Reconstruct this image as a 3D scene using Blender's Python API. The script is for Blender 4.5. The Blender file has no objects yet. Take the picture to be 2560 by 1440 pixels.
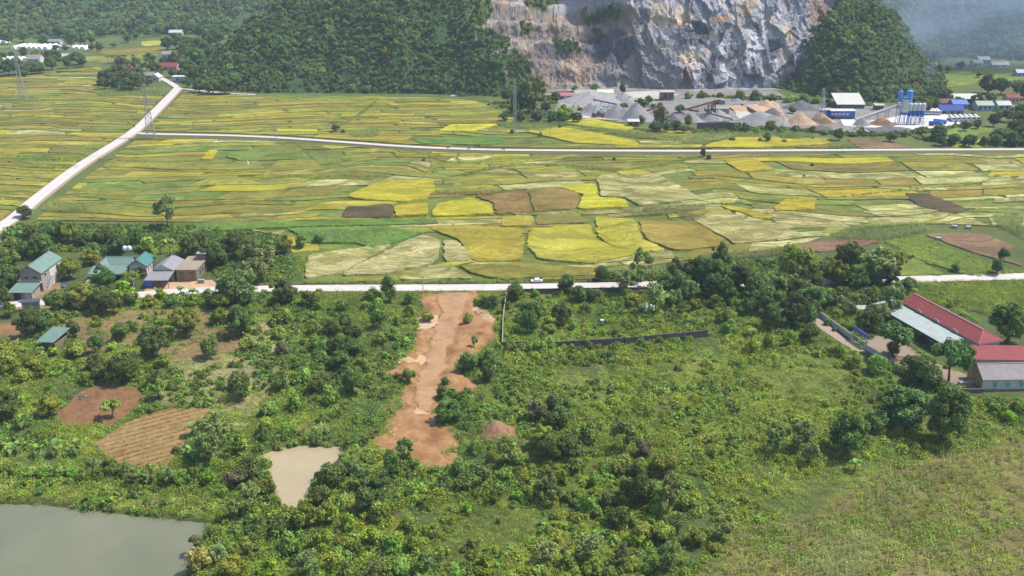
import bpy, bmesh, math, random
import numpy as np
from mathutils import Vector, Matrix, noise as mnoise
from mathutils.geometry import delaunay_2d_cdt
from math import radians, sin, cos, tan, atan2, pi, sqrt

# ------------------------------------------------------------------ camera, sky, sun, exposure
SC = bpy.context.scene
COL = SC.collection
CAM_H, PITCH, FPX = 119.0, 21.2, 2340.0            # metres, degrees down, focal length in photo pixels (2560 wide)
cd = bpy.data.cameras.new("camera"); cam = bpy.data.objects.new("camera", cd); COL.objects.link(cam)
cd.sensor_width = 36.0; cd.lens = 36.0 * FPX / 2560.0; cd.clip_start = 1.0; cd.clip_end = 20000.0
cam.location = (0, 0, CAM_H); cam.rotation_euler = (radians(90 - PITCH), 0, 0)
SC.camera = cam
SUN_EL, SUN_AZ = 58.0, 78.0                        # azimuth clockwise from +Y (the viewing direction)
wd = bpy.data.worlds.new("World"); SC.world = wd; wd.use_nodes = True
wn = wd.node_tree.nodes; wl = wd.node_tree.links
sky = wn.new("ShaderNodeTexSky"); sky.sky_type = 'NISHITA'; sky.sun_disc = False
sky.sun_elevation = radians(SUN_EL); sky.sun_rotation = radians(SUN_AZ); sky.dust_density = 2.0; sky.air_density = 1.0
wl.new(sky.outputs[0], wn["Background"].inputs[0]); wn["Background"].inputs[1].default_value = 0.145
sl = bpy.data.lights.new("sun", 'SUN'); sun = bpy.data.objects.new("sun", sl); COL.objects.link(sun)
sl.energy = 4.0; sl.angle = radians(2.5); sl.color = (1.0, 0.95, 0.87)
_sd = Vector((sin(radians(SUN_AZ)) * cos(radians(SUN_EL)), cos(radians(SUN_AZ)) * cos(radians(SUN_EL)), sin(radians(SUN_EL))))
sun.rotation_euler = _sd.to_track_quat('Z', 'Y').to_euler(); sun.location = (300, 300, 400)
SC.view_settings.view_transform = 'Standard'; SC.view_settings.look = 'None'
SC.view_settings.gamma = 1.0; SC.view_settings.use_curve_mapping = False; SC.view_settings.exposure = 0.74
SC.cycles.use_denoising = True
SC.cycles.max_bounces = 5; SC.cycles.diffuse_bounces = 3; SC.cycles.glossy_bounces = 2
SC.cycles.transmission_bounces = 2; SC.cycles.transparent_max_bounces = 6; SC.cycles.volume_bounces = 0

# ------------------------------------------------------------------ helpers
rnd = random.Random(7)
_cp, _sp = cos(radians(PITCH)), sin(radians(PITCH))
def ray(px, py):
    u = (px - 1280) / FPX; w = (720 - py) / FPX
    return (u, _cp + w * _sp, -_sp + w * _cp)
def G(px, py, z=0.0):
    """ground point seen at a photo pixel"""
    d = ray(px, py); t = (z - CAM_H) / d[2]
    return (d[0] * t, d[1] * t)
def PX(x, y, z):
    zc = y * _cp + (CAM_H - z) * _sp
    return 1280 + FPX * x / zc, 720 - FPX * (y * _sp - (CAM_H - z) * _cp) / zc
def S(x, y, z=0.0):
    """photo pixels per metre at a point"""
    return FPX / (y * _cp + (CAM_H - z) * _sp)
def GP(pts): return [G(*p) for p in pts]
def inside(poly, x, y):
    """vectorised point in polygon"""
    x = np.asarray(x, float); y = np.asarray(y, float); c = np.zeros(x.shape, bool); n = len(poly); j = n - 1
    for i in range(n):
        xi, yi = poly[i]; xj, yj = poly[j]
        if yi != yj:
            c ^= ((yi > y) != (yj > y)) & (x < (xj - xi) * (y - yi) / (yj - yi) + xi)
        j = i
    return c
def dist_poly(poly, x, y, closed=True):
    x = np.asarray(x, float); y = np.asarray(y, float); d = np.full(x.shape, 1e9); n = len(poly)
    for i in range(n if closed else n - 1):
        ax, ay = poly[i]; bx, by = poly[(i + 1) % n]; dx, dy = bx - ax, by - ay; L = dx * dx + dy * dy + 1e-9
        t = np.clip(((x - ax) * dx + (y - ay) * dy) / L, 0, 1)
        d = np.minimum(d, np.hypot(x - ax - t * dx, y - ay - t * dy))
    return d
def sdist(poly, x, y):
    """positive inside"""
    return np.where(inside(poly, x, y), 1, -1) * dist_poly(poly, x, y)
def sstep(a, b, x):
    t = np.clip((np.asarray(x, float) - a) / (b - a), 0, 1); return t * t * (3 - 2 * t)
# value noise on arrays (hash lattice), cheap and deterministic
def _hash(ix, iy, s):
    h = (ix.astype(np.int64) * 374761393 + iy.astype(np.int64) * 668265263 + s * 982451653) & 0x7fffffff
    h = ((h ^ (h >> 13)) * 1274126177) & 0x7fffffff
    return ((h ^ (h >> 16)) & 0xffff) / 65535.0
def vnoise(x, y, s=0):
    x = np.asarray(x, float); y = np.asarray(y, float); ix = np.floor(x); iy = np.floor(y); fx = x - ix; fy = y - iy
    fx = fx * fx * (3 - 2 * fx); fy = fy * fy * (3 - 2 * fy)
    a = _hash(ix, iy, s); b = _hash(ix + 1, iy, s); c = _hash(ix, iy + 1, s); d = _hash(ix + 1, iy + 1, s)
    return (a * (1 - fx) + b * fx) * (1 - fy) + (c * (1 - fx) + d * fx) * fy * 1.0
def fbm(x, y, s=0, o=4):
    t = 0; a = 0.5; n = 0
    for k in range(o):
        t = t + a * vnoise(np.asarray(x) * 2 ** k, np.asarray(y) * 2 ** k, s + k * 17); n += a; a *= 0.55
    return t / n

def tag(o, label=None, cat=None, group=None, kind=None):
    if label: o["label"] = label
    if cat: o["category"] = cat
    if group: o["group"] = group
    if kind: o["kind"] = kind
    return o
def empty(name, loc=(0, 0, 0), rz=0.0, label=None, cat=None, group=None):
    o = bpy.data.objects.new(name, None); COL.objects.link(o); o.location = loc; o.rotation_euler = (0, 0, rz)
    o.empty_display_size = 0.5
    return tag(o, label, cat, group)
def mesh_np(name, V, F, mat=None, smooth=False, cols=None):
    """V (n,3), F list of index tuples or an (m,k) array"""
    me = bpy.data.meshes.new(name); V = np.asarray(V, np.float32)
    me.vertices.add(len(V)); me.vertices.foreach_set("co", V.ravel())
    if isinstance(F, np.ndarray):
        k = F.shape[1]; m = len(F); idx = F.ravel().astype(np.int32)
        starts = np.arange(m, dtype=np.int32) * k
    else:
        idx = np.fromiter((i for f in F for i in f), np.int32); ln = np.array([len(f) for f in F], np.int32)
        starts = np.concatenate(([0], np.cumsum(ln)[:-1])).astype(np.int32); m = len(F)
    me.loops.add(len(idx)); me.loops.foreach_set("vertex_index", idx)
    me.polygons.add(m); me.polygons.foreach_set("loop_start", starts)
    me.polygons.foreach_set("use_smooth", np.full(m, bool(smooth)))
    me.update(calc_edges=True); me.validate()
    if cols is not None:
        for an, arr in cols.items():
            a = me.attributes.new(an, 'FLOAT_COLOR', 'POINT'); c = np.ones((len(V), 4), np.float32)
            arr = np.asarray(arr, np.float32)
            if arr.ndim == 1: arr = arr[:, None].repeat(3, 1)
            c[:, :3] = arr; a.data.foreach_set("color", c.ravel())
    if mat:
        for mm in (mat if isinstance(mat, (list, tuple)) else [mat]): me.materials.append(mm)
    return me
def link(name, me, parent=None, loc=None, rz=None):
    o = bpy.data.objects.new(name, me); COL.objects.link(o)
    if parent: o.parent = parent
    if loc: o.location = loc
    if rz is not None: o.rotation_euler = (0, 0, rz)
    return o
class MB:
    """collects simple solids into one mesh"""
    def __init__(s): s.V = []; s.F = []; s.M = []; s.mi = 0
    def add(s, V, F):
        b = len(s.V); s.V += [tuple(v) for v in V]; s.F += [tuple(i + b for i in f) for f in F]; s.M += [s.mi] * len(F); return s
    def box(s, x0, y0, z0, x1, y1, z1):
        V = [(x, y, z) for z in (z0, z1) for y in (y0, y1) for x in (x0, x1)]
        return s.add(V, [(0, 2, 3, 1), (4, 5, 7, 6), (0, 1, 5, 4), (2, 6, 7, 3), (0, 4, 6, 2), (1, 3, 7, 5)])
    def cbox(s, c, d): return s.box(c[0]-d[0]/2, c[1]-d[1]/2, c[2]-d[2]/2, c[0]+d[0]/2, c[1]+d[1]/2, c[2]+d[2]/2)
    def bar(s, a, b, r, n=4, r2=None):
        a = Vector(a); b = Vector(b); d = b - a
        if d.length < 1e-6: return s
        q = d.to_track_quat('Z', 'Y'); r2 = r if r2 is None else r2
        V = [a + q @ Vector((r * cos(2*pi*(k+.5)/n), r * sin(2*pi*(k+.5)/n), 0)) for k in range(n)] + \
            [b + q @ Vector((r2 * cos(2*pi*(k+.5)/n), r2 * sin(2*pi*(k+.5)/n), 0)) for k in range(n)]
        F = [(k, (k+1) % n, n + (k+1) % n, n + k) for k in range(n)] + [tuple(range(n-1, -1, -1)), tuple(range(n, 2*n))]
        return s.add(V, F)
    def lathe(s, prof, n=12, c=(0, 0, 0)):
        V = []; F = []
        for r, z in prof:
            V += [(c[0] + r * cos(2*pi*k/n), c[1] + r * sin(2*pi*k/n), c[2] + z) for k in range(n)]
        for i in range(len(prof) - 1):
            F += [(i*n+k, i*n+(k+1) % n, (i+1)*n+(k+1) % n, (i+1)*n+k) for k in range(n)]
        F += [tuple(range(n-1, -1, -1)), tuple(range((len(prof)-1)*n, len(prof)*n))]
        return s.add(V, F)
    def slab(s, P, t, up=(0, 0, 1)):
        """thick sheet through the points P (one face), thickened along up"""
        n = len(P); u = Vector(up) * t
        V = [Vector(p) for p in P] + [Vector(p) + u for p in P]
        return s.add(V, [tuple(range(n-1, -1, -1)), tuple(range(n, 2*n))] + [(i, (i+1) % n, n+(i+1) % n, n+i) for i in range(n)])
    def prism(s, poly, z0, z1): return s.slab([(p[0], p[1], z0) for p in poly], z1 - z0)
    def build(s, name, mat, parent=None, loc=None, rz=None, smooth=False):
        me = mesh_np(name, np.array(s.V), s.F, mat, smooth)
        if any(s.M): me.polygons.foreach_set("material_index", np.array(s.M, np.int32))
        return link(name, me, parent, loc, rz)
def copy_tree(o, parent=None):
    c = o.copy(); COL.objects.link(c); c.parent = parent
    for ch in o.children: copy_tree(ch, c)
    return c

# ------------------------------------------------------------------ materials
MATS = {}
def srgb(r, g, b):
    f = lambda c: ((c / 255) / 12.92) if c <= 10 else (((c / 255) + 0.055) / 1.055) ** 2.4
    return (f(r), f(g), f(b), 1.0)
class NT:
    def __init__(s, name, rough=0.8, spec=0.3):
        s.m = bpy.data.materials.new(name); s.m.use_nodes = True; s.t = s.m.node_tree; s.n = s.t.nodes; s.l = s.t.links
        s.b = s.n["Principled BSDF"]; s.b.inputs["Roughness"].default_value = rough; s.b.inputs["Specular IOR Level"].default_value = spec
        MATS[name] = s.m
    def node(s, ty, **kw):
        nd = s.n.new(ty)
        for k, v in kw.items():
            if k in nd.inputs: nd.inputs[k].default_value = v
            else: setattr(nd, k, v)
        return nd
    def pos(s, scale=(1, 1, 1), space='world', rot=0.0):
        if space == 'world': o = s.node("ShaderNodeNewGeometry").outputs["Position"]
        else: o = s.node("ShaderNodeTexCoord").outputs["Object"]
        mp = s.node("ShaderNodeMapping"); mp.inputs["Scale"].default_value = scale; mp.inputs["Rotation"].default_value = (0, 0, rot)
        s.l.new(o, mp.inputs[0]); return mp.outputs[0]
    def noise(s, vec, scale=1.0, detail=3.0, rough=0.6, dist=0.0, out=0):
        nd = s.node("ShaderNodeTexNoise"); nd.inputs["Scale"].default_value = scale; nd.inputs["Detail"].default_value = detail
        nd.inputs["Roughness"].default_value = rough; nd.inputs["Distortion"].default_value = dist
        s.l.new(vec, nd.inputs["Vector"]); return nd.outputs[out]
    def voro(s, vec, scale=1.0, feature='F1', out=0):
        nd = s.node("ShaderNodeTexVoronoi"); nd.feature = feature; nd.inputs["Scale"].default_value = scale
        s.l.new(vec, nd.inputs["Vector"]); return nd.outputs[out]
    def ramp(s, fac, stops):
        nd = s.node("ShaderNodeValToRGB"); cr = nd.color_ramp
        while len(cr.elements) < len(stops): cr.elements.new(0.5)
        for e, (p, c) in zip(cr.elements, stops):
            e.position = p; e.color = c if not isinstance(c, (int, float)) else (c, c, c, 1)
        s.l.new(fac, nd.inputs[0]); return nd.outputs[0]
    def mix(s, fac, a, b, mode='MIX'):
        nd = s.node("ShaderNodeMix"); nd.data_type = 'RGBA'; nd.blend_type = mode
        for sock, v in ((nd.inputs[0], fac), (nd.inputs[6], a), (nd.inputs[7], b)):
            if hasattr(v, "is_linked"): s.l.new(v, sock)
            else: sock.default_value = v
        return nd.outputs[2]
    def math(s, op, a, b=0.0):
        nd = s.node("ShaderNodeMath"); nd.operation = op
        for sock, v in ((nd.inputs[0], a), (nd.inputs[1], b)):
            if hasattr(v, "is_linked"): s.l.new(v, sock)
            else: sock.default_value = v
        return nd.outputs[0]
    def attr(s, name, out="Color"):
        nd = s.node("ShaderNodeAttribute"); nd.attribute_name = name; return nd.outputs[out]
    def rand(s): return s.node("ShaderNodeObjectInfo").outputs["Random"]
    def hsv(s, col, h=0.5, sat=1.0, v=1.0):
        nd = s.node("ShaderNodeHueSaturation")
        for k, x in (("Hue", h), ("Saturation", sat), ("Value", v)):
            if hasattr(x, "is_linked"): s.l.new(x, nd.inputs[k])
            else: nd.inputs[k].default_value = x
        s.l.new(col, nd.inputs["Color"]); return nd.outputs[0]
    def rng(s, x, a, b):
        nd = s.node("ShaderNodeMapRange"); nd.inputs[3].default_value = a; nd.inputs[4].default_value = b; s.l.new(x, nd.inputs[0]); return nd.outputs[0]
    def base(s, c):
        if hasattr(c, "is_linked"): s.l.new(c, s.b.inputs["Base Color"])
        else: s.b.inputs["Base Color"].default_value = c
    def bump(s, h, strength=0.5, dist=0.2):
        nd = s.node("ShaderNodeBump"); nd.inputs["Strength"].default_value = strength; nd.inputs["Distance"].default_value = dist
        s.l.new(h, nd.inputs["Height"]); s.l.new(nd.outputs[0], s.b.inputs["Normal"])
def plain(name, c, rough=0.7, var=0.12, scale=0.7, metal=0.0, spec=0.3, stain=None):
    """weathered single-colour surface: broad noise + fine grain (+ optional stain colour)"""
    m = NT(name, rough, spec); p = m.pos(space='obj'); n1 = m.noise(p, scale, 5, 0.65); n2 = m.noise(p, scale * 9, 3)
    k = m.math('ADD', m.math('MULTIPLY', n1, 0.65), m.math('MULTIPLY', n2, 0.35))
    v = m.rng(k, 1 - var * 2, 1 + var * 2); col = m.mix(1.0, c, v, 'MULTIPLY')
    if stain: col = m.mix(m.ramp(m.noise(p, scale * 1.7, 6, 0.7, 0.6), [(0.46, 0.0), (0.66, 0.85)]), col, stain)
    m.base(col); m.b.inputs["Metallic"].default_value = metal; m.bump(n2, 0.15, 0.03); return m.m
# ------------------------------------------------------------------ ground, ponds, roads
POND_BIG = GP([(-250, 1236), (0, 1248), (100, 1253), (190, 1262), (330, 1280), (450, 1290), (516, 1302), (503, 1340), (476, 1380), (464, 1440), (455, 1620), (-250, 1620)])
POND_SMALL = GP([(636, 1138), (680, 1114), (760, 1106), (862, 1110), (852, 1140), (838, 1165), (802, 1180), (786, 1215), (764, 1242), (738, 1270), (692, 1245), (677, 1190), (665, 1160)])
WATER_Z = -1.0
def hground(x, y):
    x = np.asarray(x, float); y = np.asarray(y, float)
    h = np.zeros(np.broadcast(x, y).shape)
    for P in (POND_BIG, POND_SMALL):
        xs = [p[0] for p in P]; ys = [p[1] for p in P]
        m = (x > min(xs) - 6) & (x < max(xs) + 6) & (y > min(ys) - 6) & (y < max(ys) + 6)
        if m.any():
            sd = sdist(P, np.where(m, x, 0), np.where(m, y, 0)) + 1.2 * (vnoise(x * .5, y * .5, 3) - .5)
            h = np.where(m, np.minimum(h, np.clip(-1.0 - 0.75 * sd, -2.6, 0)), h)
    return h
def seg(a, b, st): return list(np.arange(a, b, st))
gx = [-2900, -1800, -1200, -900, -700, -550, -420, -320, -240, -190, -160] + seg(-140, 140, 1.3) + [140, 160, 190, 240, 320, 420, 550, 700, 900, 1200, 1800, 2900]
gy = [-900, -500, -200, 0, 80, 120] + seg(140, 345, 1.3) + seg(346, 520, 6) + seg(520, 1000, 14) + [1000, 1050, 1120, 1200, 1300, 1450, 1700, 2100, 2700, 3400]
X, Y = np.meshgrid(np.array(gx, float), np.array(gy, float)); Z = hground(X, Y)
ZN = {}   # foreground colour zones: world polygon -> colour
def zone_polys():
    return [
        (GP([(420, 900), (560, 830), (700, 770), (720, 850), (690, 960), (640, 1035), (400, 1012)]), (.16, .17, .08)),   # tufted pale grass
        (GP([(150, 800), (330, 770), (600, 760), (640, 860), (520, 900), (420, 900), (330, 860), (200, 900)]), (.17, .115, .058)),      # orchard soil
        (GP([(0, 820), (60, 800), (60, 850), (0, 860)]), (.22, .12, .06)),
        (GP([(1740, 1440), (1800, 1380), (1850, 1310), (2000, 1290), (2250, 1150), (2560, 1080), (2700, 1440), (2700, 1600), (1700, 1600)]), (.12, .11, .038)),  # dry maize
        (GP([(1700, 900), (2150, 900), (2150, 990), (1900, 1010), (1700, 980)]), (.12, .15, .04)),
    ]
base = np.zeros(X.shape + (3,)); base[:] = (.050, .078, .022)
for P, c in zone_polys():
    f = sstep(-3, 2.5, sdist(P, X, Y) + 5 * (fbm(X * .18, Y * .18, 5) - .5))[..., None]; base = base * (1 - f) + np.array(c) * f
far = sstep(330, 380, Y)[..., None]; base = base * (1 - far) + np.array((.075, .10, .028)) * far
n_y, n_x = X.shape; ii = np.arange(n_y * n_x).reshape(n_y, n_x)
F = np.stack([ii[:-1, :-1], ii[:-1, 1:], ii[1:, 1:], ii[1:, :-1]], -1).reshape(-1, 4)
m = NT("ground_soil_and_turf", 0.95, 0.1); p = m.pos()
n1 = m.noise(p, 0.35, 6, 0.65); n2 = m.noise(p, 2.3, 4, 0.7); n3 = m.noise(p, 0.05, 4)
c = m.mix(m.ramp(n1, [(0.52, 0.0), (0.68, 0.75)]), m.attr("zone"), (.13, .085, .042, 1))
c = m.mix(1.0, c, m.ramp(n2, [(0.25, 0.55), (0.75, 1.35)]), 'MULTIPLY')
c = m.mix(1.0, c, m.ramp(n3, [(0.3, 0.8), (0.7, 1.2)]), 'MULTIPLY'); m.base(c); m.bump(n2, 0.6, 0.15)
tag(link("ground", mesh_np("ground", np.stack([X, Y, Z], -1).reshape(-1, 3), F, m.m, True, {"zone": base.reshape(-1, 3)})),
    "wide flat valley ground of turf and soil under everything", "ground", kind="structure")

def jitter(poly, step=2.0, amp=0.6, seed=0):
    """subdivide a world polygon and roughen its outline"""
    out = []; n = len(poly)
    for i in range(n):
        a = Vector(poly[i]); b = Vector(poly[(i + 1) % n]); k = max(1, int((b - a).length / step))
        d = (b - a).normalized() if (b - a).length > 0 else Vector((1, 0)); nn = Vector((-d.y, d.x))
        for j in range(k):
            q = a.lerp(b, j / k)
            o = (float(fbm(q.x * .25 + seed * 7.3, q.y * .25, 9, 3)) - .5) * 2 * amp if (j or k == 1) else (float(vnoise(q.x, q.y, seed)) - .5) * amp
            out.append((q.x + nn.x * o, q.y + nn.y * o))
    return out
def smooth_line(pts, n=6):
    """Catmull-Rom through world points"""
    P = [Vector(p) for p in pts]; P = [2 * P[0] - P[1]] + P + [2 * P[-1] - P[-2]]; out = []
    for i in range(1, len(P) - 2):
        for j in range(n):
            t = j / n; a, b, c_, d = P[i-1], P[i], P[i+1], P[i+2]
            out.append(0.5 * ((2*b) + (c_-a)*t + (2*a-5*b+4*c_-d)*t*t + (-a+3*b-3*c_+d)*t**3))
    out.append(P[-2]); return out
def ribbon(name, line, w, z0, z1, mat, sidemat=None, n=6, shoulder=0.0):
    L = smooth_line(line, n); V = []; F = []; M = []
    for i, q in enumerate(L):
        d = (L[min(i+1, len(L)-1)] - L[max(i-1, 0)]).normalized(); nn = Vector((-d.y, d.x)); ww = w / 2
        for s, z, e in ((1, z0, shoulder), (1, z1, 0), (-1, z1, 0), (-1, z0, shoulder)):
            V.append((q.x + s * nn.x * (ww + e), q.y + s * nn.y * (ww + e), z))
    for i in range(len(L) - 1):
        for k in range(3):
            F.append((4*i+k, 4*i+k+1, 4*i+4+k+1, 4*i+4+k)); M.append(0 if k == 1 else 1)
    me = mesh_np(name, np.array(V), F, [mat, sidemat or mat]); me.polygons.foreach_set("material_index", np.array(M, np.int32))
    return link(name, me)
def concrete(name, c, stain=(.25, .22, .19, 1)):
    m = NT(name, 0.85, 0.25); p = m.pos(); n1 = m.noise(p, 0.12, 5, 0.6); n2 = m.noise(p, 3.0, 4, 0.7); n3 = m.noise(m.pos((.05, .8, 1)), 1.0, 3)
    col = m.mix(m.ramp(n1, [(0.5, 0.0), (0.75, 0.3)]), c, stain); col = m.mix(1.0, col, m.ramp(n2, [(0.2, 0.86), (0.8, 1.1)]), 'MULTIPLY')
    col = m.mix(1.0, col, m.ramp(n3, [(0.3, 0.9), (0.7, 1.06)]), 'MULTIPLY'); m.base(col); m.bump(n2, 0.1, 0.02); return m.m
ROADM = concrete("worn_pale_concrete", (.42, .385, .36, 1)); EDGEM = concrete("earth_stained_road_edge", (.22, .17, .12, 1))
ROAD_MAIN = GP([(-700, 860), (-300, 800), (0, 766), (110, 755), (360, 737), (480, 728), (650, 723), (800, 721), (1000, 720), (1200, 719), (1450, 716), (1700, 711), (1910, 708), (2260, 699), (2560, 691), (3000, 679), (3600, 665)])
ROAD_FIELD = GP([(345, 336), (400, 338), (560, 341), (700, 347), (860, 358), (1000, 368), (1130, 374), (1300, 378), (1700, 380), (2100, 378), (2560, 376), (3300, 373)])
ROAD_DIAG = GP([(-900, 1000), (-350, 760), (0, 572), (90, 502), (200, 418), (330, 335), (390, 280), (446, 222)])
ROAD_VIL = GP([(446, 222), (425, 208), (400, 196), (378, 190)])
ROAD_HILL = GP([(446, 222), (500, 228), (560, 234), (640, 238)])
tag(ribbon("road", ROAD_MAIN, 6.2, -0.2, 0.14, ROADM, EDGEM, shoulder=.15), "pale concrete road running past the houses and the school yard", "road", kind="structure")
tag(ribbon("field_road", ROAD_FIELD, 4.2, -0.2, 0.75, ROADM, EDGEM, shoulder=.5), "narrow raised concrete road crossing the rice fields below the quarry", "road", kind="structure")
tag(ribbon("field_road", ROAD_DIAG, 6.6, -0.2, 0.90, ROADM, EDGEM, shoulder=.7), "raised concrete road slanting through the rice fields to the village", "road", kind="structure")
tag(ribbon("lane", ROAD_VIL, 5.0, -0.2, 0.60, ROADM, EDGEM, shoulder=.4), "short concrete lane climbing into the tree-covered village", "lane", kind="structure")
tag(ribbon("lane", ROAD_HILL, 3.0, -0.2, 0.50, ROADM, EDGEM, shoulder=.3), "thin concrete lane along the foot of the forested hill", "lane", kind="structure")

# ponds
def water(name, c, rough, poly, label):
    m = NT(name, rough, 0.5); p = m.pos(); n1 = m.noise(p, 0.05, 4, 0.55, 0.6)
    m.base(m.mix(1.0, c, m.ramp(n1, [(0.3, 0.86), (0.7, 1.12)]), 'MULTIPLY')); n2 = m.noise(p, 1.6, 3); m.bump(n2, 0.03, 0.02)
    m.b.inputs["IOR"].default_value = 1.5
    cx = sum(q[0] for q in poly) / len(poly); cy = sum(q[1] for q in poly) / len(poly)
    big = [(cx + (q[0]-cx) * 1.0 + 3 * np.sign(q[0]-cx), cy + (q[1]-cy) * 1.0 + 3 * np.sign(q[1]-cy), WATER_Z) for q in poly]
    tag(link("pond", mesh_np("pond", np.array(big), [tuple(range(len(big)))], m.m)), label, "pond", kind="structure")
water("grey_green_pond_water", (.125, .13, .078, 1), 0.03, POND_BIG, "large grey green fish pond with a leafy bank")
water("muddy_pond_water", (.29, .235, .14, 1), 0.03, POND_SMALL, "small milky brown pond enclosed by bushes")

# bare clay track
def relief(name, poly, spacing, hf, mat, z=0.03, kind="structure", label=None, cat=None, smooth=True, cols=None):
    P = np.array(poly); xs = np.arange(P[:, 0].min(), P[:, 0].max(), spacing); ys = np.arange(P[:, 1].min(), P[:, 1].max(), spacing)
    XX, YY = np.meshgrid(xs, ys); XX = XX.ravel() + .35 * spacing * np.sin(YY.ravel() * 7.1); YY = YY.ravel() + .35 * spacing * np.sin(XX * 5.3)
    sd = sdist(poly, XX, YY); k = sd > spacing * .6; n = len(poly)
    pts = [Vector((a, b)) for a, b in poly] + [Vector((a, b)) for a, b in zip(XX[k], YY[k])]
    r = delaunay_2d_cdt(pts, [], [tuple(range(n))], 1, 1e-4); V2 = np.array([(v.x, v.y) for v in r[0]]); sdv = np.abs(dist_poly(poly, V2[:, 0], V2[:, 1]))
    Zz = z + hf(V2[:, 0], V2[:, 1], sdv)
    me = mesh_np(name, np.column_stack([V2, Zz]), [tuple(f) for f in r[2]], mat, smooth)
    return tag(link(name, me), label, cat, kind=kind)
def earth(name, c1, c2, c3, sc=0.25, bs=0.7):
    m = NT(name, 0.95, 0.1); p = m.pos(); n1 = m.noise(p, sc, 6, 0.65, 0.4); n2 = m.noise(p, sc * 9, 4, 0.75); n3 = m.noise(p, sc * .3, 4, 0.6)
    col = m.mix(m.ramp(n1, [(0.38, 0.0), (0.62, 1.0)]), c1, c2); col = m.mix(m.ramp(n3, [(0.5, 0.0), (0.68, 0.8)]), col, c3)
    col = m.mix(1.0, col, m.ramp(n2, [(0.2, 0.6), (0.8, 1.35)]), 'MULTIPLY'); m.base(col); m.bump(n2, bs, 0.15); return m.m
CLAYM = earth("red_brown_clay", (.225, .118, .050, 1), (.29, .172, .084, 1), (.145, .07, .03, 1), .4, 1.0)
CLAYL = earth("driven_pale_clay", (.275, .165, .088, 1), (.315, .20, .112, 1), (.20, .112, .055, 1), 0.45, 0.9)
SANDM = earth("pale_sand", (.40, .29, .185, 1), (.34, .225, .14, 1), (.29, .175, .10, 1))
CLAY = GP([(1052, 733), (1046, 790), (1042, 850), (1002, 900), (965, 940), (1008, 952), (1000, 1000), (985, 1030), (962, 1080), (930, 1100), (952, 1130), (1000, 1140), (1070, 1172), (1130, 1170), (1146, 1110), (1140, 1080), (1098, 1055), (1088, 1000), (1100, 970), (1160, 985), (1196, 972), (1132, 925), (1150, 900), (1212, 872), (1242, 838), (1236, 800), (1192, 770), (1197, 745), (1190, 729)])
CLAYJ = jitter(CLAY, 1.0, 2.6, 1)
TRACKJ = jitter(GP([(1096, 733), (1172, 733), (1152, 790), (1124, 850), (1094, 970), (1084, 1000), (1072, 1028), (1050, 1030), (1036, 1005), (1046, 950), (1080, 850), (1104, 790)]), 1.2, 1.6, 2)
def hclay(x, y, sd):
    tr = sdist(TRACKJ, x, y); rut = .34 * np.sin(np.clip(tr, -3, 3) * 2.2) * (np.abs(tr) < 2.5)
    return np.minimum(sd * .3, 1) * (1.0 * fbm(x * .3, y * .3, 4, 4) * sstep(.5, 4, -tr) + .1 * fbm(x * 1.1, y * 1.1, 8) + .05 + rut * .4)
relief("clay_track", CLAYJ, 0.75, hclay, CLAYM, 0.02, label="red clay track bulldozed from the concrete road into the scrub", cat="track")
relief("clay_track", TRACKJ, 0.9, lambda x, y, sd: .14 + .08 * np.minimum(sd, 1) + .1 * fbm(x * 1.1, y * 1.1, 8), CLAYL, 0.05, label="smooth pale driven strip along the middle of the clay track", cat="track")
for i, (P, lb) in enumerate([([(1195, 765), (1225, 780), (1240, 800), (1225, 810), (1200, 790), (1180, 775)], "spilled pale sand at the fenced side of the clay track"),
               ([(1040, 800), (1090, 790), (1092, 810), (1070, 825), (1040, 825)], "pale sandy patch around the small tree on the clay"),
               ([(990, 895), (1060, 890), (1055, 915), (1010, 918)], "pale sand strip on the orchard side of the track")]):
    relief("sand_patch", jitter(GP(P), 1.0, 2.2, 5 + i), 0.9, lambda x, y, sd: .35 + .25 * np.minimum(sd * .4, 1) * fbm(x * .8, y * .8, 3), SANDM, 0.05, label=lb, cat="sand")
m = NT("silty_puddle_water", 0.15, 0.5); pp = m.pos(); m.base(m.ramp(m.noise(pp, .5, 4), [(0.35, (.20, .125, .075, 1)), (0.65, (.30, .21, .14, 1))]))
relief("mud_rim", jitter(GP([(1020, 1045), (1040, 1020), (1060, 1030), (1085, 1045), (1090, 1065), (1080, 1085), (1050, 1088), (1035, 1070)]), .8, .5, 11), 0.7, lambda x, y, sd: .25 + 0 * x, SANDM, 0.08, label="dried pale silt ring around the puddle on the clay", cat="mud")
relief("puddle", jitter(GP([(1032, 1050), (1045, 1042), (1062, 1042), (1078, 1050), (1080, 1068), (1066, 1080), (1048, 1074)]), .8, .4, 12), 0.9, lambda x, y, sd: .30 + 0 * x, m.m, 0.08, label="shallow brown puddle at the low end of the clay track", cat="puddle")
# tilled plots
TILLM = earth("freshly_tilled_red_soil", (.135, .07, .034, 1), (.185, .105, .052, 1), (.11, .056, .027, 1), .6)
STUBM = earth("dry_straw_soil", (.20, .115, .05, 1), (.25, .16, .075, 1), (.17, .085, .04, 1), .5)
TILL = GP([(140, 1035), (190, 985), (240, 962), (330, 965), (372, 990), (320, 1035), (280, 1065), (150, 1062)])
ROWS = GP([(232, 1110), (300, 1062), (360, 1038), (420, 1022), (540, 1020), (505, 1050), (470, 1090), (440, 1130), (420, 1165), (350, 1168), (285, 1155)])
def furrow(ax, ay, amp, per): return lambda x, y, sd: np.minimum(sd, 1) * (amp * (1 + np.sin((x * ax + y * ay) * 2 * pi / per)) + .12 * fbm(x, y, 2))
relief("tilled_plot", jitter(TILL, 1.2, 1.3, 20), .7, furrow(.3, .95, .08, 1.4), TILLM, .03, label="freshly tilled red soil plot beside the bent farmer", cat="plot")
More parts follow.
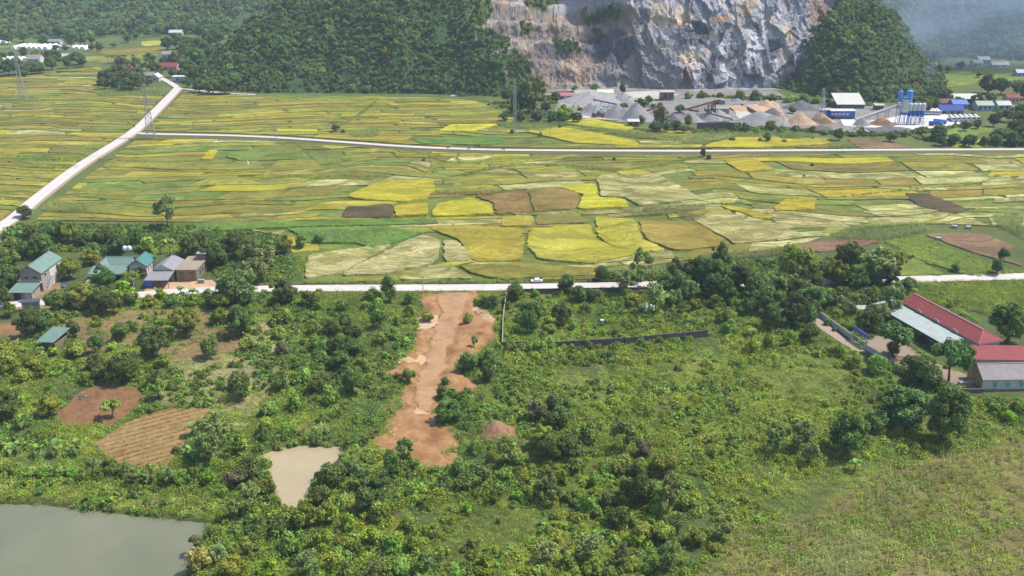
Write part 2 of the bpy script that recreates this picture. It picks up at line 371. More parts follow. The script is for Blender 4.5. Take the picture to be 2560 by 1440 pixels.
relief("planted_plot", jitter(ROWS, 1.2, 1.3, 21), .7, furrow(.45, .9, .08, 1.8), STUBM, .03, label="straw coloured plot planted with rows of green tufts", cat="plot")
# ------------------------------------------------------------------ rice fields
def crop(name, c1, c2, c3, sc=0.35, stretch=(.35, 1.0), warp=1.2, straw=0.0):
    """standing or lodged rice: streaked, swirled colour and soft relief"""
    m = NT(name, 0.9, 0.12); r = m.rand(); rot = rnd.uniform(-.4, .4)
    p0 = m.pos(); w = m.noise(p0, 0.035, 3, 0.5, out=1)
    vm = m.node("ShaderNodeVectorMath"); vm.operation = 'MULTIPLY_ADD'; m.l.new(w, vm.inputs[0]); vm.inputs[1].default_value = (warp * 26, warp * 26, 0); m.l.new(p0, vm.inputs[2])
    mp = m.node("ShaderNodeMapping"); mp.inputs["Scale"].default_value = (stretch[0], stretch[1], 1); mp.inputs["Rotation"].default_value = (0, 0, rot); m.l.new(vm.outputs[0], mp.inputs[0])
    n1 = m.noise(mp.outputs[0], sc, 5, 0.7, 0.5); n2 = m.noise(mp.outputs[0], sc * 4, 4, 0.75); n3 = m.noise(p0, 0.04, 4, 0.6); n4 = m.noise(p0, 2.2, 3, .7)
    col = m.mix(m.ramp(n1, [(0.36, 0.0), (0.66, 1.0)]), c1, c2)
    col = m.mix(m.ramp(n3, [(0.42, 0.0), (0.62, 0.9)]), col, c3)
    if straw: col = m.mix(m.ramp(m.noise(mp.outputs[0], sc * .55, 4, .65, 1.2), [(0.47, 0.0), (0.58, straw)]), col, (.29, .27, .125, 1))
    col = m.mix(1.0, col, m.ramp(n2, [(0.25, 0.5), (0.75, 1.5)]), 'MULTIPLY')
    n5 = m.noise(mp.outputs[0], sc * .33, 4, .7, .8); col = m.mix(1.0, col, m.ramp(n5, [(.3, .58), (.7, 1.42)]), 'MULTIPLY')
    col = m.mix(1.0, col, m.ramp(n4, [(0.2, 0.8), (0.8, 1.2)]), 'MULTIPLY')
    col = m.hsv(col, m.rng(r, .485, .515), 1.0, m.rng(r, 1.0, 1.24)); m.base(col); m.bump(n2, 0.9, 0.35); return m.m
RICE = {
    'Y': crop("ripe_yellow_rice", (.225, .20, .013, 1), (.26, .23, .02, 1), (.19, .175, .016, 1), .5, warp=.2),
    'K': crop("golden_rice", (.195, .168, .016, 1), (.15, .138, .018, 1), (.21, .185, .03, 1), .35),
    'O': crop("olive_ripening_rice", (.125, .122, .018, 1), (.17, .157, .022, 1), (.105, .115, .024, 1), .3),
    'D': crop("dull_olive_rice", (.088, .092, .018, 1), (.13, .123, .022, 1), (.11, .10, .024, 1), .35),
    'P': crop("lodged_pale_rice", (.125, .125, .028, 1), (.195, .19, .06, 1), (.11, .115, .03, 1), .3, straw=.75),
    'Q': crop("flattened_straw_rice", (.18, .175, .06, 1), (.26, .25, .115, 1), (.14, .14, .04, 1), .35, straw=.9),
    'B': crop("cut_brown_stubble", (.125, .085, .026, 1), (.155, .108, .036, 1), (.11, .075, .022, 1), .6, warp=.3),
    'R': crop("gold_brown_rice", (.155, .12, .022, 1), (.13, .105, .02, 1), (.175, .14, .032, 1), .45),
    'E': crop("green_rice", (.085, .12, .022, 1), (.12, .145, .028, 1), (.07, .105, .02, 1), .4),
    'G': crop("fresh_green_grass_crop", (.065, .13, .022, 1), (.09, .155, .028, 1), (.055, .105, .02, 1), .5),
    'X': crop("dark_mown_stubble", (.055, .043, .02, 1), (.08, .062, .028, 1), (.045, .038, .018, 1), .7, warp=.2),
    'S': crop("red_brown_field_soil", (.12, .075, .042, 1), (.15, .095, .052, 1), (.10, .062, .034, 1), .5, warp=.2),
}
def plot_mesh(poly, z0, z1, mat, lip=0.25):
    """slightly domed crop slab with sloping shaggy sides"""
    n = len(poly); c = np.mean(poly, 0); V = []
    for (x, y) in poly: V.append((x, y, z0))
    for (x, y) in poly:
        d = np.array((c[0] - x, c[1] - y)); L = np.hypot(*d) + 1e-6; d = d / L * min(lip, L * .3); V.append((x + d[0], y + d[1], z1 + .10 * (float(vnoise(x * .7, y * .7, 5)) - .5)))
    F = [(i, (i+1) % n, n + (i+1) % n, n + i) for i in range(n)] + [tuple(range(n, 2*n))]
    return mesh_np("plot", np.array(V), F, mat)
FIELD_L = GP([(-350, 215), (-100, 200), (0, 195), (120, 180), (250, 168), (270, 205), (360, 222), (425, 226), (330, 322), (200, 402), (90, 485), (-10, 560), (-350, 760)])
FIELD_M = GP([(462, 230), (640, 240), (900, 242), (1100, 246), (1220, 256), (1285, 285), (1300, 315), (1390, 300), (1500, 300), (1620, 318), (1900, 338), (2070, 346), (2105, 362), (2100, 372), (1700, 372), (1300, 371), (1130, 367), (1000, 360), (860, 350), (700, 339), (560, 333), (400, 330), (362, 326)])
FIELD_C = GP([(345, 346), (560, 350), (700, 356), (860, 367), (1000, 377), (1130, 384), (1300, 388), (1700, 389), (2100, 387), (2560, 385), (2900, 384), (2900, 575), (2560, 570), (2330, 560), (2120, 575), (1990, 615), (1820, 640), (1560, 668), (1480, 700), (1250, 704), (760, 706), (735, 640), (700, 590), (560, 560), (430, 556), (90, 552), (130, 512), (220, 442)])
HAND = [  # traced plots: kind, photo outline
    ('Y', [(872, 490), (950, 456), (1085, 452), (1090, 478), (1062, 500), (1000, 508), (885, 500)]),
    ('B', [(1185, 492), (1250, 487), (1300, 478), (1316, 478), (1330, 532), (1240, 538), (1235, 510)]),
    ('B', [(1320, 477), (1420, 469), (1452, 490), (1436, 525), (1334, 531)]),
    ('Y', [(1078, 545), (1092, 512), (1170, 498), (1230, 512), (1236, 538)]), ('Y', [(986, 517), (1072, 509), (1072, 541), (988, 544)]),
    ('X', [(862, 520), (980, 512), (982, 546), (852, 548)]),
    ('Y', [(1402, 470), (1488, 462), (1496, 497), (1560, 500), (1578, 521), (1442, 526), (1458, 490)]),
    ('P', [(1494, 440), (1640, 436), (1758, 500), (1600, 518), (1564, 498), (1500, 494)]),
    ('K', [(1255, 545), (1332, 541), (1334, 566), (1250, 571)]), ('D', [(1340, 541), (1450, 538), (1470, 560), (1340, 566)]),
    ('K', [(1072, 572), (1150, 566), (1308, 574), (1312, 620), (1300, 655), (1200, 660), (1172, 648), (1144, 602)]),
    ('K', [(1322, 575), (1476, 564), (1492, 602), (1590, 640), (1480, 664), (1345, 652), (1316, 620)]),
    ('K', [(1484, 545), (1588, 552), (1606, 602), (1668, 630), (1560, 640), (1496, 596)]),
    ('R', [(1594, 553), (1722, 558), (1812, 602), (1828, 618), (1690, 630), (1614, 602)]),
    ('P', [(1730, 553), (1790, 530), (1940, 560), (2010, 590), (1840, 616), (1800, 590)]),
    ('Q', [(1000, 612), (1052, 592), (1100, 600), (1096, 645), (1080, 662), (960, 690), (850, 692)]), ('Q', [(1110, 602), (1148, 606), (1186, 655), (1112, 658)]),
    ('P', [(770, 640), (960, 615), (985, 615), (900, 660), (840, 690), (760, 700)]),
    ('O', [(1140, 668), (1300, 662), (1500, 674), (1462, 694), (1250, 702), (1180, 688)]), ('P', [(1000, 692), (1080, 668), (1130, 668), (1190, 700), (1000, 704)]),
    ('Y', [(1802, 400), (1888, 400), (1940, 428), (1850, 433)]), ('Y', [(1960, 501), (2040, 498), (2034, 526), (1930, 532)]), ('Y', [(1796, 516), (1862, 524), (1935, 546), (1900, 553)]),
    ('X', [(2262, 486), (2320, 487), (2430, 529), (2385, 536), (2292, 519)]),
    ('G', [(720, 574), (960, 569), (1060, 585), (985, 608), (940, 628), (890, 610), (770, 612)]),
    ('G', [(450, 562), (760, 556), (1090, 551), (1098, 562), (970, 566), (720, 571), (460, 584)]),
    ('Y', [(1092, 330), (1132, 313), (1250, 312), (1182, 332)]), ('Y', [(1310, 330), (1398, 318), (1590, 354), (1596, 368), (1436, 360)]), ('Y', [(1380, 306), (1480, 299), (1588, 320), (1560, 331)]),
    ('Y', [(1762, 366), (1830, 347), (2066, 351), (2078, 363), (1900, 372), (1764, 371)]), ('G', [(1032, 350), (1250, 340), (1264, 356), (1232, 366), (1052, 362)]),
    ('Y', [(500, 402), (524, 378), (546, 378), (530, 402)]), ('E', [(560, 392), (640, 372), (760, 375), (740, 400), (600, 406)]),
    ('S', [(1985, 612), (2080, 600), (2168, 598), (2200, 607), (2132, 625), (2050, 632), (2000, 624)]), ('S', [(2310, 587), (2450, 580), (2540, 620), (2500, 640), (2560, 668), (2440, 636)]),
    ('S', [(2115, 348), (2170, 348), (2290, 370), (2150, 374)]), ('E', [(2330, 320), (2440, 316), (2500, 326), (2420, 346), (2360, 350)]), ('Y', [(2370, 352), (2440, 346), (2500, 366), (2380, 370)]),
    ('E', [(2340, 190), (2420, 178), (2460, 192), (2430, 214), (2350, 222), (2310, 215)]), ('E', [(2440, 190), (2560, 180), (2600, 200), (2470, 205)]),
    ('E', [(2220, 604), (2300, 594), (2510, 682), (2420, 690), (2290, 652)]), ('E', [(2180, 650), (2270, 640), (2370, 690), (2200, 692)]),
    ('E', [(-100, 112), (40, 108), (60, 120), (-100, 124)]), ('K', [(350, 105), (410, 100), (420, 112), (355, 116)]), ('O', [(200, 128), (420, 118), (430, 128), (280, 140)]), ('O', [(215, 142), (280, 142), (360, 134), (400, 138), (260, 158), (205, 155)]),
]
def chaikin(P, it=2):
    for _ in range(it):
        Q = []
        for a, b in zip(P, P[1:] + P[:1]): Q += [(a[0] * .92 + b[0] * .08, a[1] * .92 + b[1] * .08), (a[0] * .08 + b[0] * .92, a[1] * .08 + b[1] * .92)]
        P = Q
    return P
HANDW = [(k, jitter(chaikin(GP(p)), 2.0, 1.3, i)) for i, (k, p) in enumerate(HAND)]
def near_pt(poly, x, y):
    best = None; bd = 1e18; n = len(poly)
    for i in range(n):
        ax, ay = poly[i]; bx, by = poly[(i+1) % n]; dx, dy = bx-ax, by-ay; t = max(0, min(1, ((x-ax)*dx + (y-ay)*dy) / (dx*dx+dy*dy+1e-9)))
        qx, qy = ax+t*dx, ay+t*dy; d = (qx-x)**2 + (qy-y)**2
        if d < bd: bd = d; best = (qx, qy)
    return best
def poly_area(P): return .5 * abs(sum(P[i][0] * P[(i+1) % len(P)][1] - P[(i+1) % len(P)][0] * P[i][1] for i in range(len(P))))
def cells(region, dy, dx, skew, warp, seed):
    """curved irregular strips cut into plots, clamped to the region outline"""
    R = random.Random(seed); xs = [p[0] for p in region]; ys = [p[1] for p in region]; out = []
    def wv(x, y):
        return (x + warp * 1.2 * (float(fbm(x * .008, y * .008, seed + 5, 2)) - .5) * 2, y + skew * x + warp * (float(fbm(x * .010, y * .012, seed, 3)) - .5) * 2)
    y = min(ys) - 120
    while y < max(ys) + 120:
        h = dy * R.uniform(.5, 1.6); x = min(xs) - 60 + R.uniform(0, dx)
        while x < max(xs) + 40:
            w = dx * R.uniform(.45, 1.7); g = .32
            sx = R.uniform(-4, 4); a = (x + g, y + g); b = (x + w - g, y + g); c = (x + w - g + sx, y + h - g); d = (x + g + sx, y + h - g)
            P = []
            for q, r in ((a, b), (b, c), (c, d), (d, a)):
                k = max(2, int(math.hypot(r[0]-q[0], r[1]-q[1]) / 5))
                P += [wv(q[0] + (r[0]-q[0]) * t / k, q[1] + (r[1]-q[1]) * t / k) for t in range(k)]
            x += w
            A = np.array(P); ins = inside(region, A[:, 0], A[:, 1])
            if not ins.any(): continue
            if not ins.all():
                if ins.sum() < 2: continue
                P = [tuple(p) if i_ else near_pt(region, *p) for p, i_ in zip(P, ins)]
                if poly_area(P) < 25: continue
            out.append(P)
        y += h
    return out
def pick(R, x, y):
    px, py = PX(x, y, 0)
    if px < 420 and py < 560: w = dict(O=5, K=2.2, D=3.0, Y=.4, P=.6, E=1.6, R=.6)
    elif py < 372: w = dict(O=5, K=2.6, Y=.6, D=2.2, R=1, E=1, P=.6)
    elif px > 1950: w = dict(P=5, Q=1.2, O=2.2, D=2, Y=.5, R=.8, E=1.2)
    elif px > 1200: w = dict(P=2.6, O=3, D=2.2, K=1.4, Y=.35, R=1.4, E=1)
    else: w = dict(O=4, D=2.6, K=1.6, P=2.2, Y=.35, E=1.8, R=.6)
    k = list(w); return R.choices(k, [w[i] for i in k])[0]
EDGES = []
def field(name, region, dy, dx, skew, warp, seed, label, hand_ix):
    root = empty("rice_field", (0, 0, 0)); tag(root, label, "rice field", kind="structure"); R = random.Random(seed)
    bank = link("bank_turf", mesh_np("bank_turf", np.array([(x, y, .03) for x, y in region]), [tuple(range(len(region)))], RICE['BANK']), root)
    lst = []
    for P in cells(region, dy, dx, skew, warp, seed):
        c = np.mean(P, 0)
        if any(inside(h, c[0], c[1]) for _, h in HANDW): continue
        lst.append((poly_area(P) * S(c[0], c[1]) ** 2, P, c))
    lst.sort(key=lambda t: -t[0])
    for _, P, c in lst[:240]:
        k = pick(R, *c); z1 = {'B': .22, 'X': .2}.get(k, R.uniform(.35, .62)); link("rice_plot", plot_mesh(P, .04, z1, RICE[k]), root); EDGES.append(P)
    ks = [k for k in RICE if k != 'BANK']; V = []; Fc = []; M = []
    for _, P, c in lst[240:]:
        k = pick(R, *c); n = len(P); b0 = len(V); z1 = R.uniform(.35, .6); V += [(x, y, .04) for x, y in P] + [(x, y, z1) for x, y in P]; Fc += [(b0+i, b0+(i+1) % n, b0+n+(i+1) % n, b0+n+i) for i in range(n)] + [tuple(range(b0+n, b0+2*n))]; M += [ks.index(k)] * (n + 1); EDGES.append(P)
    if V:
        me = mesh_np("rice_strips", np.array(V), Fc, [RICE[k] for k in ks]); me.polygons.foreach_set("material_index", np.array(M, np.int32)); tag(link("rice_strips", me, root), kind="stuff")
    EDGES.extend(P for _, P in hand_ix)
    for k, P in hand_ix: link("rice_plot", plot_mesh(P, .05, {'B': .70, 'X': .68, 'S': .66}.get(k, .86), RICE[k], .3), root)
    print(label, len(lst))
RICE['BANK'] = crop("field_bank_grass", (.075, .095, .018, 1), (.12, .125, .024, 1), (.06, .075, .018, 1), .6, warp=.2)
def which(P):
    c = np.mean(P, 0)
    return 'L' if inside(FIELD_L, *c) else 'M' if inside(FIELD_M, *c) else 'C' if inside(FIELD_C, *c) else 'O'
field("rice_field", FIELD_L, 6.5, 44, -.06, 26, 11, "terraced olive rice fields beyond the slanting concrete road", [h for h in HANDW if which(h[1]) == 'L'])
field("rice_field", FIELD_M, 6.2, 42, .05, 24, 12, "rice fields between the narrow raised road and the forested hill", [h for h in HANDW if which(h[1]) == 'M'])
field("rice_field", FIELD_C, 8.5, 36, .10, 34, 13, "broad patchwork of ripe rice fields beside the concrete road", [h for h in HANDW if which(h[1]) == 'C'])
_r = empty("crop_field"); tag(_r, "scattered small crop plots and bare soil beyond the rice patchwork", "crop field", kind="structure")
for k, P in HANDW:
    if which(P) == 'O': link("crop_plot", plot_mesh(P, .02, .45, RICE[k], .3), _r)
# ------------------------------------------------------------------ hills and the quarry
def lerp_tab(tab, x): return np.interp(x, [t[0] for t in tab], [t[1] for t in tab])
CREST = [(-300, -12), (-276, 0), (-244, 22), (-224, 43), (-197, 56), (-153, 66), (-100, 84), (-30, 108), (50, 135), (150, 145), (230, 120), (272, 84), (302, 64), (323, 43), (347, 12), (362, 0), (390, -12)]
FOOT = [(-300, 790), (-262, 770), (-240, 735), (-190, 716), (-60, 712), (-10, 700), (40, 705), (120, 738), (195, 742), (222, 736), (250, 700), (272, 680), (300, 680), (330, 720), (360, 780), (390, 800)]
CUT_BASE = [(-60, 705), (-5, 718), (35, 732), (85, 738), (130, 732), (190, 738), (230, 742), (270, 760)]
def cut_profile(x, y):
    """height of the quarried surface: loose benches on one side, a steep wall on the other"""
    d = y - lerp_tab(CUT_BASE, x) ; s = sstep(68, 98, x)
    dd = np.clip(d, 0, None); bench = dd * .80 + 3.0 * np.sin(dd * .38 + x * .035) * sstep(0, 10, dd); wall = np.minimum(dd * 2.4, 34 + (dd - 14) * 1.75)
    return bench * (1 - s) + np.maximum(wall, 0) * s
CUT_L = [(0, -4), (12, -20), (30, -34), (60, -37), (90, -34)]      # height -> x of the cut's forested edge
CUT_R = [(0, 206), (8, 224), (20, 246), (34, 262), (60, 262), (90, 258)]
def hill_h(x, y):
    f = lerp_tab(FOOT, x); c = lerp_tab(CREST, x); yc = 858 + .03 * x
    t = (y - f) / (yc - f); g = np.where(t < 1, np.sin(np.clip(t, 0, 1) * pi / 2) ** .92, np.cos(np.clip((t - 1) * .8, 0, pi / 2)) ** .8)
    g = np.where(t < 0, t * .4, g); h = np.where(c <= 0, -6.0, c * g)
    m = np.clip(h / 25, 0, 1); h = h + m * (17 * (fbm(x * .022, y * .022, 21, 4) - .5) * 2 - 9 * np.clip(.12 - np.abs(fbm(x * .017, y * .008, 27, 3) - .5), 0, 1) / .12 + 5 * (np.abs(fbm(x * .05, y * .05, 23, 3) - .5) * 2))
    sp = 36 * np.exp(-(((x - 262) / 37) ** 2 + ((y - 716) / 24) ** 2)); return np.maximum(h, sp * np.where(t > -.2, 1, 0) + np.where(h < 0, h, 0))
def in_cut(x, y):
    z = cut_profile(x, y); L = lerp_tab(CUT_L, z); R = lerp_tab(CUT_R, z) - 26 * sstep(0, -14, y - lerp_tab(CUT_BASE, x)); w = 4 * (fbm(x * .07, y * .07, 31) - .5)
    return np.minimum(x - L, R - x) + w
hx = np.arange(-310, 400, 3.0); hy = np.arange(655, 1010, 2.6); HX, HY = np.meshgrid(hx, hy); H0 = hill_h(HX, HY)
ic = in_cut(HX, HY); dcut = HY - lerp_tab(CUT_BASE, HX); cz = cut_profile(HX, HY) - 14; k = sstep(-2.0, 6.0, ic) * (HY < 930)
HZ = np.where(k > 0, H0 * (1 - k) + np.minimum(H0, cz) * k, H0); HZ = np.maximum(HZ, -6)
def grid_mesh(name, X, Y, Z, mat, cols=None):
    ny, nx = X.shape; ii = np.arange(ny * nx).reshape(ny, nx); F = np.stack([ii[:-1, :-1], ii[:-1, 1:], ii[1:, 1:], ii[1:, :-1]], -1).reshape(-1, 4)
    return mesh_np(name, np.stack([X, Y, Z], -1).reshape(-1, 3), F, mat, True, cols)
m = NT("hill_undergrowth", 0.95, 0.1); p = m.pos(); n1 = m.noise(p, .12, 5, .65); n2 = m.noise(p, .9, 4, .7)
nz = m.node("ShaderNodeNewGeometry").outputs["Normal"]; sx = m.node("ShaderNodeSeparateXYZ"); m.l.new(nz, sx.inputs[0])
c = m.ramp(n1, [(0.3, (.022, .048, .018, 1)), (0.55, (.045, .082, .026, 1)), (0.8, (.075, .11, .035, 1))])
c = m.mix(m.ramp(sx.outputs[2], [(0.30, .9), (0.45, 0.0)]), c, (.17, .13, .10, 1))
m.base(m.mix(1.0, c, m.ramp(n2, [(0.2, .5), (0.8, 1.4)]), 'MULTIPLY')); m.bump(n2, .8, .8); HILLM = m.m
tag(link("hill", grid_mesh("hill", HX, HY, HZ, HILLM)), "steep karst hill with dark forest wrapped around the quarry", "hill", kind="structure")

# quarry face: its own surface so the rock can break up in every direction
qx = np.arange(-46, 272, .95); qd = np.concatenate([np.arange(-9, 0, 1.2), np.arange(0, 22, .42), np.arange(22, 60, .8), np.arange(60, 150, 2.0)])
QX, QD = np.meshgrid(qx, qd); QY = QD + lerp_tab(CUT_BASE, QX); QZ = cut_profile(QX, QY)
A = np.stack([QX, QY, QZ], -1); du = np.gradient(A, axis=1); dv = np.gradient(A, axis=0); N = np.cross(du, dv); N /= np.linalg.norm(N, axis=-1, keepdims=True) + 1e-9
st = sstep(68, 98, QX); live = sstep(-2, 3, QD)
def ridge(x, y, s, o=4): return 1 - np.abs(fbm(x, y, s, o) * 2 - 1) * 1.6
wz = QZ + 6 * fbm(QX * .05, QZ * .05, 40)
def vcell(u, v, s):
    """jittered-cell Voronoi: per-sample random numbers of the nearest cell and the offset to its centre"""
    iu = np.floor(u); iv = np.floor(v); bd = np.full(u.shape, 9e9); o = [np.zeros(u.shape) for _ in range(5)]
    for a in (-1, 0, 1):
        for b in (-1, 0, 1):
            cu = iu + a + .1 + .8 * _hash(iu + a, iv + b, s); cv = iv + b + .1 + .8 * _hash(iu + a, iv + b, s + 1); d = (cu - u) ** 2 + (cv - v) ** 2; k = d < bd; bd = np.where(k, d, bd)
            for i, q in enumerate((_hash(iu + a, iv + b, s + 2), _hash(iu + a, iv + b, s + 3), _hash(iu + a, iv + b, s + 4), cu - u, cv - v)): o[i] = np.where(k, q, o[i])
    return o
su = QX + .35 * QZ + 5 * (fbm(QX * .06, QZ * .06, 46) - .5); sv = QZ - .25 * QX + 5 * (fbm(QX * .06 + 7, QZ * .06, 48) - .5)
c1 = vcell(su / 13, sv / 19, 401); c2 = vcell(su / 5.2, sv / 7.5, 402); c3 = vcell(su / 2.2, sv / 3.0, 403)
rock = 6.0 * (c1[0] - .5) + 5.5 * ((c1[1] - .5) * c1[3] + (c1[2] - .5) * c1[4]) + 1.8 * (c2[0] - .5) + 2.4 * ((c2[1] - .5) * c2[3] + (c2[2] - .5) * c2[4]) + .6 * (c3[0] - .5) + .5 * (fbm(QX * .5, wz * .35, 45) - .5) * 2
loose = .8 * (c2[0] - .5) + .6 * (c3[0] - .5) + 2.4 * (ridge(QX * .055, QD * .055, 51) - .5) + 1.6 * (fbm(QX * .2, QD * .2, 53) - .5) * 2 + .8 * (fbm(QX * .7, QD * .7, 55, 3) - .5) * 2
# a few darker rock ribs standing out of the loose slope
ribs = np.zeros_like(QX)
for (rx, ry, rr, am) in ((1500, 95, 26, 5), (1430, 180, 18, 3.5), (1540, 190, 20, 4), (1320, 130, 20, 3), (1400, 70, 24, 3), (1250, 160, 16, 4)):
    pxv, pyv = PX(QX, QY, QZ); ribs += am * np.exp(-(((pxv - rx) / rr) ** 2 + ((pyv - ry) / (rr * .7)) ** 2)) * (.4 + fbm(QX * .3, QZ * .3, 57))
disp = live * (rock * st + (loose + ribs) * (1 - st)); B = A + N * disp[..., None]
B[..., 2] = np.maximum(B[..., 2], .05 * (QD > -20) + .4 * fbm(QX * .3, QY * .3, 60) * (QD < 2))
pxv, pyv = PX(B[..., 0], B[..., 1], B[..., 2]); jx = pxv + 16 * (fbm(QX * .12, QZ * .12, 61) - .5) * 2; jy = pyv + 16 * (fbm(QX * .12 + 9, QZ * .12, 62) - .5) * 2
def paint(col, poly, c, soft=5.0, amt=1.0):
    f = (sstep(-soft, soft, sdist(poly, jx, jy)) * amt)[..., None]; return col * (1 - f) + np.array(c) * f
g1 = fbm(QX * .09, wz * .04, 63)[..., None]; g2 = fbm(QX * .3, wz * .12, 64)[..., None]; g3 = fbm(QX * .05 + .02 * wz, wz * .02, 66)[..., None]
col = np.array((.195, .19, .205)) * (.55 + .9 * g1) + np.array((.15, .155, .18)) * sstep(.5, .68, g2)           # blue-grey wall
col = col * (1 - .75 * sstep(.54, .64, g3)) + np.array((.33, .32, .315)) * .75 * sstep(.54, .64, g3)
brown = np.array((.235, .18, .14)) * (.6 + .8 * g2) ; colL = brown * (1 - .7 * sstep(.45, .6, g1)) + np.array((.16, .15, .145)) * .7 * sstep(.45, .6, g1)
f = sstep(1570, 1660, jx)[..., None]; col = colL * (1 - f) + col * f
cv_ = (.70 + .38 * c1[1] + .26 * c2[1])[..., None]; col = col * cv_ * (.75 + .5 * fbm(QX * .9, wz * .7, 65)[..., None])
hot = ((c2[2] > .93) & (c1[2] > .45) & (jx > 1600))[..., None]; col = np.where(hot, col * .35 + np.array((.40, .37, .33)) * .65, col); hot = ((c2[1] > .97) & (jx > 1600))[..., None]; col = np.where(hot, col * .5 + np.array((.30, .19, .11)) * .5, col)
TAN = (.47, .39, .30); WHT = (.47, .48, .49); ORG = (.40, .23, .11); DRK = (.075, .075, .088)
for P, c in [([(1560, 110), (1690, 90), (1690, 165), (1740, 215), (1980, 222), (1980, 245), (1420, 245), (1480, 200)], (.20, .19, .185)),   # grey scree
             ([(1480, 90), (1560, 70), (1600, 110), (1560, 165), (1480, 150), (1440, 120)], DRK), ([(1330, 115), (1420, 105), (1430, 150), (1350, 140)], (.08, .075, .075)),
             ([(1450, 0), (1650, -20), (1650, 30), (1560, 20), (1480, 15), (1400, 35), (1300, 15), (1250, 0)], (.33, .32, .33)),
             ([(1625, 0), (1670, 0), (1672, 40), (1700, 15), (1738, 40), (1732, 52), (1700, 62), (1668, 80), (1645, 60), (1628, 60)], TAN),
             ([(1690, 55), (1716, 50), (1712, 64), (1694, 62)], ORG), ([(1780, 45), (1830, 35), (1828, 52), (1788, 58)], ORG), ([(1850, 0), (1900, 5), (1880, 35), (1855, 48), (1845, 25)], (.36, .27, .19)),
             ([(1700, 122), (1748, 130), (1754, 142), (1730, 172), (1698, 160), (1690, 142)], TAN), ([(1870, 50), (1895, 52), (1892, 68), (1872, 68)], TAN),
             ([(1770, 85), (1800, 80), (1796, 100), (1775, 100)], TAN), ([(1790, 105), (1815, 108), (1808, 138), (1785, 142)], WHT), ([(1870, 95), (1915, 90), (1900, 130), (1878, 150), (1868, 195), (1860, 160)], WHT),
             ([(1805, 150), (1828, 150), (1832, 208), (1818, 205)], WHT), ([(1842, 130), (1858, 130), (1852, 190), (1842, 205)], (.38, .34, .31)), ([(1900, 180), (1950, 170), (1940, 205), (1895, 218)], (.36, .34, .34)),
             ([(1958, 55), (1978, 65), (1990, 106), (1970, 106), (1958, 75)], TAN), ([(1962, 118), (1988, 118), (1986, 135), (1972, 150), (1988, 178), (1972, 182), (1960, 155)], TAN),
             ([(2030, 0), (2075, 0), (2092, 110), (2060, 130), (2040, 90), (2020, 40)], (.22, .155, .11)), ([(2045, 28), (2052, 28), (2054, 60), (2046, 60)], ORG),
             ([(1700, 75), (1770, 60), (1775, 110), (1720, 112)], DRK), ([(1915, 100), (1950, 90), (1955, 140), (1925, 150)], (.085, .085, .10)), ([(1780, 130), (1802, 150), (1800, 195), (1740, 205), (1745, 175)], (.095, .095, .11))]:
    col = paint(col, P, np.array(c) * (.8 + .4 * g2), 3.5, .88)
GREENS = [[(1150, -40), (1215, -40), (1225, 10), (1238, 40), (1205, 68), (1180, 62), (1150, 60)], [(1165, 72), (1205, 70), (1250, 88), (1275, 106), (1270, 125), (1235, 140), (1200, 130)], [(1232, 144), (1290, 124), (1325, 165), (1350, 215), (1290, 188), (1245, 158)], [(1150, 150), (1245, 164), (1345, 216), (1365, 240), (1260, 266), (1150, 266)],
          [(1310, -10), (1390, -10), (1400, 12), (1345, 22), (1310, 12)], [(1450, 25), (1530, 12), (1548, 40), (1500, 62), (1455, 58)], [(1390, 98), (1440, 103), (1455, 128), (1395, 128)], [(1300, 60), (1330, 55), (1335, 80), (1305, 85)], [(1480, 75), (1510, 72), (1505, 95), (1482, 92)]]
TRACKS = [[(1210, 66), (1255, 48), (1330, 40), (1500, 30)], [(1228, 138), (1262, 122), (1330, 112), (1360, 100)], [(1245, 160), (1290, 185), (1345, 212)], [(1270, 95), (1310, 112)]]
gm = np.zeros(QX.shape)
for P in GREENS: gm = np.maximum(gm, sstep(-4, 4, sdist(P, jx, jy)))
tm = np.zeros(QX.shape)
for P in TRACKS: tm = np.maximum(tm, 1 - sstep(1.6, 3.4, dist_poly(P, pxv + .2 * (jx - pxv), pyv + .2 * (jy - pyv), False)))
gm = gm * (1 - tm); col = col * (1 - tm[..., None]) + np.array((.26, .23, .19)) * tm[..., None]
gcol = np.array((.055, .085, .024)) * (.6 + .8 * g2) + np.array((.05, .045, .01)) * g1; col = col * (1 - gm[..., None]) + gcol * gm[..., None]
m = NT("quarried_limestone", .9, .2); p = m.pos(); n2 = m.noise(m.pos((1, 1, .8)), .8, 6, .75, .5); n3 = m.noise(m.pos((.5, .5, .35)), 1.0, 5, .7); n4 = m.voro(p, 1.3, 'F1')
c = m.mix(1.0, m.attr("rock"), m.ramp(n2, [(.22, .58), (.5, .98), (.78, 1.4)]), 'MULTIPLY'); c = m.mix(m.ramp(n3, [(.55, 0.0), (.7, .45)]), c, (.30, .295, .295, 1))
m.base(m.hsv(c, .5, 1.1, 1.0)); hh = m.math('ADD', n2, m.math('MULTIPLY', n4, .4)); m.bump(hh, .7, .7)
ny_, nx_ = QX.shape; ii = np.arange(ny_ * nx_).reshape(ny_, nx_); FQ = np.stack([ii[:-1, :-1], ii[:-1, 1:], ii[1:, 1:], ii[1:, :-1]], -1).reshape(-1, 4)
tag(link("quarry_face", mesh_np("quarry_face", B.reshape(-1, 3), FQ, m.m, False, {"rock": col.reshape(-1, 3)})), "tall blue grey and tan quarry wall with brown loose benches", "quarry", kind="structure")

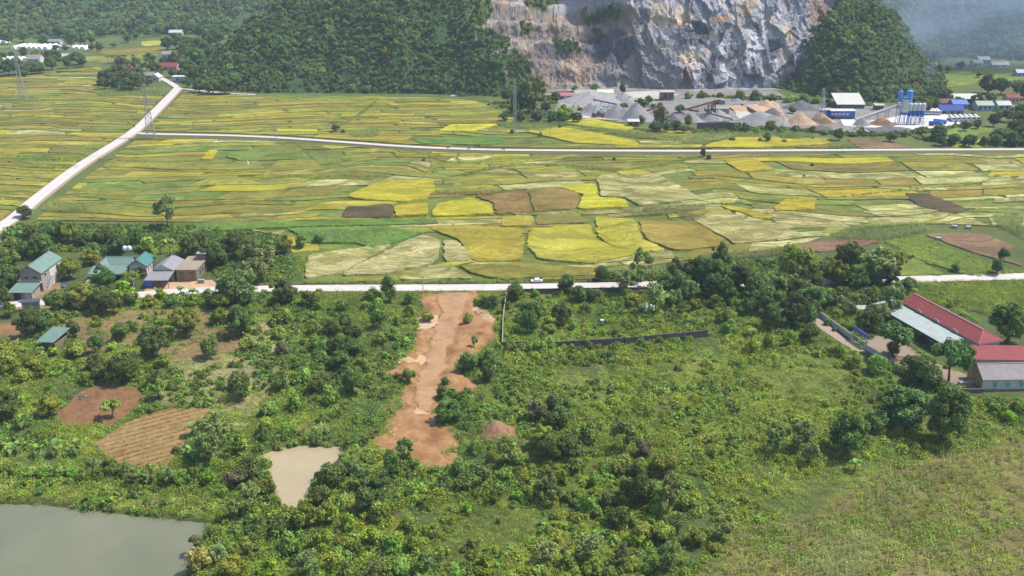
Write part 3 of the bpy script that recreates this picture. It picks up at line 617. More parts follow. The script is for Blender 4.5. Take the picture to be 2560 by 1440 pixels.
# hills further back
def far_hill(name, x0, x1, y0, y1, st, hf, label):
    X, Y = np.meshgrid(np.arange(x0, x1, st), np.arange(y0, y1, st)); Z = hf(X, Y)
    tag(link("hill", grid_mesh(name, X, Y, Z, HILLM)), label, "hill", kind="structure"); return hf
def far_left(x, y):
    foot = 1090 + .25 * (x + 500) + 60 * (fbm(x * .004, y * 0 + 3, 71) - .5) * 2; d = y - foot; up = np.clip(d, 0, None)
    return np.where(d < 0, np.maximum(d * .02 - .5, -6), np.minimum(up * .17, 130) + sstep(0, 120, d) * 34 * (fbm(x * .006, y * .006, 73, 4) - .42)) 
def far_right(x, y):
    foot = 905 - .05 * (x - 400) - 110 * sstep(430, 330, x) + 30 * (fbm(x * .01, y * 0 + 3, 75) - .5) * 2; d = y - foot; up = np.clip(d, 0, None)
    return np.where(d < 0, np.maximum(d * .03 - .5, -6), np.minimum(up * .52, 150) + sstep(0, 60, d) * 30 * (fbm(x * .011, y * .011, 77, 4) - .45))
far_hill("hill_far", -1500, 260, 1020, 2300, 13, far_left, "hazy forested hills closing the valley beyond the greenhouses")
far_hill("hill_far", 300, 900, 860, 1400, 7, far_right, "smoky blue forested slope rising behind the white roofed farmhouses")
# ------------------------------------------------------------------ plant prototypes (unit size, shared by all copies)
def leafmat(name, c, hue=.03, val=.35, trans=.22, rough=.6):
    m = NT(name, rough, .25); r = m.rand(); t = m.attr("tint", "Fac")
    col = m.hsv(m.mix(0.0, c, c), m.rng(r, .5 - hue, .5 + hue * .6), m.rng(t, 1.16, 1.0), m.math('MULTIPLY', m.rng(r, 1 - val * .7, 1 + val), m.rng(t, .45, 1.65)))
    lc = m.node("ShaderNodeObjectInfo").outputs["Location"]; ln = m.noise(lc, .05, 3, .6); col = m.hsv(col, m.rng(m.ramp(ln, [(.3, 0.0), (.7, 1.0)]), .512, .486), 1.0, m.rng(m.ramp(ln, [(.3, 0.0), (.7, 1.0)]), .74, 1.3))
    m.base(col); tr = m.node("ShaderNodeBsdfTranslucent"); m.l.new(m.mix(1.0, col, (1.25, 1.3, .7, 1), 'MULTIPLY'), tr.inputs[0])
    mx = m.node("ShaderNodeMixShader"); mx.inputs[0].default_value = trans; m.l.new(m.b.outputs[0], mx.inputs[1]); m.l.new(tr.outputs[0], mx.inputs[2])
    m.l.new(mx.outputs[0], m.n["Material Output"].inputs[0]); return m.m
LEAF = {'b': leafmat("dark_glossy_leaves", (.092, .142, .036, 1)), 'l': leafmat("yellow_green_leaves", (0.188, 0.233, 0.042, 1)), 'f': leafmat("grey_green_feathery_leaves", (0.151, 0.194, 0.063, 1)),
        'v': leafmat("vine_leaves", (0.139, 0.213, 0.042, 1)), 's': leafmat("bright_young_leaves", (0.181, 0.284, 0.035, 1)), 'r': leafmat("flame_tree_leaves", (.085, .155, .040, 1)),
        'd': leafmat("dull_brown_leaves", (.135, .128, .06, 1), .008), 'n': leafmat("banana_leaf_blade", (.16, .26, .075, 1), trans=.35), 'p': leafmat("palm_frond", (0.166, 0.207, 0.053, 1)),
        'g': leafmat("reed_blades", (0.303, 0.310, 0.125, 1)), 'w': leafmat("weed_leaves", (0.151, 0.220, 0.044, 1)), 'k': leafmat("straw_maize_leaves", (.215, .212, .078, 1)), 'h': leafmat("hill_forest_leaves", (.088, .132, .045, 1), .04, .8, .15),
        'm': leafmat("maize_leaves", (0.181, 0.233, 0.074, 1)), 'y': leafmat("cream_flowering_leaves", (0.332, 0.323, 0.094, 1)), 'q': leafmat("lush_weed_leaves", (0.188, 0.245, 0.037, 1)), 'c': leafmat("grass_blades", (0.212, 0.259, 0.051, 1)), 'e': leafmat("pale_lemongrass_blades", (0.317, 0.298, 0.125, 1))}
BARK = plain("grey_brown_bark", (.10, .075, .055, 1), .9, .25, 3.0)
NR = np.random.RandomState(5)
def leaves(P, N, size, asp=.62, tint=None, droop=0.0):
    """one four-cornered leaf spray per point, facing roughly along N"""
    n = len(P); N = N + NR.normal(0, .55, (n, 3)); N[:, 2] += .25; N /= np.linalg.norm(N, axis=1, keepdims=True)
    a = np.cross(N, NR.normal(0, 1, (n, 3))); a /= np.linalg.norm(a, axis=1, keepdims=True) + 1e-9; b = np.cross(N, a)
    s = (size * NR.uniform(.6, 1.35, n))[:, None]; w = s * asp; bend = N * s * NR.uniform(-.25, .1, n)[:, None]
    V = np.stack([P - a * s, P - b * w + bend, P + a * s * .95 - np.array((0, 0, droop)) * s, P + b * w + bend], 1).reshape(-1, 3)
    F = np.arange(n * 4).reshape(n, 4); t = NR.uniform(0, 1, n) if tint is None else np.clip(tint + NR.uniform(-.28, .28, n), 0, 1)
    return V, F, np.repeat(t, 4)
def sphere_pts(n):
    v = NR.normal(0, 1, (n, 3)); return v / np.linalg.norm(v, axis=1, keepdims=True)
def join(parts):
    V = []; F = []; T = []; o = 0
    for v, f, t in parts: V.append(v); F.append(f + o); T.append(t); o += len(v)
    return np.concatenate(V), np.concatenate(F), np.concatenate(T)
def crown(kind, nb, per, br, lsize, shape, cz, mat, up=.0, name="crown"):
    """leafy blobs arranged by shape(); leaves only where a blob is on the outside"""
    C = []; 
    while len(C) < nb:
        q = shape()
        if q is not None: C.append(q)
    C = np.array(C); R = NR.uniform(br[0], br[1], nb); C[:, 2] += cz; parts = []
    for i in range(nb):
        d = sphere_pts(per); d = d[d[:, 2] > -.55 + up]; P = C[i] + d * R[i] * NR.uniform(.78, 1.08, (len(d), 1)); P[:, 2] = np.where(P[:, 2] < .03, .03 + .1 * NR.rand(len(P)), P[:, 2])
        keep = np.ones(len(P), bool)
        for j in range(nb):
            if j != i: keep &= np.linalg.norm(P - C[j], axis=1) > R[j] * .72
        P = P[keep]; d = d[keep]
        if len(P): parts.append(leaves(P, d, lsize, tint=np.full(len(P), NR.uniform(.2, .8)), droop=.2))
        # closed inner foliage so that the crown is not hollow
        n = 26; dd = sphere_pts(n); parts.append(leaves(C[i] + dd * R[i] * .55, dd, R[i] * .42, .9, np.full(n, .35)))
    V, F, T = join(parts); me = mesh_np(name, V, F, mat, False, {"tint": T}); return me
def ell(rx, rz, inner=.35):
    def f():
        v = NR.uniform(-1, 1, 3); L = np.linalg.norm(v)
        return None if L > 1 or L < inner else np.array((v[0] * rx, v[1] * rx, v[2] * rz))
    return f
def dome(rx, rz, zmin=0):
    def f():
        v = NR.uniform(-1, 1, 3); v[2] = abs(v[2]); L = np.linalg.norm(v)
        return None if L > 1 or L < .3 else np.array((v[0] * rx, v[1] * rx, zmin + v[2] * rz))
    return f
def trunk(h, r, top, nb=4, lean=.12, name="trunk"):
    mb = MB(); lx, ly = NR.uniform(-lean, lean, 2); p0 = Vector((0, 0, -.05)); p1 = Vector((lx * .5, ly * .5, h * .5)); p2 = Vector((lx, ly, h))
    mb.bar(p0, p1, r * 1.25, 6, r * .9); mb.bar(p1, p2, r * .9, 6, r * .7)
    for k in range(nb):
        a = 2 * pi * k / nb + NR.uniform(-.5, .5); e = p2 + Vector((cos(a) * .5, sin(a) * .5, (top - h) * NR.uniform(.5, .9))); mid = p2.lerp(e, .5) + Vector((0, 0, -.06))
        mb.bar(p2, mid, r * .6, 5, r * .4); mb.bar(mid, e, r * .4, 5, r * .18)
    return mesh_np(name, np.array(mb.V), mb.F, BARK)
PROTO = {}
def proto(k, n, fc, ft, hc): PROTO[k] = ([(fc(), ft()) for _ in range(n)], hc)
proto('b', 7, lambda: crown('b', 17, 150, (.30, .48), .085, ell(.72, .58), 1.02, LEAF['b']), lambda: trunk(.5, .07, 1.1), 1.0)
proto('B', 3, lambda: crown('b', 44, 170, (.17, .30), .046, ell(.80, .66, .45), 1.02, LEAF['b']), lambda: trunk(.5, .07, 1.1, 6), 1.0)
proto('L', 2, lambda: crown('l', 44, 170, (.17, .30), .046, ell(.80, .66, .45), 1.02, LEAF['l']), lambda: trunk(.5, .07, 1.1, 6), 1.0)
proto('l', 5, lambda: crown('l', 15, 130, (.28, .46), .09, ell(.72, .62), 1.0, LEAF['l']), lambda: trunk(.45, .06, 1.1), 1.0)
proto('f', 4, lambda: crown('f', 22, 70, (.20, .34), .08, ell(.85, .80, .3), 1.45, LEAF['f']), lambda: trunk(.8, .05, 1.7, 5, .2), 1.45)
proto('v', 6, lambda: crown('v', 16, 130, (.28, .44), .095, dome(.68, .95), .2, LEAF['v']), lambda: trunk(.4, .07, .9), .62)
proto('s', 4, lambda: crown('s', 12, 110, (.26, .42), .105, ell(.66, .55, .2), .75, LEAF['s']), lambda: trunk(.3, .05, .8), .72)
proto('r', 3, lambda: crown('r', 22, 120, (.24, .36), .075, dome(.85, .45, .55), .55, LEAF['r'], .0), lambda: trunk(.75, .06, 1.25, 6), 1.1)
proto('d', 3, lambda: crown('d', 15, 90, (.22, .38), .08, ell(.72, .62), .95, LEAF['d']), lambda: trunk(.45, .06, 1.1), .95)
proto('t', 3, lambda: crown('t', 13, 90, (.20, .34), .10, ell(.75, .40, .3), 1.55, LEAF['v']), lambda: trunk(.95, .05, 1.6, 5, .25), 1.5)
proto('c', 3, lambda: crown('c', 17, 120, (.26, .40), .085, ell(.45, .95, .2), 1.15, LEAF['b']), lambda: trunk(.5, .08, 1.4), 1.1)
proto('y', 2, lambda: crown('y', 14, 110, (.26, .42), .10, ell(.68, .62), .9, LEAF['y']), lambda: trunk(.45, .06, 1.0), .9)
def blade(n, L, w, arch, base, az, rise, mat_t, fold=.25, seg=5):
    """arched strip: list of cross sections from base"""
    V = []; d = np.array((cos(az), sin(az), 0)); s = np.array((-sin(az), cos(az), 0))
    for k in range(seg + 1):
        t = k / seg; p = np.array(base) + d * L * (t * .95 - .0) * cos(rise) + np.array((0, 0, 1)) * (L * t * sin(rise) - arch * L * t * t)
        ww = w * (sin(pi * min(1, t * .92 + .08)) ** .7 if w > .12 else (1 - t * .9)); V += [p - s * ww + np.array((0, 0, fold * ww)), p, p + s * ww + np.array((0, 0, fold * ww))]
    F = []
    for k in range(seg):
        a = 3 * k; F += [(a, a+1, a+4, a+3), (a+1, a+2, a+5, a+4)]
    return np.array(V), np.array(F), np.full(len(V), mat_t)
def blades_mesh(name, n, L, w, arch, spread, mat, rise=(.6, 1.35), seg=4, h0=0.0):
    parts = []
    for i in range(n):
        r = NR.uniform(0, spread); a = NR.uniform(0, 2*pi); parts.append(blade(1, L * NR.uniform(.6, 1.15), w, arch * NR.uniform(.5, 1.3), (r*cos(a), r*sin(a), h0), a + NR.uniform(-.6, .6), NR.uniform(*rise), NR.rand(), .2, seg))
    V, F, T = join(parts); return mesh_np(name, V, F, mat, False, {"tint": T})
NB = 'banana'
BAN_LEAF = [mesh_np("leaf", *(lambda v, f, t: (v, f))(*blade(1, 1.0, .20, ar, (0, 0, 0), 0, ri, .6, .3, 6)), LEAF['n'], True, {"tint": np.full(21, tt)}) for ar, ri, tt in ((.75, 1.0, .4), (.55, 1.15, .55), (.95, .75, .25), (.35, 1.3, .65))]
_mb = MB().bar((0, 0, -.02), (0, 0, .62), .06, 7, .035); BAN_STEM = mesh_np("stem", np.array(_mb.V), _mb.F, plain("banana_stem", (.16, .17, .07, 1), .7, .2, 4.0))
def frond_mesh(arch, rise):
    v, f, t = blade(1, 1.0, .015, arch, (0, 0, 0), 0, rise, .3, 0, 8); parts = [(v, f, t)]
    for k in range(1, 22):
        u = k / 22; p = np.array((u * .95 * cos(rise), 0, u * sin(rise) - arch * u * u)); l = .26 * sin(pi * min(1, u * .85 + .12)) + .04
        for s in (-1, 1):
            vv = np.array([p, p + (.03, 0, 0), p + (.05 + l * .45, s * l, -.55 * l * 1.0), p + (l * .40, s * l * .96, -.6 * l)]); parts.append((vv, np.array([(0, 1, 2, 3)]), np.full(4, NR.rand())))
    V, F, T = join(parts); return mesh_np("frond", V, F, LEAF['p'], False, {"tint": T})
FRONDS = [frond_mesh(.9, .9), frond_mesh(.7, 1.15), frond_mesh(1.15, .55)]
_mb = MB(); [_mb.bar((.04 * sin(k * .5), 0, k * .25), (.04 * sin((k+1) * .5), 0, (k+1) * .25), .05 - .005 * k, 7, .045 - .005 * k) for k in range(4)]; PALM_TRUNK = mesh_np("trunk", np.array(_mb.V), _mb.F, BARK)
REED = [blades_mesh("reed", 150, 1.0, .022, .75, .22, LEAF['g'], (.75, 1.45), 5) for _ in range(3)]

# ------------------------------------------------------------------ placing single plants
LBL = {}
def plant_at(kind, x, y, R, label, group, name, cat="tree", z=None, sz=1.0):
    z = float(hground(np.array([x]), np.array([y]))[0]) if z is None else z
    rz = rnd.uniform(0, 6.28)
    if kind == 'n':
        o = empty(name, (x, y, z), rz, label, cat, group); st = link("stem", BAN_STEM, o); st.scale = (R, R, R); nl = rnd.randint(7, 9)
        for k in range(nl):
            l = link("leaf", BAN_LEAF[rnd.randrange(4)], o, (0, 0, .58 * R), k * 2.4 + rnd.uniform(-.3, .3)); l.scale = (R * rnd.uniform(.8, 1.1),) * 3
        return o
    if kind == 'p':
        o = empty(name, (x, y, z), rz, label, cat, group); t = link("trunk", PALM_TRUNK, o); H = R * sz; t.scale = (R, R, H); nl = 15
        for k in range(nl):
            l = link("frond", FRONDS[0 if k % 3 == 0 else (1 if k % 3 == 1 else 2)], o, (0, 0, H * .99), k * 2.4); l.scale = (R * rnd.uniform(.9, 1.1),) * 3
        return o
    if kind == 'g':
        o = link(name, REED[rnd.randrange(3)], None, (x, y, z), rz); o.scale = (R * 1.25,) * 3; return tag(o, label, cat, group)
    if R > 3.7 and kind in 'bl': kind = kind.upper()
    pr, hc = PROTO[kind]; cm, tm_ = pr[rnd.randrange(len(pr))]
    o = empty(name, (x, y, z), rz, label, cat, group); s = (R * rnd.uniform(.8, 1.15), R * rnd.uniform(.8, 1.15), R * sz * rnd.uniform(.82, 1.2))
    link("trunk", tm_, o).scale = s; link("crown", cm, o).scale = s; return o
HC = {k: v[1] for k, v in PROTO.items()}; HC.update(n=.75, g=.55, p=1.0)
def plant_px(kind, cx, cy, r, label, group, name, cat="tree", sz=1.0):
    """crown centre and radius as seen in the photo -> a rooted plant of that size"""
    by = cy + .92 * HC[kind] * r * sz * (1.0 if kind != 'p' else 2.2); x, y = G(cx, by); R = r / S(x, y)
    return plant_at(kind, x, y, R, label, group, name, cat, sz=sz if kind != 'p' else 2.2 * sz)
T = {4: (0, 480), 5: (850, 480), 6: (1700, 480), 7: (0, 960), 8: (850, 960), 9: (1700, 960)}
TREES = {
 4: "f1250,130,105 d190,150,60 b90,620,115 b40,780,85 l90,480,65 b250,330,85 b440,290,95 b330,400,95 l540,310,85 b640,340,75 b760,330,75 b900,380,85 b1010,330,75 l1100,390,65 b840,300,60 b700,430,65 b180,420,70 "
    "p1280,380,95 b1420,400,85 b1500,370,85 b1600,450,115 b1750,400,105 b1640,500,65 f1860,400,85 f1980,490,120 l2120,400,75 f1930,560,105 b2250,360,65 b2380,330,55 "
    "l520,560,95 l680,470,75 b780,640,85 l980,630,85 l1060,590,50 b450,790,95 b560,760,75 l640,770,105 b760,800,105 s920,720,105 b850,830,85 s1200,770,60 s1300,800,62 s1440,800,70 v1350,800,60 n1180,740,55 n1350,720,55 n1440,735,60 n1560,740,60 n1660,720,55 "
    "l1640,790,90 f1730,690,120 f1830,650,95 f1850,740,75 b2110,720,118 b2310,780,82 v2370,860,62 b340,950,85 l420,930,65 b230,980,110 b550,1020,68 s720,960,58 l580,1150,85 b720,1140,65 s840,1150,50 s400,1180,52 b900,1030,85 b980,990,52 b1150,1120,135 l1390,960,115 s1270,1000,50 "
    "s1640,930,85 b1800,960,115 s1850,1030,52 l1840,1120,62 b1570,1150,92 b930,1290,135 b720,1260,82 s1220,1270,82 b1190,1390,75 l640,1370,62 b740,1350,62 l60,1150,95 l60,1270,95 l250,1250,72 n190,1180,55 "
    "v2100,930,85 v2080,1050,72 v2350,920,58 v2340,1020,72 v2370,1140,68 v2390,1230,62 b2400,1390,110 v2250,1380,92 b2100,1390,85 b1780,1400,85 v2200,1250,62 d2110,1150,62 d1700,1050,60 b2480,1000,75 b2520,1150,75 v2480,1260,62 n130,280,70 n60,300,60 l100,360,60 s70,880,70 s420,1330,60 l320,1330,60 l480,1280,65 l180,1350,70",
 5: "c370,710,85 v240,770,78 v20,850,62 v280,860,75 b50,960,75 b290,950,75 b100,1030,85 v400,1040,75 v470,1110,62 l510,890,52 l655,915,55 l955,930,52 v530,790,62 b100,1140,85 l150,1270,78 b100,1410,105 b515,1370,52 f1000,1105,38 b950,1260,85 b1100,1240,75 b1100,1340,75 b1130,810,64 s1060,810,55 b1300,750,62 s1440,740,28 "
    "b1690,690,78 b1780,760,72 b1880,760,62 f2110,640,92 f2240,550,92 b1940,600,62 f2480,580,75 b1440,860,105 b1650,900,105 b1400,970,85 v1560,1010,62 v1830,870,55 l2180,800,65 f2350,770,110 b2470,790,85 b2520,640,85 v1750,1000,55 v300,1100,70 v200,850,60 b10,1250,80 v430,950,55 v350,1230,60 b780,1400,40 v1180,1150,40",
 6: "b290,490,90 b230,640,112 b60,600,75 b60,720,85 b430,620,85 b550,700,85 l860,550,155 b850,670,105 b1150,560,85 b1250,480,120 f1450,500,125 l1600,510,75 l1160,600,92 b1300,640,85 b1550,610,75 b1680,690,62 b1030,770,105 l1400,760,72 f1570,800,105 f1200,820,62 v270,820,68 l120,840,52 v400,820,55 b510,850,65 b640,790,122 b830,880,132 b660,930,95 l340,910,75 v360,1010,75 "
    "l520,1020,62 l530,1130,75 l670,1110,68 l800,1080,75 b960,1030,85 b940,940,85 b1400,960,95 s1320,890,45 r1580,1080,145 r2000,1230,175 b2430,960,170 b1740,1390,190 v1450,1290,95 v1300,1260,85 v1180,1190,60 b700,700,70 b330,740,80 b1420,650,60 b2400,470,45 b2350,560,50 b2050,560,30",
 7: "b50,140,135 s170,130,60 l370,130,120 t830,140,85 t1180,20,70 b1800,30,92 n190,250,90 n40,420,75 n160,440,75 n300,470,75 n430,450,85 n590,450,85 n520,490,60 n90,470,60 f1600,330,112 f1560,440,105 n1440,480,85 n1440,310,85 g1780,290,85 g2400,300,95 g2250,320,72 b1860,610,115 l1980,300,70 l1800,430,85 d1760,700,85 f1850,830,105 b2480,670,115 b2380,840,95 l2290,960,115 v2450,950,95 v2100,1050,105 "
    "v1870,1230,95 v2150,1180,112 v1470,1150,70 y1480,1310,105 l2400,1150,105 v2300,1300,115 v2000,1350,95 v1750,1330,105 l2500,1300,85 g0,760,75 g1150,870,62 g1310,850,62 v1650,1000,65 v1000,660,62 v1130,660,65 v1260,670,65 v1400,690,72 v1560,700,75 v700,570,62 v830,590,66 v930,630,50 b1980,380,50 v2120,340,60 v1650,800,60 v1720,900,75 v1600,1080,60 v1620,1220,80 v1900,980,70 g1700,250,50 g1560,240,40 v2000,180,80 v2200,140,80 v2450,100,90",
 8: "b800,180,115 b880,140,85 b760,60,52 d1480,180,112 b1620,120,95 b1640,240,95 l1500,370,122 b1550,480,105 f1250,460,105 v1700,430,122 v1850,370,122 v2120,370,95 f490,470,92 v400,590,85 b890,610,95 b950,700,85 b1040,650,85 v1240,680,78 v1320,640,55 v1430,630,62 f1520,740,95 v1750,600,90 d2250,470,85 l2400,560,112 b2180,740,165 b2300,770,105 v1730,830,88 v1840,910,95 s1320,820,58 b2010,840,85 v1900,720,75 "
    "f1580,790,85 b2080,970,95 l2240,1070,95 l2400,1060,105 f1840,1160,122 v1540,1200,95 v2200,1150,75 v2090,1240,85 f2440,800,115 b2500,1000,85 v2350,900,85 v2100,590,85 s2230,600,72 v530,1060,85 v640,880,75 v300,960,105 b200,840,125 v540,1190,85 v380,1190,95 v100,1230,95 v20,1260,85 s50,1030,75 v700,1100,62 s1080,1330,105 v880,1390,85 v1700,1330,95 v1870,1340,85 v2000,1390,85 v2300,1350,85 v2420,1280,95 s940,930,52 l1130,830,62 "
    "g60,830,105 v160,680,90 v560,600,60 v300,700,80 v700,640,60 v1000,480,70 v1150,300,50 d1180,1010,30 l500,1020,60 v250,1120,90 v650,1300,80 v450,1350,90 v250,1360,90 v70,1390,90   b1320,560,60 v1650,700,70 ",
 9: "b1650,140,190 b1950,240,220 b1240,380,155 b1450,270,85 f870,330,122 f700,390,95 v960,490,85 f300,1010,100 v60,880,95 v130,1110,85 n1300,580,75 v2330,180,70 v2430,230,75 v2520,180,75 n400,880,55",
}
NAMES = {'b': "mango_tree", 'l': "longan_tree", 'f': "feathery_tree", 'v': "vine_covered_tree", 's': "young_fruit_tree", 'r': "flame_tree", 'd': "dry_tree", 't': "pruned_tree", 'c': "dense_tree", 'y': "flowering_tree", 'n': "banana_plant", 'g': "reed_clump", 'p': "coconut_palm"}
LOOK = {'b': "dark green round crowned tree", 'l': "light yellow green rounded tree", 'f': "loose grey green feathery tree", 'v': "vine smothered leafy bush tree", 's': "bright green young fruit tree", 'r': "wide flat topped bright green flame tree", 'd': "dull brownish half bare tree", 't': "open pruned tree with bare forked trunk", 'c': "tall dense dark columnar tree", 'y': "cream flowering tree", 'n': "banana plant with broad arching leaves", 'g': "arching clump of pale reed grass", 'p': "coconut palm with drooping fronds"}
LAND = [("the muddy brown pond", 750, 1180), ("the big fish pond", 250, 1270), ("the reddish gravel mound", 1240, 1075), ("the clay track puddle", 1055, 1060), ("the tilled red soil plot", 250, 1015), ("the straw coloured planted plot", 390, 1095), ("the open orchard shed", 130, 875), ("the tile roofed gatehouse", 75, 770), ("the tall two storey house", 105, 720), ("the striped porch house", 290, 700), ("the orange doored house", 480, 705), ("the dense columnar tree", 975, 730), ("the clay track's mouth", 1120, 745), ("the clay track's bend", 1090, 900), ("the garden wall corner", 1257, 866), ("the long dark garden wall", 1560, 860), ("the stone monuments", 1620, 775), ("the grey stone marker", 1505, 812), ("the parked white car", 1342, 706), ("the garden wall's end", 1768, 842), ("the school lane's head", 1960, 735), ("the barred school gate", 2150, 865), ("the tiny tiled kiosk", 2300, 900), ("the yellow gabled classroom", 2430, 960), ("the red school roof", 2330, 790), ("the withered maize field", 2150, 1300), ("the grey green maize patch", 2100, 1390), ("the lemongrass patch", 560, 930), ("the orchard's bare soil", 480, 810), ("the creeper covered slope", 1750, 1040), ("the grassy clearing", 1260, 1300), ("the slanting field road", 60, 540), ("the pale lodged rice", 1030, 650), ("the roadside red soil plot", 2100, 615), ("the bean field", 2380, 650), ("the village white bungalow", 455, 204), ("the village lane", 400, 195), ("the valley greenhouses", 100, 122), ("the lower greenhouse farm", 70, 155), ("the distant grey roofed house", 438, 90), ("the crusher yard mast", 1287, 335), ("the pink roofed worker house", 1414, 250), ("the red brick hut", 1584, 318), ("the crusher house", 1667, 252), ("the dark crusher wall", 1796, 326), ("the blue plant office", 2105, 298), ("the mixing tower", 2256, 312), ("the hedge side mixer trucks", 2405, 303), ("the open barn", 2412, 262), ("the turquoise walled house", 2510, 276), ("the small white farmhouse", 2444, 168), ("the raised field road", 1760, 380), ("the road junction pylon", 378, 347), ("the tan sand heaps", 1960, 300), ("the fish pond bank", 330, 1215), ("the muddy pond's tip", 735, 1275)]
LANDW = [(n_, ) + G(a_, b_) for n_, a_, b_ in LAND]
def place_words(x, y):
    n_, a_, b_ = min(LANDW, key=lambda l: (l[1] - x) ** 2 + (l[2] - y) ** 2); d_ = math.hypot(a_ - x, b_ - y)
    return ("close beside " if d_ < 6 else "a few steps from " if d_ < 11 else "near " if d_ < 19 else "some way from ") + n_
def relabel(o, kd, R):
    sz_ = "" if kd in 'ngpcr' else "tiny " if R < 1.3 else "small " if R < 2.3 else "" if R < 3.4 else "large " if R < 5 else "huge "
    o["label"] = sz_ + LOOK[kd] + " " + place_words(o.location.x, o.location.y); o["group"] = o["label"]
count = {}
for tile, s in TREES.items():
    ox, oy = T[tile]; k_ = 860 / 2560
    for tk in s.split():
        kd = tk[0]; a, b, r = map(float, tk[1:].split(',')); cx, cy, r = ox + a * k_, oy + b * k_, r * k_
        if kd == 'v' and tile >= 7: kd = rnd.choices('vfslb', (55, 18, 9, 12, 6))[0]
        if tile == 6 and cy < 735 and kd in 'blf': r *= 1.15
        if kd == 'n': r *= 1.35
        o = plant_px(kd, cx, cy, r, "-", None, NAMES[kd], {'n': "banana plant", 'g': "reed clump", 'p': "palm"}.get(kd, "tree"), sz=1.25 if kd == 'c' else 1.0); relabel(o, kd, r / S(o.location.x, o.location.y))
        count[kd] = count.get(kd, 0) + 1
SCH = "b330,747,20 l380,752,18 b430,750,18 v480,752,18 b530,748,20 b582,742,22 l252,757,22 b205,760,20 v300,756,18 b1742,682,38 b1792,668,34 b1850,692,36 b1902,720,34 b1662,702,27 b2012,690,44 b2082,672,34 b2150,682,38 b1705,712,26 f1960,705,30 v1275,866,19 v1300,868,21 v1325,866,20 v1350,868,21 v1375,864,19 v1430,868,14 v1470,864,15 v1540,862,13 v1600,858,15 v1650,854,13 v1265,840,10 v1262,800,10 v1268,765,12 v1245,820,9 v1250,780,10 v1340,735,14 v1400,735,12 v1560,735,16 v1650,732,16 v1720,730,16 g650,1120,22 g700,1100,20 g870,1100,24 g880,1130,22 g845,1180,20 l668,1215,26 v690,1255,22 s805,1205,22 b880,1160,24 g820,1095,20 n610,1120,22 b2060,742,30 b2098,735,28 b2132,752,26 l2092,782,18 b2118,772,20 f2150,800,24 b2180,770,20 b2016,735,28 b2036,770,22 v2068,806,12 b2195,815,16 v2110,815,12 b2232,868,20 l2260,905,14 v2130,835,10 b2175,738,24 b2215,728,20 v2085,822,9 f2200,780,22 b2150,745,22"
for tk in SCH.split() + ["s%d,%d,%.1f" % (rnd.uniform(335, 590), rnd.uniform(775, 850), rnd.uniform(7, 12)) for _ in range(34)] + ["v%d,%d,%d" % (x_, 1172 + rnd.uniform(-6, 6) + .04 * x_, rnd.uniform(20, 27)) for x_ in range(10, 520, 34)]:
    kd = tk[0]; a, b, r = map(float, tk[1:].split(',')); o = plant_px(kd, a, b, r, "-", None, NAMES[kd]); relabel(o, kd, r / S(o.location.x, o.location.y)); count[kd] += 1
print("plants", sum(count.values()), count)

# ------------------------------------------------------------------ scattered plants (uncountable cover)
def protos(name, meshes):
    c = bpy.data.collections.new(name)
    for i, me in enumerate(meshes):
        o = bpy.data.objects.new("%s_%d" % (name, i), me); c.objects.link(o)
    return c
def scatter(name, P, scl, coll, label, cat, zs=None):
    """one object whose points carry instances of the small plants in coll"""
    n = len(P); me = bpy.data.meshes.new(name); me.vertices.add(n); me.vertices.foreach_set("co", np.asarray(P, np.float32).ravel())
    R = np.random.RandomState(n); rot = np.zeros((n, 3), np.float32); rot[:, 2] = R.uniform(0, 6.28, n); rot[:, 0] = R.normal(0, .1, n); rot[:, 1] = R.normal(0, .1, n)
    sc = np.asarray(scl, np.float32)[:, None].repeat(3, 1); sc[:, 2] *= R.uniform(.8, 1.25, n) if zs is None else zs
    for an, arr in (("rot", rot), ("scl", sc)):
        a = me.attributes.new(an, 'FLOAT_VECTOR', 'POINT'); a.data.foreach_set("vector", np.ascontiguousarray(arr, np.float32).ravel())
    a = me.attributes.new("pick", 'INT', 'POINT'); a.data.foreach_set("value", R.randint(0, len(coll.objects), n).astype(np.int32))
    o = link(name, me); g = bpy.data.node_groups.new(name, 'GeometryNodeTree'); g.interface.new_socket("Geometry", in_out='INPUT', socket_type='NodeSocketGeometry'); g.interface.new_socket("Geometry", in_out='OUTPUT', socket_type='NodeSocketGeometry')
    N = g.nodes; L = g.links; gi = N.new("NodeGroupInput"); go = N.new("NodeGroupOutput"); ip = N.new("GeometryNodeInstanceOnPoints"); ci = N.new("GeometryNodeCollectionInfo")
    ci.inputs[0].default_value = coll; ci.inputs["Separate Children"].default_value = True; ci.inputs["Reset Children"].default_value = True; ip.inputs["Pick Instance"].default_value = True
    def at(nm, ty):
        q = N.new("GeometryNodeInputNamedAttribute"); q.data_type = ty; q.inputs[0].default_value = nm; return q.outputs[0]
    L.new(gi.outputs[0], ip.inputs["Points"]); L.new(ci.outputs[0], ip.inputs["Instance"]); L.new(at("pick", 'INT'), ip.inputs["Instance Index"])
    L.new(at("rot", 'FLOAT_VECTOR'), ip.inputs["Rotation"]); L.new(at("scl", 'FLOAT_VECTOR'), ip.inputs["Scale"]); L.new(ip.outputs[0], go.inputs[0])
    md = o.modifiers.new("scatter", 'NODES'); md.node_group = g
    return tag(o, label, cat, kind="stuff")
def tuft(mat, n=26, s=.16, hh=.5):
    n = int(n * 1.9); s = s * .66
    P = NR.normal(0, .38, (n, 3)); P[:, 2] = np.abs(NR.normal(0, hh * .55, n)) + .08; N = P.copy(); N[:, 2] += .5; V, F, Tn = leaves(P, N, s, .55, np.full(n, NR.uniform(.3, .7)), .3); return mesh_np("tuft", V, F, mat, False, {"tint": Tn})
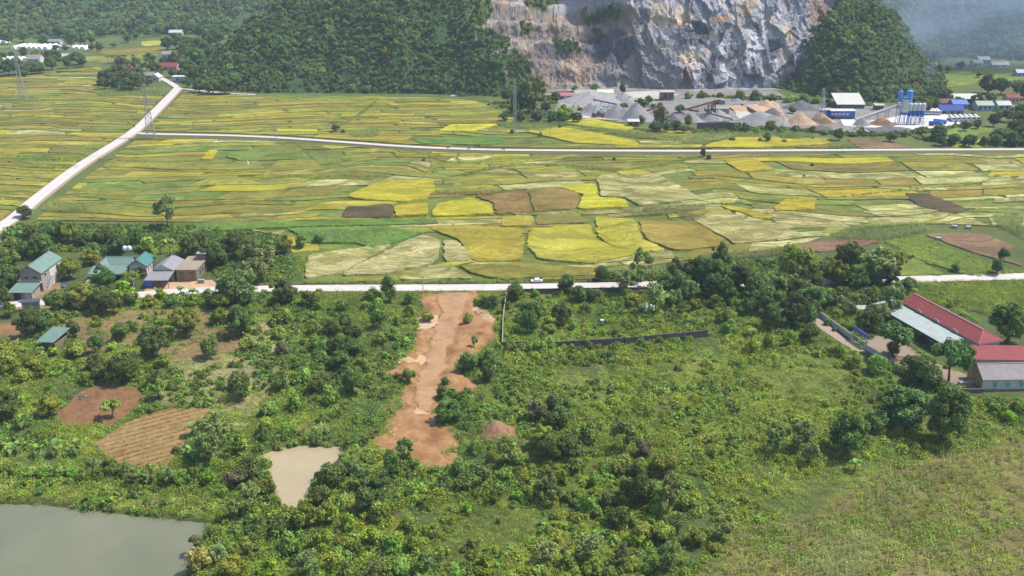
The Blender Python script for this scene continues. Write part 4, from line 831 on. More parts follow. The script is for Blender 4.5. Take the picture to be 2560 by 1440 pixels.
def maize(mat):
    parts = []
    for k in range(5):
        bx, by = NR.normal(0, .45, 2)
        for j in range(6): parts.append(blade(1, NR.uniform(.5, .8), .05, .9, (bx, by, .25 + .22 * j), NR.uniform(0, 6.28), NR.uniform(.6, 1.1), NR.rand(), .2, 3))
        parts.append(blade(1, 1.7, .02, 0, (bx, by, 0), 0, 1.55, .4, 0, 2))
    V, F, Tn = join(parts); return mesh_np("maize", V, F, mat, False, {"tint": Tn})
PC = {'weed': protos("weed_proto", [tuft(LEAF['w'], 34, .17, .55) for _ in range(4)]), 'lush': protos("lush_proto", [tuft(LEAF['q'], 34, .16, .5) for _ in range(4)]),
      'shrub': protos("shrub_proto", [crown('w', 7, 40, (.3, .5), .13, dome(.55, .6), .1, LEAF['v']) for _ in range(3)] + [crown('w', 7, 40, (.3, .5), .13, dome(.55, .6), .1, LEAF['b']) for _ in range(2)]),
      'bush': protos("bush_proto", [crown('w', 8, 44, (.3, .5), .13, dome(.6, .55), .1, LEAF[k_]) for k_ in 'qvql']),
      'grass': protos("grass_proto", [blades_mesh("grass", 70, .95, .022, .8, .55, LEAF['c'], (.4, 1.2), 2) for _ in range(4)]), 'pale': protos("pale_proto", [blades_mesh("grass", 40, .9, .04, .75, .3, LEAF['e'], (.5, 1.3), 2) for _ in range(3)]),
      'maize': protos("maize_proto", [maize(LEAF['m']) for _ in range(3)]), 'dry': protos("dry_proto", [maize(LEAF['k']) for _ in range(3)]),
      'forest': protos("forest_proto", [crown('h', 9, 44, (.34, .55), .15, ell(.6, .55), .8, LEAF['h']) for _ in range(5)] + [crown('h', 9, 44, (.34, .55), .15, ell(.6, .55), .8, LEAF['f']) for _ in range(2)] + [crown('h', 9, 44, (.34, .55), .15, ell(.6, .6), .8, LEAF['v']) for _ in range(2)] + [crown('h', 7, 40, (.30, .5), .15, ell(.6, .9), 1.1, LEAF['b'])] + [crown('h', 8, 44, (.34, .55), .15, ell(.8, .35), .6, LEAF['l'])])}
HOUSE_YARD = GP([(20, 660), (150, 640), (530, 660), (540, 715), (380, 735), (330, 720), (140, 720), (120, 775), (50, 790), (30, 720)])
SCHOOL_YARD = GP([(2172, 880), (2160, 850), (2200, 838), (2250, 850), (2330, 905), (2440, 945), (2440, 972), (2330, 958), (2250, 916)])
SCHOOL_HOUSE = GP([(2150, 745), (2240, 715), (2330, 745), (2520, 850), (2700, 850), (2700, 1000), (2420, 1000), (2400, 930), (2330, 900), (2160, 780)])
SCHOOL_LANE = GP([(1960, 735), (2010, 760), (2095, 820), (2180, 880), (2240, 925), (2150, 890), (2080, 850), (2000, 790)])
SHED_YARD = GP([(95, 850), (165, 840), (165, 890), (110, 905)])
def clear(x, y, road=3.8):
    """true where cover plants may root"""
    ok = ~inside(CLAYJ, x, y) & ~inside(TILL, x, y) & ~inside(ROWS, x, y) & ~inside(HOUSE_YARD, x, y) & ~inside(SCHOOL_YARD, x, y) & ~inside(SCHOOL_HOUSE, x, y) & ~inside(SCHOOL_LANE, x, y) & ~inside(SHED_YARD, x, y)
    for RL, w in ((ROAD_MAIN, road), (ROAD_FIELD, 3.0), (ROAD_DIAG, 4.4)): ok &= dist_poly(RL, x, y, False) > w
    return ok & (hground(x, y) > -.85)
def jgrid(x0, x1, y0, y1, st, seed):
    R = np.random.RandomState(seed); X, Y = np.meshgrid(np.arange(x0, x1, st), np.arange(y0, y1, st)); X = X + R.uniform(-.5, .5, X.shape) * st; Y = Y + R.uniform(-.5, .5, X.shape) * st; return X.ravel(), Y.ravel(), R
def inview(x, y, mg=70):
    px, py = PX(x, y, 0); return (px > -mg) & (px < 2560 + mg) & (py < 1440 + 90)
X, Y, R = jgrid(-150, 150, 143, 330, 1.08, 3); px, py = PX(X, Y, 0); road_y = np.interp(X, [p[0] for p in ROAD_MAIN], [p[1] for p in ROAD_MAIN]); ok = inview(X, Y) & clear(X, Y) & (Y < road_y - 3.4); X, Y, px, py = X[ok], Y[ok], px[ok], py[ok]
nz1 = fbm(X * .06, Y * .06, 91, 3); nz2 = fbm(X * .15, Y * .15, 92, 3); u = R.rand(len(X))
def zin(pts): return inside(GP(pts), X + 4 * (nz2 - .5), Y + 4 * (nz1 - .5))
z_pale = zin([(420, 900), (560, 830), (700, 790), (720, 870), (690, 960), (640, 1035), (400, 1012)]); z_soil = zin([(150, 800), (330, 775), (600, 765), (640, 860), (520, 900), (420, 900), (330, 860), (200, 900)])
z_dry = zin([(1720, 1445), (1800, 1390), (1830, 1330), (1960, 1300), (2250, 1170), (2560, 1090), (2800, 1440), (2800, 1700), (1600, 1700)]); z_lush = zin([(1300, 870), (1750, 860), (2150, 900), (2200, 990), (2150, 1070), (1900, 1180), (1700, 1180), (1500, 1060), (1280, 960)])
z_grass = zin([(1130, 1310), (1200, 1260), (1300, 1225), (1380, 1260), (1380, 1330), (1250, 1370), (1140, 1350)]) | zin([(1380, 940), (1500, 900), (1550, 990), (1450, 1020)]) | zin([(1880, 930), (2060, 920), (2120, 980), (1950, 1000)]) | zin([(1850, 1250), (2100, 1150), (2250, 1170), (2000, 1300)])
z_open = zin([(1380, 880), (1750, 860), (2150, 900), (2200, 1000), (2150, 1070), (2250, 1170), (2000, 1300), (1850, 1300), (1760, 1180), (1600, 1060), (1400, 1000)])
z_maize = zin([(1990, 1420), (2040, 1370), (2120, 1320), (2190, 1340), (2180, 1420), (2110, 1470)]); z_bank = zin([(-200, 1235), (-200, 1190), (300, 1200), (520, 1240), (530, 1300), (450, 1285)])
HG = hground(X, Y)
def put(sel, name, coll, s0, s1, label, cat): 
    k = np.where(sel)[0]; scatter(name, np.column_stack([X[k], Y[k], HG[k] - .02]), R.uniform(s0, s1, len(k)), PC[coll], label, cat); print(name, len(k))
nz3 = fbm(X * .045, Y * .045, 93, 2); nz4 = fbm(X * .05 + 40, Y * .05, 94, 3); bare = z_soil & (u > .30) | (nz4 > .64) & (u > .45)
kk = ~bare & ~z_maize
sel_pale = z_pale & kk & (u < .75); sel_dry = z_dry & kk & (u < .46) & ~z_grass & (nz2 > .40); sel_grass = kk & ~sel_pale & ~sel_dry & (z_grass & (u < .8) | z_bank & (u < .55) | (nz3 > .56) & (u < .85) & (px > 900) | (nz2 > .55) & (u < .4) | z_dry & (u > .72)); rest = kk & ~sel_pale & ~sel_dry & ~sel_grass
sel_lush = rest & ((z_lush | z_open) & (u < .8) | (z_bank & (u < .8)) | (nz1 > .56) & (u > .45)); sel_shrub = rest & ~sel_lush & ((nz1 < .52) & (u > .62) | (u > .94)) & ~z_soil & (px < 1850); sel_bush = kk & ((px > 1250) | (py > 1120) & (px > 500)) & ~z_dry & ~z_grass & (R.rand(len(X)) > np.where(nz2 > .5, .82, .93)); sel_weed = rest & ~sel_lush & ~sel_shrub
put(sel_bush, "undergrowth", 'bush', .9, 2.1, "light green leafy bushes dotted over the creeper covered slope", "undergrowth"); put(sel_weed, "weeds", 'weed', .8, 1.9, "knee high mixed green weeds covering the uncultivated slope", "weeds"); put(sel_lush, "lush_weeds", 'lush', .8, 1.9, "bright yellow green leafy creepers carpeting the slope below the garden wall", "weeds")
put(sel_shrub, "undergrowth", 'shrub', .7, 2.0, "low tangled bushes filling the gaps between the trees", "undergrowth"); put(sel_grass, "tall_grass", 'grass', .8, 1.5, "soft bent green grass in the clearings", "grass")
put(sel_pale, "pale_grass", 'pale', .8, 1.4, "pale tufted lemongrass between the orchard and the clay track", "grass"); put(sel_dry, "dry_maize", 'dry', .7, 1.25, "withered straw coloured maize on the lower slope", "maize"); put(z_maize, "maize", 'maize', .8, 1.2, "dense grey green maize patch in the withered field", "maize")
# weeds creeping in over the edge of the clay
x_, y_, R_ = jgrid(-40, 10, 190, 325, .9, 31); sd_ = sdist(CLAYJ, x_, y_); k_ = (sd_ > -.5) & (sd_ < 3.2) & (fbm(x_ * .22, y_ * .22, 99, 3) > .50 + .05 * sd_) & (sdist(TRACKJ, x_, y_) < -.8); scatter("creeping_weeds", np.column_stack([x_[k_], y_[k_], np.full(k_.sum(), .15)]), R_.uniform(.35, .95, k_.sum()), PC['lush'], "small weeds creeping over the edges of the bare clay", "weeds")
# rows of tufts on the planted plot
P = []
for i in range(-40, 40):
    for j in range(-60, 60):
        c0 = G(390, 1095); a = 1.0; x = c0[0] + (i * 2.1) * cos(a) + (j * .6) * sin(a) + rnd.uniform(-.16, .16); y = c0[1] + -(i * 2.1) * sin(a) + (j * .6) * cos(a) + rnd.uniform(-.16, .16); P.append((x, y))
P = np.array(P); P = P[inside(ROWS, P[:, 0], P[:, 1]) & (dist_poly(ROWS, P[:, 0], P[:, 1]) > .6)]; scatter("seedling_rows", np.column_stack([P, np.full(len(P), .12)]), np.random.RandomState(2).uniform(.42, .7, len(P)), PC['weed'], "rows of small pineapple like tufts on straw coloured soil", "crop")
# green strips, hedges and maize along the field banks
def strip(pts, w, st, seed):
    L = smooth_line(GP(pts), 8); R = random.Random(seed); out = []
    for a, b in zip(L[:-1], L[1:]):
        for _ in range(max(1, int((b-a).length * w / (st * st)))):
            q = a.lerp(b, R.random()); out.append((q.x + R.uniform(-w, w) / 2, q.y + R.uniform(-w, w) / 2, .3))
    return out
HEDGE = []; 
for pts, w in [([(635, 455), (700, 446), (760, 442)], 5), ([(760, 448), (850, 444), (955, 446)], 5), ([(1150, 442), (1220, 425), (1300, 414), (1400, 416)], 4), ([(1420, 417), (1500, 424), (1560, 428), (1680, 410), (1750, 392)], 4), ([(1150, 380), (1145, 405), (1180, 412), (1300, 404)], 1.2), ([(1300, 405), (1450, 400), (1560, 402)], 1.0),
               ([(250, 400), (400, 408), (540, 410), (740, 392)], 1.6), ([(500, 425), (630, 432), (700, 440)], 1.2), ([(0, 400), (80, 398), (130, 402)], 14), ([(140, 402), (205, 400)], 12), ([(0, 415), (100, 418), (190, 420)], 6), ([(740, 360), (800, 410)], .8), ([(1580, 525), (1850, 508), (2100, 495), (2240, 480), (2440, 462), (2500, 440)], 1.6), ([(760, 560), (1100, 545), (1450, 532), (1580, 525)], 1.2),
               ([(1100, 470), (1200, 485), (1290, 478)], .8), ([(1900, 425), (2000, 432), (2060, 418), (2080, 402)], .9), ([(2060, 395), (2130, 375)], 3), ([(1480, 690), (1330, 704), (1000, 708), (740, 710)], 2.5), ([(2270, 700), (2420, 694), (2560, 682)], 2.2), ([(1330, 575), (1312, 600), (1318, 640)], 1.0), ([(840, 318), (890, 295), (945, 250)], 3), ([(830, 322), (860, 330)], 4), ([(240, 205), (330, 215)], 6)]:
    HEDGE += strip(pts, w, 1.0, len(HEDGE))
HEDGE = np.array(HEDGE); HEDGE = HEDGE[dist_poly(ROAD_FIELD, HEDGE[:, 0], HEDGE[:, 1], False) > 2.6]; HEDGE = HEDGE[dist_poly(ROAD_MAIN, HEDGE[:, 0], HEDGE[:, 1], False) > 3.6]
scatter("bank_weeds", HEDGE, np.random.RandomState(4).uniform(.6, 1.5, len(HEDGE)), PC['weed'], "dark weedy strips and low hedges along the paddy banks", "weeds")
ED = []; _R = random.Random(77)
for P_ in EDGES:
    for q, r_ in zip(P_, P_[1:] + P_[:1]):
        L_ = math.hypot(r_[0]-q[0], r_[1]-q[1])
        for _ in range(int(L_ / 1.7 + _R.random())):
            t_ = _R.random(); ED.append((q[0] + (r_[0]-q[0]) * t_ + _R.uniform(-.35, .35), q[1] + (r_[1]-q[1]) * t_ + _R.uniform(-.35, .35), .12))
ED = np.array(ED); ED = ED[inview(ED[:, 0], ED[:, 1]) & clear(ED[:, 0], ED[:, 1]) & (fbm(ED[:, 0] * .03, ED[:, 1] * .03, 97, 2) > .40)]
scatter("bund_grass", ED, np.random.RandomState(14).uniform(.28, .75, len(ED)), PC['weed'], "ragged dark grass along the low banks between the rice plots", "grass"); print("bund", len(ED))
def fill(polys, st, seed, z=.3):
    out = []
    for P_ in polys:
        W = GP(P_); A_ = np.array(W); x, y, R = jgrid(A_[:, 0].min(), A_[:, 0].max(), A_[:, 1].min(), A_[:, 1].max(), st, seed); k = inside(W, x + 3 * (fbm(x * .1, y * .1, seed) - .5), y); out.append(np.column_stack([x[k], y[k], np.full(k.sum(), z)]))
    return np.concatenate(out)
MZ = fill([[(730, 585), (960, 573), (1060, 588), (985, 608), (945, 628), (895, 610), (780, 610)], [(2080, 592), (2130, 570), (2300, 560), (2325, 580), (2200, 604), (2100, 602)], [(1480, 695), (1560, 672), (1700, 660), (1760, 668), (1700, 695)], [(800, 412), (880, 400), (890, 405), (810, 416)], [(880, 335), (930, 320), (960, 330), (940, 345), (890, 346)], [(1280, 325), (1240, 312), (1390, 300), (1430, 312), (1360, 330)], [(1700, 360), (1750, 338), (1950, 330), (2060, 345), (1830, 346), (1760, 362)], [(2070, 372), (2080, 360), (2130, 362), (2140, 374)], [(100, 528), (130, 505), (230, 515), (220, 530), (150, 535)], [(230, 232), (300, 222), (425, 225), (420, 240), (250, 242)], [(1400, 312), (1480, 320), (1700, 345), (1720, 358), (1560, 342)], [(2480, 540), (2560, 540), (2560, 600), (2500, 570)]], 1.25, 8)
scatter("maize_strips", MZ, np.random.RandomState(6).uniform(.9, 1.35, len(MZ)), PC['maize'], "dark green maize plots standing among the rice fields", "maize")
DM = fill([[(1550, 530), (1700, 517), (1760, 516), (1765, 525), (1722, 535), (1770, 548), (1735, 557), (1690, 538), (1600, 545)], [(1760, 640), (2000, 620), (2020, 635), (1760, 660)], [(1440, 415), (1560, 428), (1540, 434), (1440, 424)], [(1080, 480), (1180, 484), (1260, 480), (1230, 492), (1100, 488)]], .9, 9, .5)
scatter("dry_maize", DM, np.random.RandomState(7).uniform(.7, 1.0, len(DM)), PC['dry'], "brown withered maize stands edging the rice patchwork", "maize")
LU = fill([[(2210, 604), (2300, 592), (2540, 684), (2430, 692), (2290, 652)], [(2280, 705), (2560, 700), (2600, 760), (2500, 800), (2330, 740)], [(2320, 760), (2500, 790), (2560, 820), (2600, 780), (2560, 720), (2300, 715)], [(735, 640), (960, 612), (740, 690)], [(440, 562), (1000, 553), (1080, 556), (960, 570), (700, 574), (470, 586)]], 1.2, 10, .1)
scatter("lush_weeds", LU, np.random.RandomState(8).uniform(.8, 1.6, len(LU)), PC['lush'], "light green bean and cassava leaves by the upper road", "crop")
US = fill([[(0, 560), (420, 565), (700, 590), (740, 700), (560, 715), (525, 660), (380, 632), (150, 630), (20, 660), (0, 700)], [(1480, 700), (1750, 660), (2300, 640), (2200, 690), (1900, 700), (1600, 710)], [(0, 700), (60, 690), (50, 740), (0, 750)]], 1.5, 12, .0); US = US[clear(US[:, 0], US[:, 1])]
scatter("undergrowth", US, np.random.RandomState(9).uniform(.8, 1.8, len(US)), PC['shrub'], "thick dark undergrowth behind the houses and along the road", "undergrowth")
HG2 = np.array(strip([(1735, 240), (1800, 243), (1860, 247), (1950, 248), (2040, 257), (2090, 262), (2180, 262)], 9, 1.7, 5) + strip([(1640, 318), (1700, 322), (1745, 330), (1840, 330), (1900, 322), (1990, 326), (2080, 334), (2160, 338), (2260, 336), (2320, 326), (2440, 312)], 7, 1.7, 6) + strip([(1260, 292), (1330, 296), (1390, 300), (1440, 298)], 8, 1.6, 7) + strip([(1240, 262), (1290, 270), (1320, 250), (1385, 250)], 14, 2.2, 8) + strip([(2300, 345), (2400, 360), (2480, 362), (2560, 362)], 8, 1.8, 9) + strip([(2310, 285), (2340, 262), (2440, 268), (2560, 290)], 7, 2.2, 10)); HG2[:, 2] = 0
scatter("hedge", HG2, np.random.RandomState(15).uniform(.9, 2.3, len(HG2)), PC['shrub'], "unkempt hedges and bushes edging the quarry and mixing plant yards", "hedge")
# forest on the hills
x, y, R = jgrid(-300, 385, 660, 885, 2.35, 20); z = hill_h(x, y); ok = (z > .8) & (in_cut(x, y) < 1.5) & ((fbm(x * .055, y * .055, 101, 3) < .69) | (R.rand(len(x)) > .8)) ; x, y, z = x[ok], y[ok], z[ok]
px, py = PX(x, y, z); ok = (py > -60); scatter("forest", np.column_stack([x, y, z - .6])[ok], (R.uniform(.9, 2.1, len(x)) * np.where(R.rand(len(x)) > .9, 1.7, 1) * (.65 + .7 * fbm(x * .04, y * .04, 98, 3)))[ok], PC['forest'], "dense dark forest and scrub covering the karst hill", "forest"); print("forest", ok.sum())
k = (gm > .5) & (R.rand(*gm.shape) < .30) & (pyv > -40); scatter("slope_scrub", B[k] - np.array((0, 0, .3)), R.uniform(.7, 1.9, k.sum()), PC['forest'], "patchy scrub regrowing on the quarry benches", "scrub"); print("scrub", k.sum())
x, y, R = jgrid(-1000, 60, 1030, 1900, 6.4, 21); z = far_left(x, y); px, py = PX(x, y, z); ok = (z > 1) & (px > -60) & (px < 900) & (py > -40) & (fbm(x * .012, y * .012, 95, 3) > .22)
scatter("forest", np.column_stack([x, y, z - 1])[ok], R.uniform(2.2, 4.8, ok.sum()), PC['forest'], "hazy distant forest on the hills beyond the valley", "forest"); print("far", ok.sum())
x, y, R = jgrid(300, 760, 790, 1250, 4.2, 22); z = far_right(x, y); px, py = PX(x, y, z); ok = (z > .5) & (px < 2650) & (py > -40)
scatter("forest", np.column_stack([x, y, z - 1])[ok], R.uniform(1.7, 3.6, ok.sum()), PC['forest'], "smoky forest on the slope behind the white roofed farmhouses", "forest"); print("farR", ok.sum())
# ------------------------------------------------------------------ buildings: materials and helpers
def sheetmetal(name, c, per=.9, axis=0, rust=None):
    m = NT(name, .75, .15); p = m.pos(space='obj'); w = m.node("ShaderNodeTexWave"); w.wave_type = 'BANDS'; w.bands_direction = 'X' if axis == 0 else 'Y'; w.inputs["Scale"].default_value = 1.0 / per * .32; m.l.new(p, w.inputs[0])
    n1 = m.noise(p, .5, 5, .65); n2 = m.noise(m.pos((.25, 2.0, .25) if axis == 0 else (2.0, .25, .25), 'obj'), 1.0, 4)
    col = m.mix(1.0, c, m.ramp(n1, [(.25, .84), (.75, 1.14)]), 'MULTIPLY'); col = m.mix(m.ramp(n2, [(.52, 0.0), (.75, .18)]), col, rust or (c[0] * .7 + .02, c[1] * .7 + .015, c[2] * .7 + .01, 1)); m.base(col); m.bump(w.outputs[1], .03, .02); return m.m
ROOF_G = sheetmetal("sea_green_roof_sheet", (.115, .180, .155, 1)); ROOF_T = sheetmetal("teal_roof_sheet", (.055, .150, .135, 1)); ROOF_GR = sheetmetal("grey_roof_sheet", (0.192, 0.186, 0.198, 1)); ROOF_R = sheetmetal("red_roof_sheet", (.185, .047, .048, 1), rust=(.28, .09, .08, 1))
ROOF_AW = sheetmetal("pale_green_awning_sheet", (.27, .305, .29, 1)); ROOF_GY = sheetmetal("fibre_cement_roof", (0.205, 0.186, 0.182, 1), rust=(.2, .18, .17, 1)); ROOF_P = sheetmetal("faded_pink_roof_sheet", (0.307, 0.128, 0.141, 1)); ROOF_B = sheetmetal("blue_roof_sheet", (0.032, 0.064, 0.230, 1)); ROOF_W = sheetmetal("whitish_roof_sheet", (0.397, 0.397, 0.371, 1)); ROOF_PG = sheetmetal("pale_olive_roof_sheet", (0.294, 0.320, 0.256, 1)); ROOF_BR = sheetmetal("brown_tile_roof", (0.134, 0.070, 0.054, 1))
TILE_N = sheetmetal("slate_blue_tiles", (0.064, 0.074, 0.102, 1), .35)
WALL_C = plain("stained_cement_render", (0.244, 0.229, 0.207, 1), .9, .15, .6, stain=(.17, .145, .11, 1)); WALL_W = plain("whitewashed_wall", (0.459, 0.451, 0.437, 1), .85, .08, .5, stain=(.40, .38, .34, 1)); WALL_M = plain("mouldy_yellow_wall", (0.348, 0.266, 0.133, 1), .9, .15, .5, stain=(.13, .10, .065, 1)); WALL_B = plain("bare_brick_wall", (0.200, 0.122, 0.089, 1), .95, .2, 1.5)
WALL_D = plain("dark_block_wall", (.115, .10, .09, 1), .95, .22, .5, stain=(.06, .058, .05, 1)); WALL_T = plain("brown_damp_wall", (0.170, 0.130, 0.085, 1), .95, .2, .7, stain=(.10, .08, .055, 1)); WALL_P = plain("cream_wall", (0.429, 0.370, 0.296, 1), .85, .08); WALL_LB = plain("pale_blue_wall", (0.296, 0.370, 0.407, 1), .8, .06); WALL_PK = plain("pink_washed_wall", (0.429, 0.311, 0.281, 1), .85, .08)
DARK = plain("dark_opening", (.02, .02, .022, 1), .6, .1); GLASS = plain("window_glass", (.05, .065, .075, 1), .15, .1, spec=.6); WOOD = plain("orange_varnished_wood", (0.311, 0.111, 0.026, 1), .5, .12, 3.0); DOORM = plain("grey_steel_gate", (0.266, 0.266, 0.266, 1), .5, .06); REDP = plain("red_painted_wood", (0.333, 0.044, 0.033, 1), .6, .1); TURQ = plain("turquoise_shutter", (0.074, 0.355, 0.266, 1), .6, .08)
BLUEP = plain("blue_paint", (.035, .11, .40, 1), .45, .08); WHITEP = plain("white_paint", (0.503, 0.511, 0.511, 1), .5, .05); STEEL = plain("weathered_steel", (0.163, 0.163, 0.163, 1), .6, .12, metal=.3); RUST = plain("rusty_steel", (0.126, 0.063, 0.041, 1), .85, .2, 1.2); GALV = plain("galvanised_steel", (0.311, 0.318, 0.318, 1), .5, .06, metal=.4); CONC = plain("cast_concrete", (0.266, 0.252, 0.237, 1), .9, .12, .8, stain=(.22, .20, .18, 1)); TARP = plain("blue_tarpaulin", (.03, .10, .48, 1), .5, .12, 2.0); PLAST = plain("white_plastic", (0.533, 0.533, 0.533, 1), .5, .05)
def windows(parent, spots, w, h, face, mat=GLASS, frame=WALL_W, name="window", sill=True):
    """face: ('y', yval, sign) or ('x', xval, sign); spots: (along, zcentre)"""
    ax, val, sg = face
    for (a, z) in spots:
        mb = MB(); 
        if ax == 'y': mb.box(a - w/2, min(val, val + sg*.06), z - h/2, a + w/2, max(val, val + sg*.06), z + h/2)
        else: mb.box(min(val, val + sg*.06), a - w/2, z - h/2, max(val, val + sg*.06), a + w/2, z + h/2)
        o = mb.build(name, mat, parent)
        if sill:
            f = MB(); t = .12; e = sg * .14
            if ax == 'y': f.box(a - w/2 - t, min(val, val+e), z - h/2 - t, a + w/2 + t, max(val, val+e), z - h/2 - .003); f.box(a - w/2 - t, min(val, val+e), z + h/2 + .003, a + w/2 + t, max(val, val+e), z + h/2 + t)
            else: f.box(min(val, val+e), a - w/2 - t, z - h/2 - t, max(val, val+e), a + w/2 + t, z - h/2 - .003); f.box(min(val, val+e), a - w/2 - t, z + h/2 + .003, max(val, val+e), a + w/2 + t, z + h/2 + t)
            f.build("frame", frame, o)
def roof_slope(parent, A, B_, C, D, mat, npan, t=.06, rib=.012, name="roof_panel"):
    """A,B eave ends, C,D ridge ends (C above B): split into separate overlapping sheets"""
    A, B_, C, D = map(Vector, (A, B_, C, D)); nrm = (B_ - A).cross(D - A).normalized(); nrm = nrm if nrm.z > 0 else -nrm
    for k in range(npan):
        u0, u1 = k / npan, (k + 1) / npan; P = [A.lerp(B_, u0), A.lerp(B_, u1), D.lerp(C, u1), D.lerp(C, u0)]; off = nrm * (.004 if k % 2 else 0)
        mb = MB(); mb.slab([p + off for p in P], t, nrm); e = (P[1] - P[0]) * .06
        mb.slab([P[0] + off + nrm * t * .5, P[0] + e + off + nrm * t * .5, P[3] + e + off + nrm * t * .5, P[3] + off + nrm * t * .5], t * .5 + rib, nrm); mb.build(name, mat, parent)
def gable_house(name, label, loc, rz, w, d, h, rh, wallm, roofm, ridge='y', over=.5, npan=6, group=None, cat="house", gable_mat=None):
    """box with a pitched roof; local origin at the front-left ground corner, front faces -y"""
    o = empty(name, (loc[0], loc[1], loc[2] if len(loc) > 2 else 0), rz, label, cat, group); mb = MB(); mb.box(0, 0, -.15, w, d, h)
    g = MB()
    if ridge == 'y':
        for y0, y1 in ((0, .2), (d - .2, d)): g.slab([(0, y0, h), (w, y0, h), (w/2, y0, h + rh)], y1 - y0, (0, 1, 0))
        k = rh / (w / 2); roof_slope(o, (-over, -over, h - over*k), (-over, d + over, h - over*k), (w/2, d + over, h + rh), (w/2, -over, h + rh), roofm, npan); roof_slope(o, (w + over, -over, h - over*k), (w + over, d + over, h - over*k), (w/2, d + over, h + rh), (w/2, -over, h + rh), roofm, npan)
        MB().slab([(w/2 - .22, -over, h + rh + .07), (w/2 + .22, -over, h + rh + .07), (w/2 + .22, d + over, h + rh + .07), (w/2 - .22, d + over, h + rh + .07)], .05).build("ridge_cap", roofm, o)
    else:
        for x0, x1 in ((0, .2), (w - .2, w)): g.slab([(x0, 0, h), (x0, d, h), (x0, d/2, h + rh)], x1 - x0, (1, 0, 0))
        k = rh / (d / 2); roof_slope(o, (-over, -over, h - over*k), (w + over, -over, h - over*k), (w + over, d/2, h + rh), (-over, d/2, h + rh), roofm, npan); roof_slope(o, (-over, d + over, h - over*k), (w + over, d + over, h - over*k), (w + over, d/2, h + rh), (-over, d/2, h + rh), roofm, npan)
        MB().slab([(-over, d/2 - .22, h + rh + .07), (w + over, d/2 - .22, h + rh + .07), (w + over, d/2 + .22, h + rh + .07), (-over, d/2 + .22, h + rh + .07)], .05).build("ridge_cap", roofm, o)
    mb.build("wall", wallm, o); g.build("gable", gable_mat or wallm, o); return o
def bx(parent, name, mat, *b, **k): return MB().box(*b).build(name, mat, parent)
# ---- tall green roofed house beside the gate
o = gable_house("tall_house", "two storey cement house with sea green gable roof by the gatehouse", (-170.2, 303.5), 0, 7.2, 15, 7.2, 2.4, WALL_C, ROOF_G, 'y', .6, 7)
bx(o, "balcony", CONC, -.3, -1.6, 3.6, 7.4, -.003, 3.85); bx(o, "balcony_wall", WALL_C, -.3, -1.75, 3.86, 7.4, -1.6, 4.6); bx(o, "white_side_wall", WALL_W, 7.2, 6, 0, 7.28, 15, 6.3); windows(o, [(2, 5.2), (5, 5.2)], 1.2, 1.3, ('y', 0, -1)); windows(o, [(3, 5.2), (12, 5.2)], 1.0, 1.2, ('x', 7.2, 1), DARK)
roof_slope(o, (-.6, -9.0, 3.0), (7.8, -9.0, 3.0), (7.8, -1.8, 3.9), (-.6, -1.8, 3.9), ROOF_G, 5); bx(o, "porch_wall", WALL_C, 0, -7.5, 0, 7, -1.81, 2.7); bx(o, "door", DARK, .8, -7.56, 0, 3.0, -7.5, 2.3); bx(o, "door", WALL_P, 4.4, -7.58, 0, 6.2, -7.5, 2.3)
for x_ in (-.3, 7.5): bx(o, "post", CONC, x_ - .12, -8.9, 0, x_ + .12, -8.66, 2.95)
MB().slab([(7.5, 2, 0), (7.5, 3.2, 0), (7.5, 7.5, 3.6), (7.5, 6.3, 3.6)], .9, (1, 0, 0)).build("staircase", CONC, o)
# ---- gatehouse
o = empty("gatehouse", (-161.8, 285.8, 0), .2, "small gate with slate blue tiled canopy and grey steel doors", "gate")
for x_ in (0, 5.0): bx(o, "pillar", WALL_W, x_, 0, 0, x_ + .6, .8, 2.9)
bx(o, "lintel", WALL_W, -.1, -.1, 2.9, 5.7, .9, 3.2); roof_slope(o, (-.5, -.8, 3.2), (6.1, -.8, 3.2), (6.1, .4, 3.9), (-.5, .4, 3.9), TILE_N, 5); roof_slope(o, (-.5, 1.6, 3.2), (6.1, 1.6, 3.2), (6.1, .4, 3.9), (-.5, .4, 3.9), TILE_N, 5)
for x_ in (.62, 2.82): bx(o, "door_leaf", DOORM, x_, .3, .1, x_ + 2.15, .42, 2.7)
# ---- long green house with water tanks
o = gable_house("green_roofed_house", "low house with long sea green roof and striped porch eave", (-147.6, 318.6), 0, 9.4, 6.5, 4.2, 2.2, WALL_P, ROOF_G, 'x', .5, 7)
roof_slope(o, (-3.6, -6.2, 3.1), (9.4, -6.2, 3.1), (9.4, -.3, 4.15), (-3.6, -.3, 4.15), ROOF_G, 8, name="porch_roof"); bx(o, "porch_wall", WALL_P, 0, -4.6, 0, 9, -4.45, 2.7); bx(o, "doorway", DARK, 5.2, -4.68, 0, 8.2, -4.6, 2.3)
for k in range(14): bx(o, "eave_stripe", WHITEP if k % 2 else BLUEP, 2.2 + k * .5, -6.32, 2.72, 2.68 + k * .5, -6.24, 3.02)
g_ = MB(); g_.slab([(-1.8, -2.6, 4.3), (1.6, -2.6, 4.3), (-.1, -2.6, 5.9)], .15, (0, 1, 0)); g_.build("dormer_front", WALL_P, o)
roof_slope(o, (-2.2, -3.0, 4.1), (-2.2, 3.2, 4.1), (-.1, 3.2, 6.2), (-.1, -3.0, 6.2), ROOF_G, 3, name="dormer_roof"); roof_slope(o, (2.0, -3.0, 4.1), (2.0, 3.2, 4.1), (-.1, 3.2, 6.2), (-.1, -3.0, 6.2), ROOF_G, 3, name="dormer_roof")
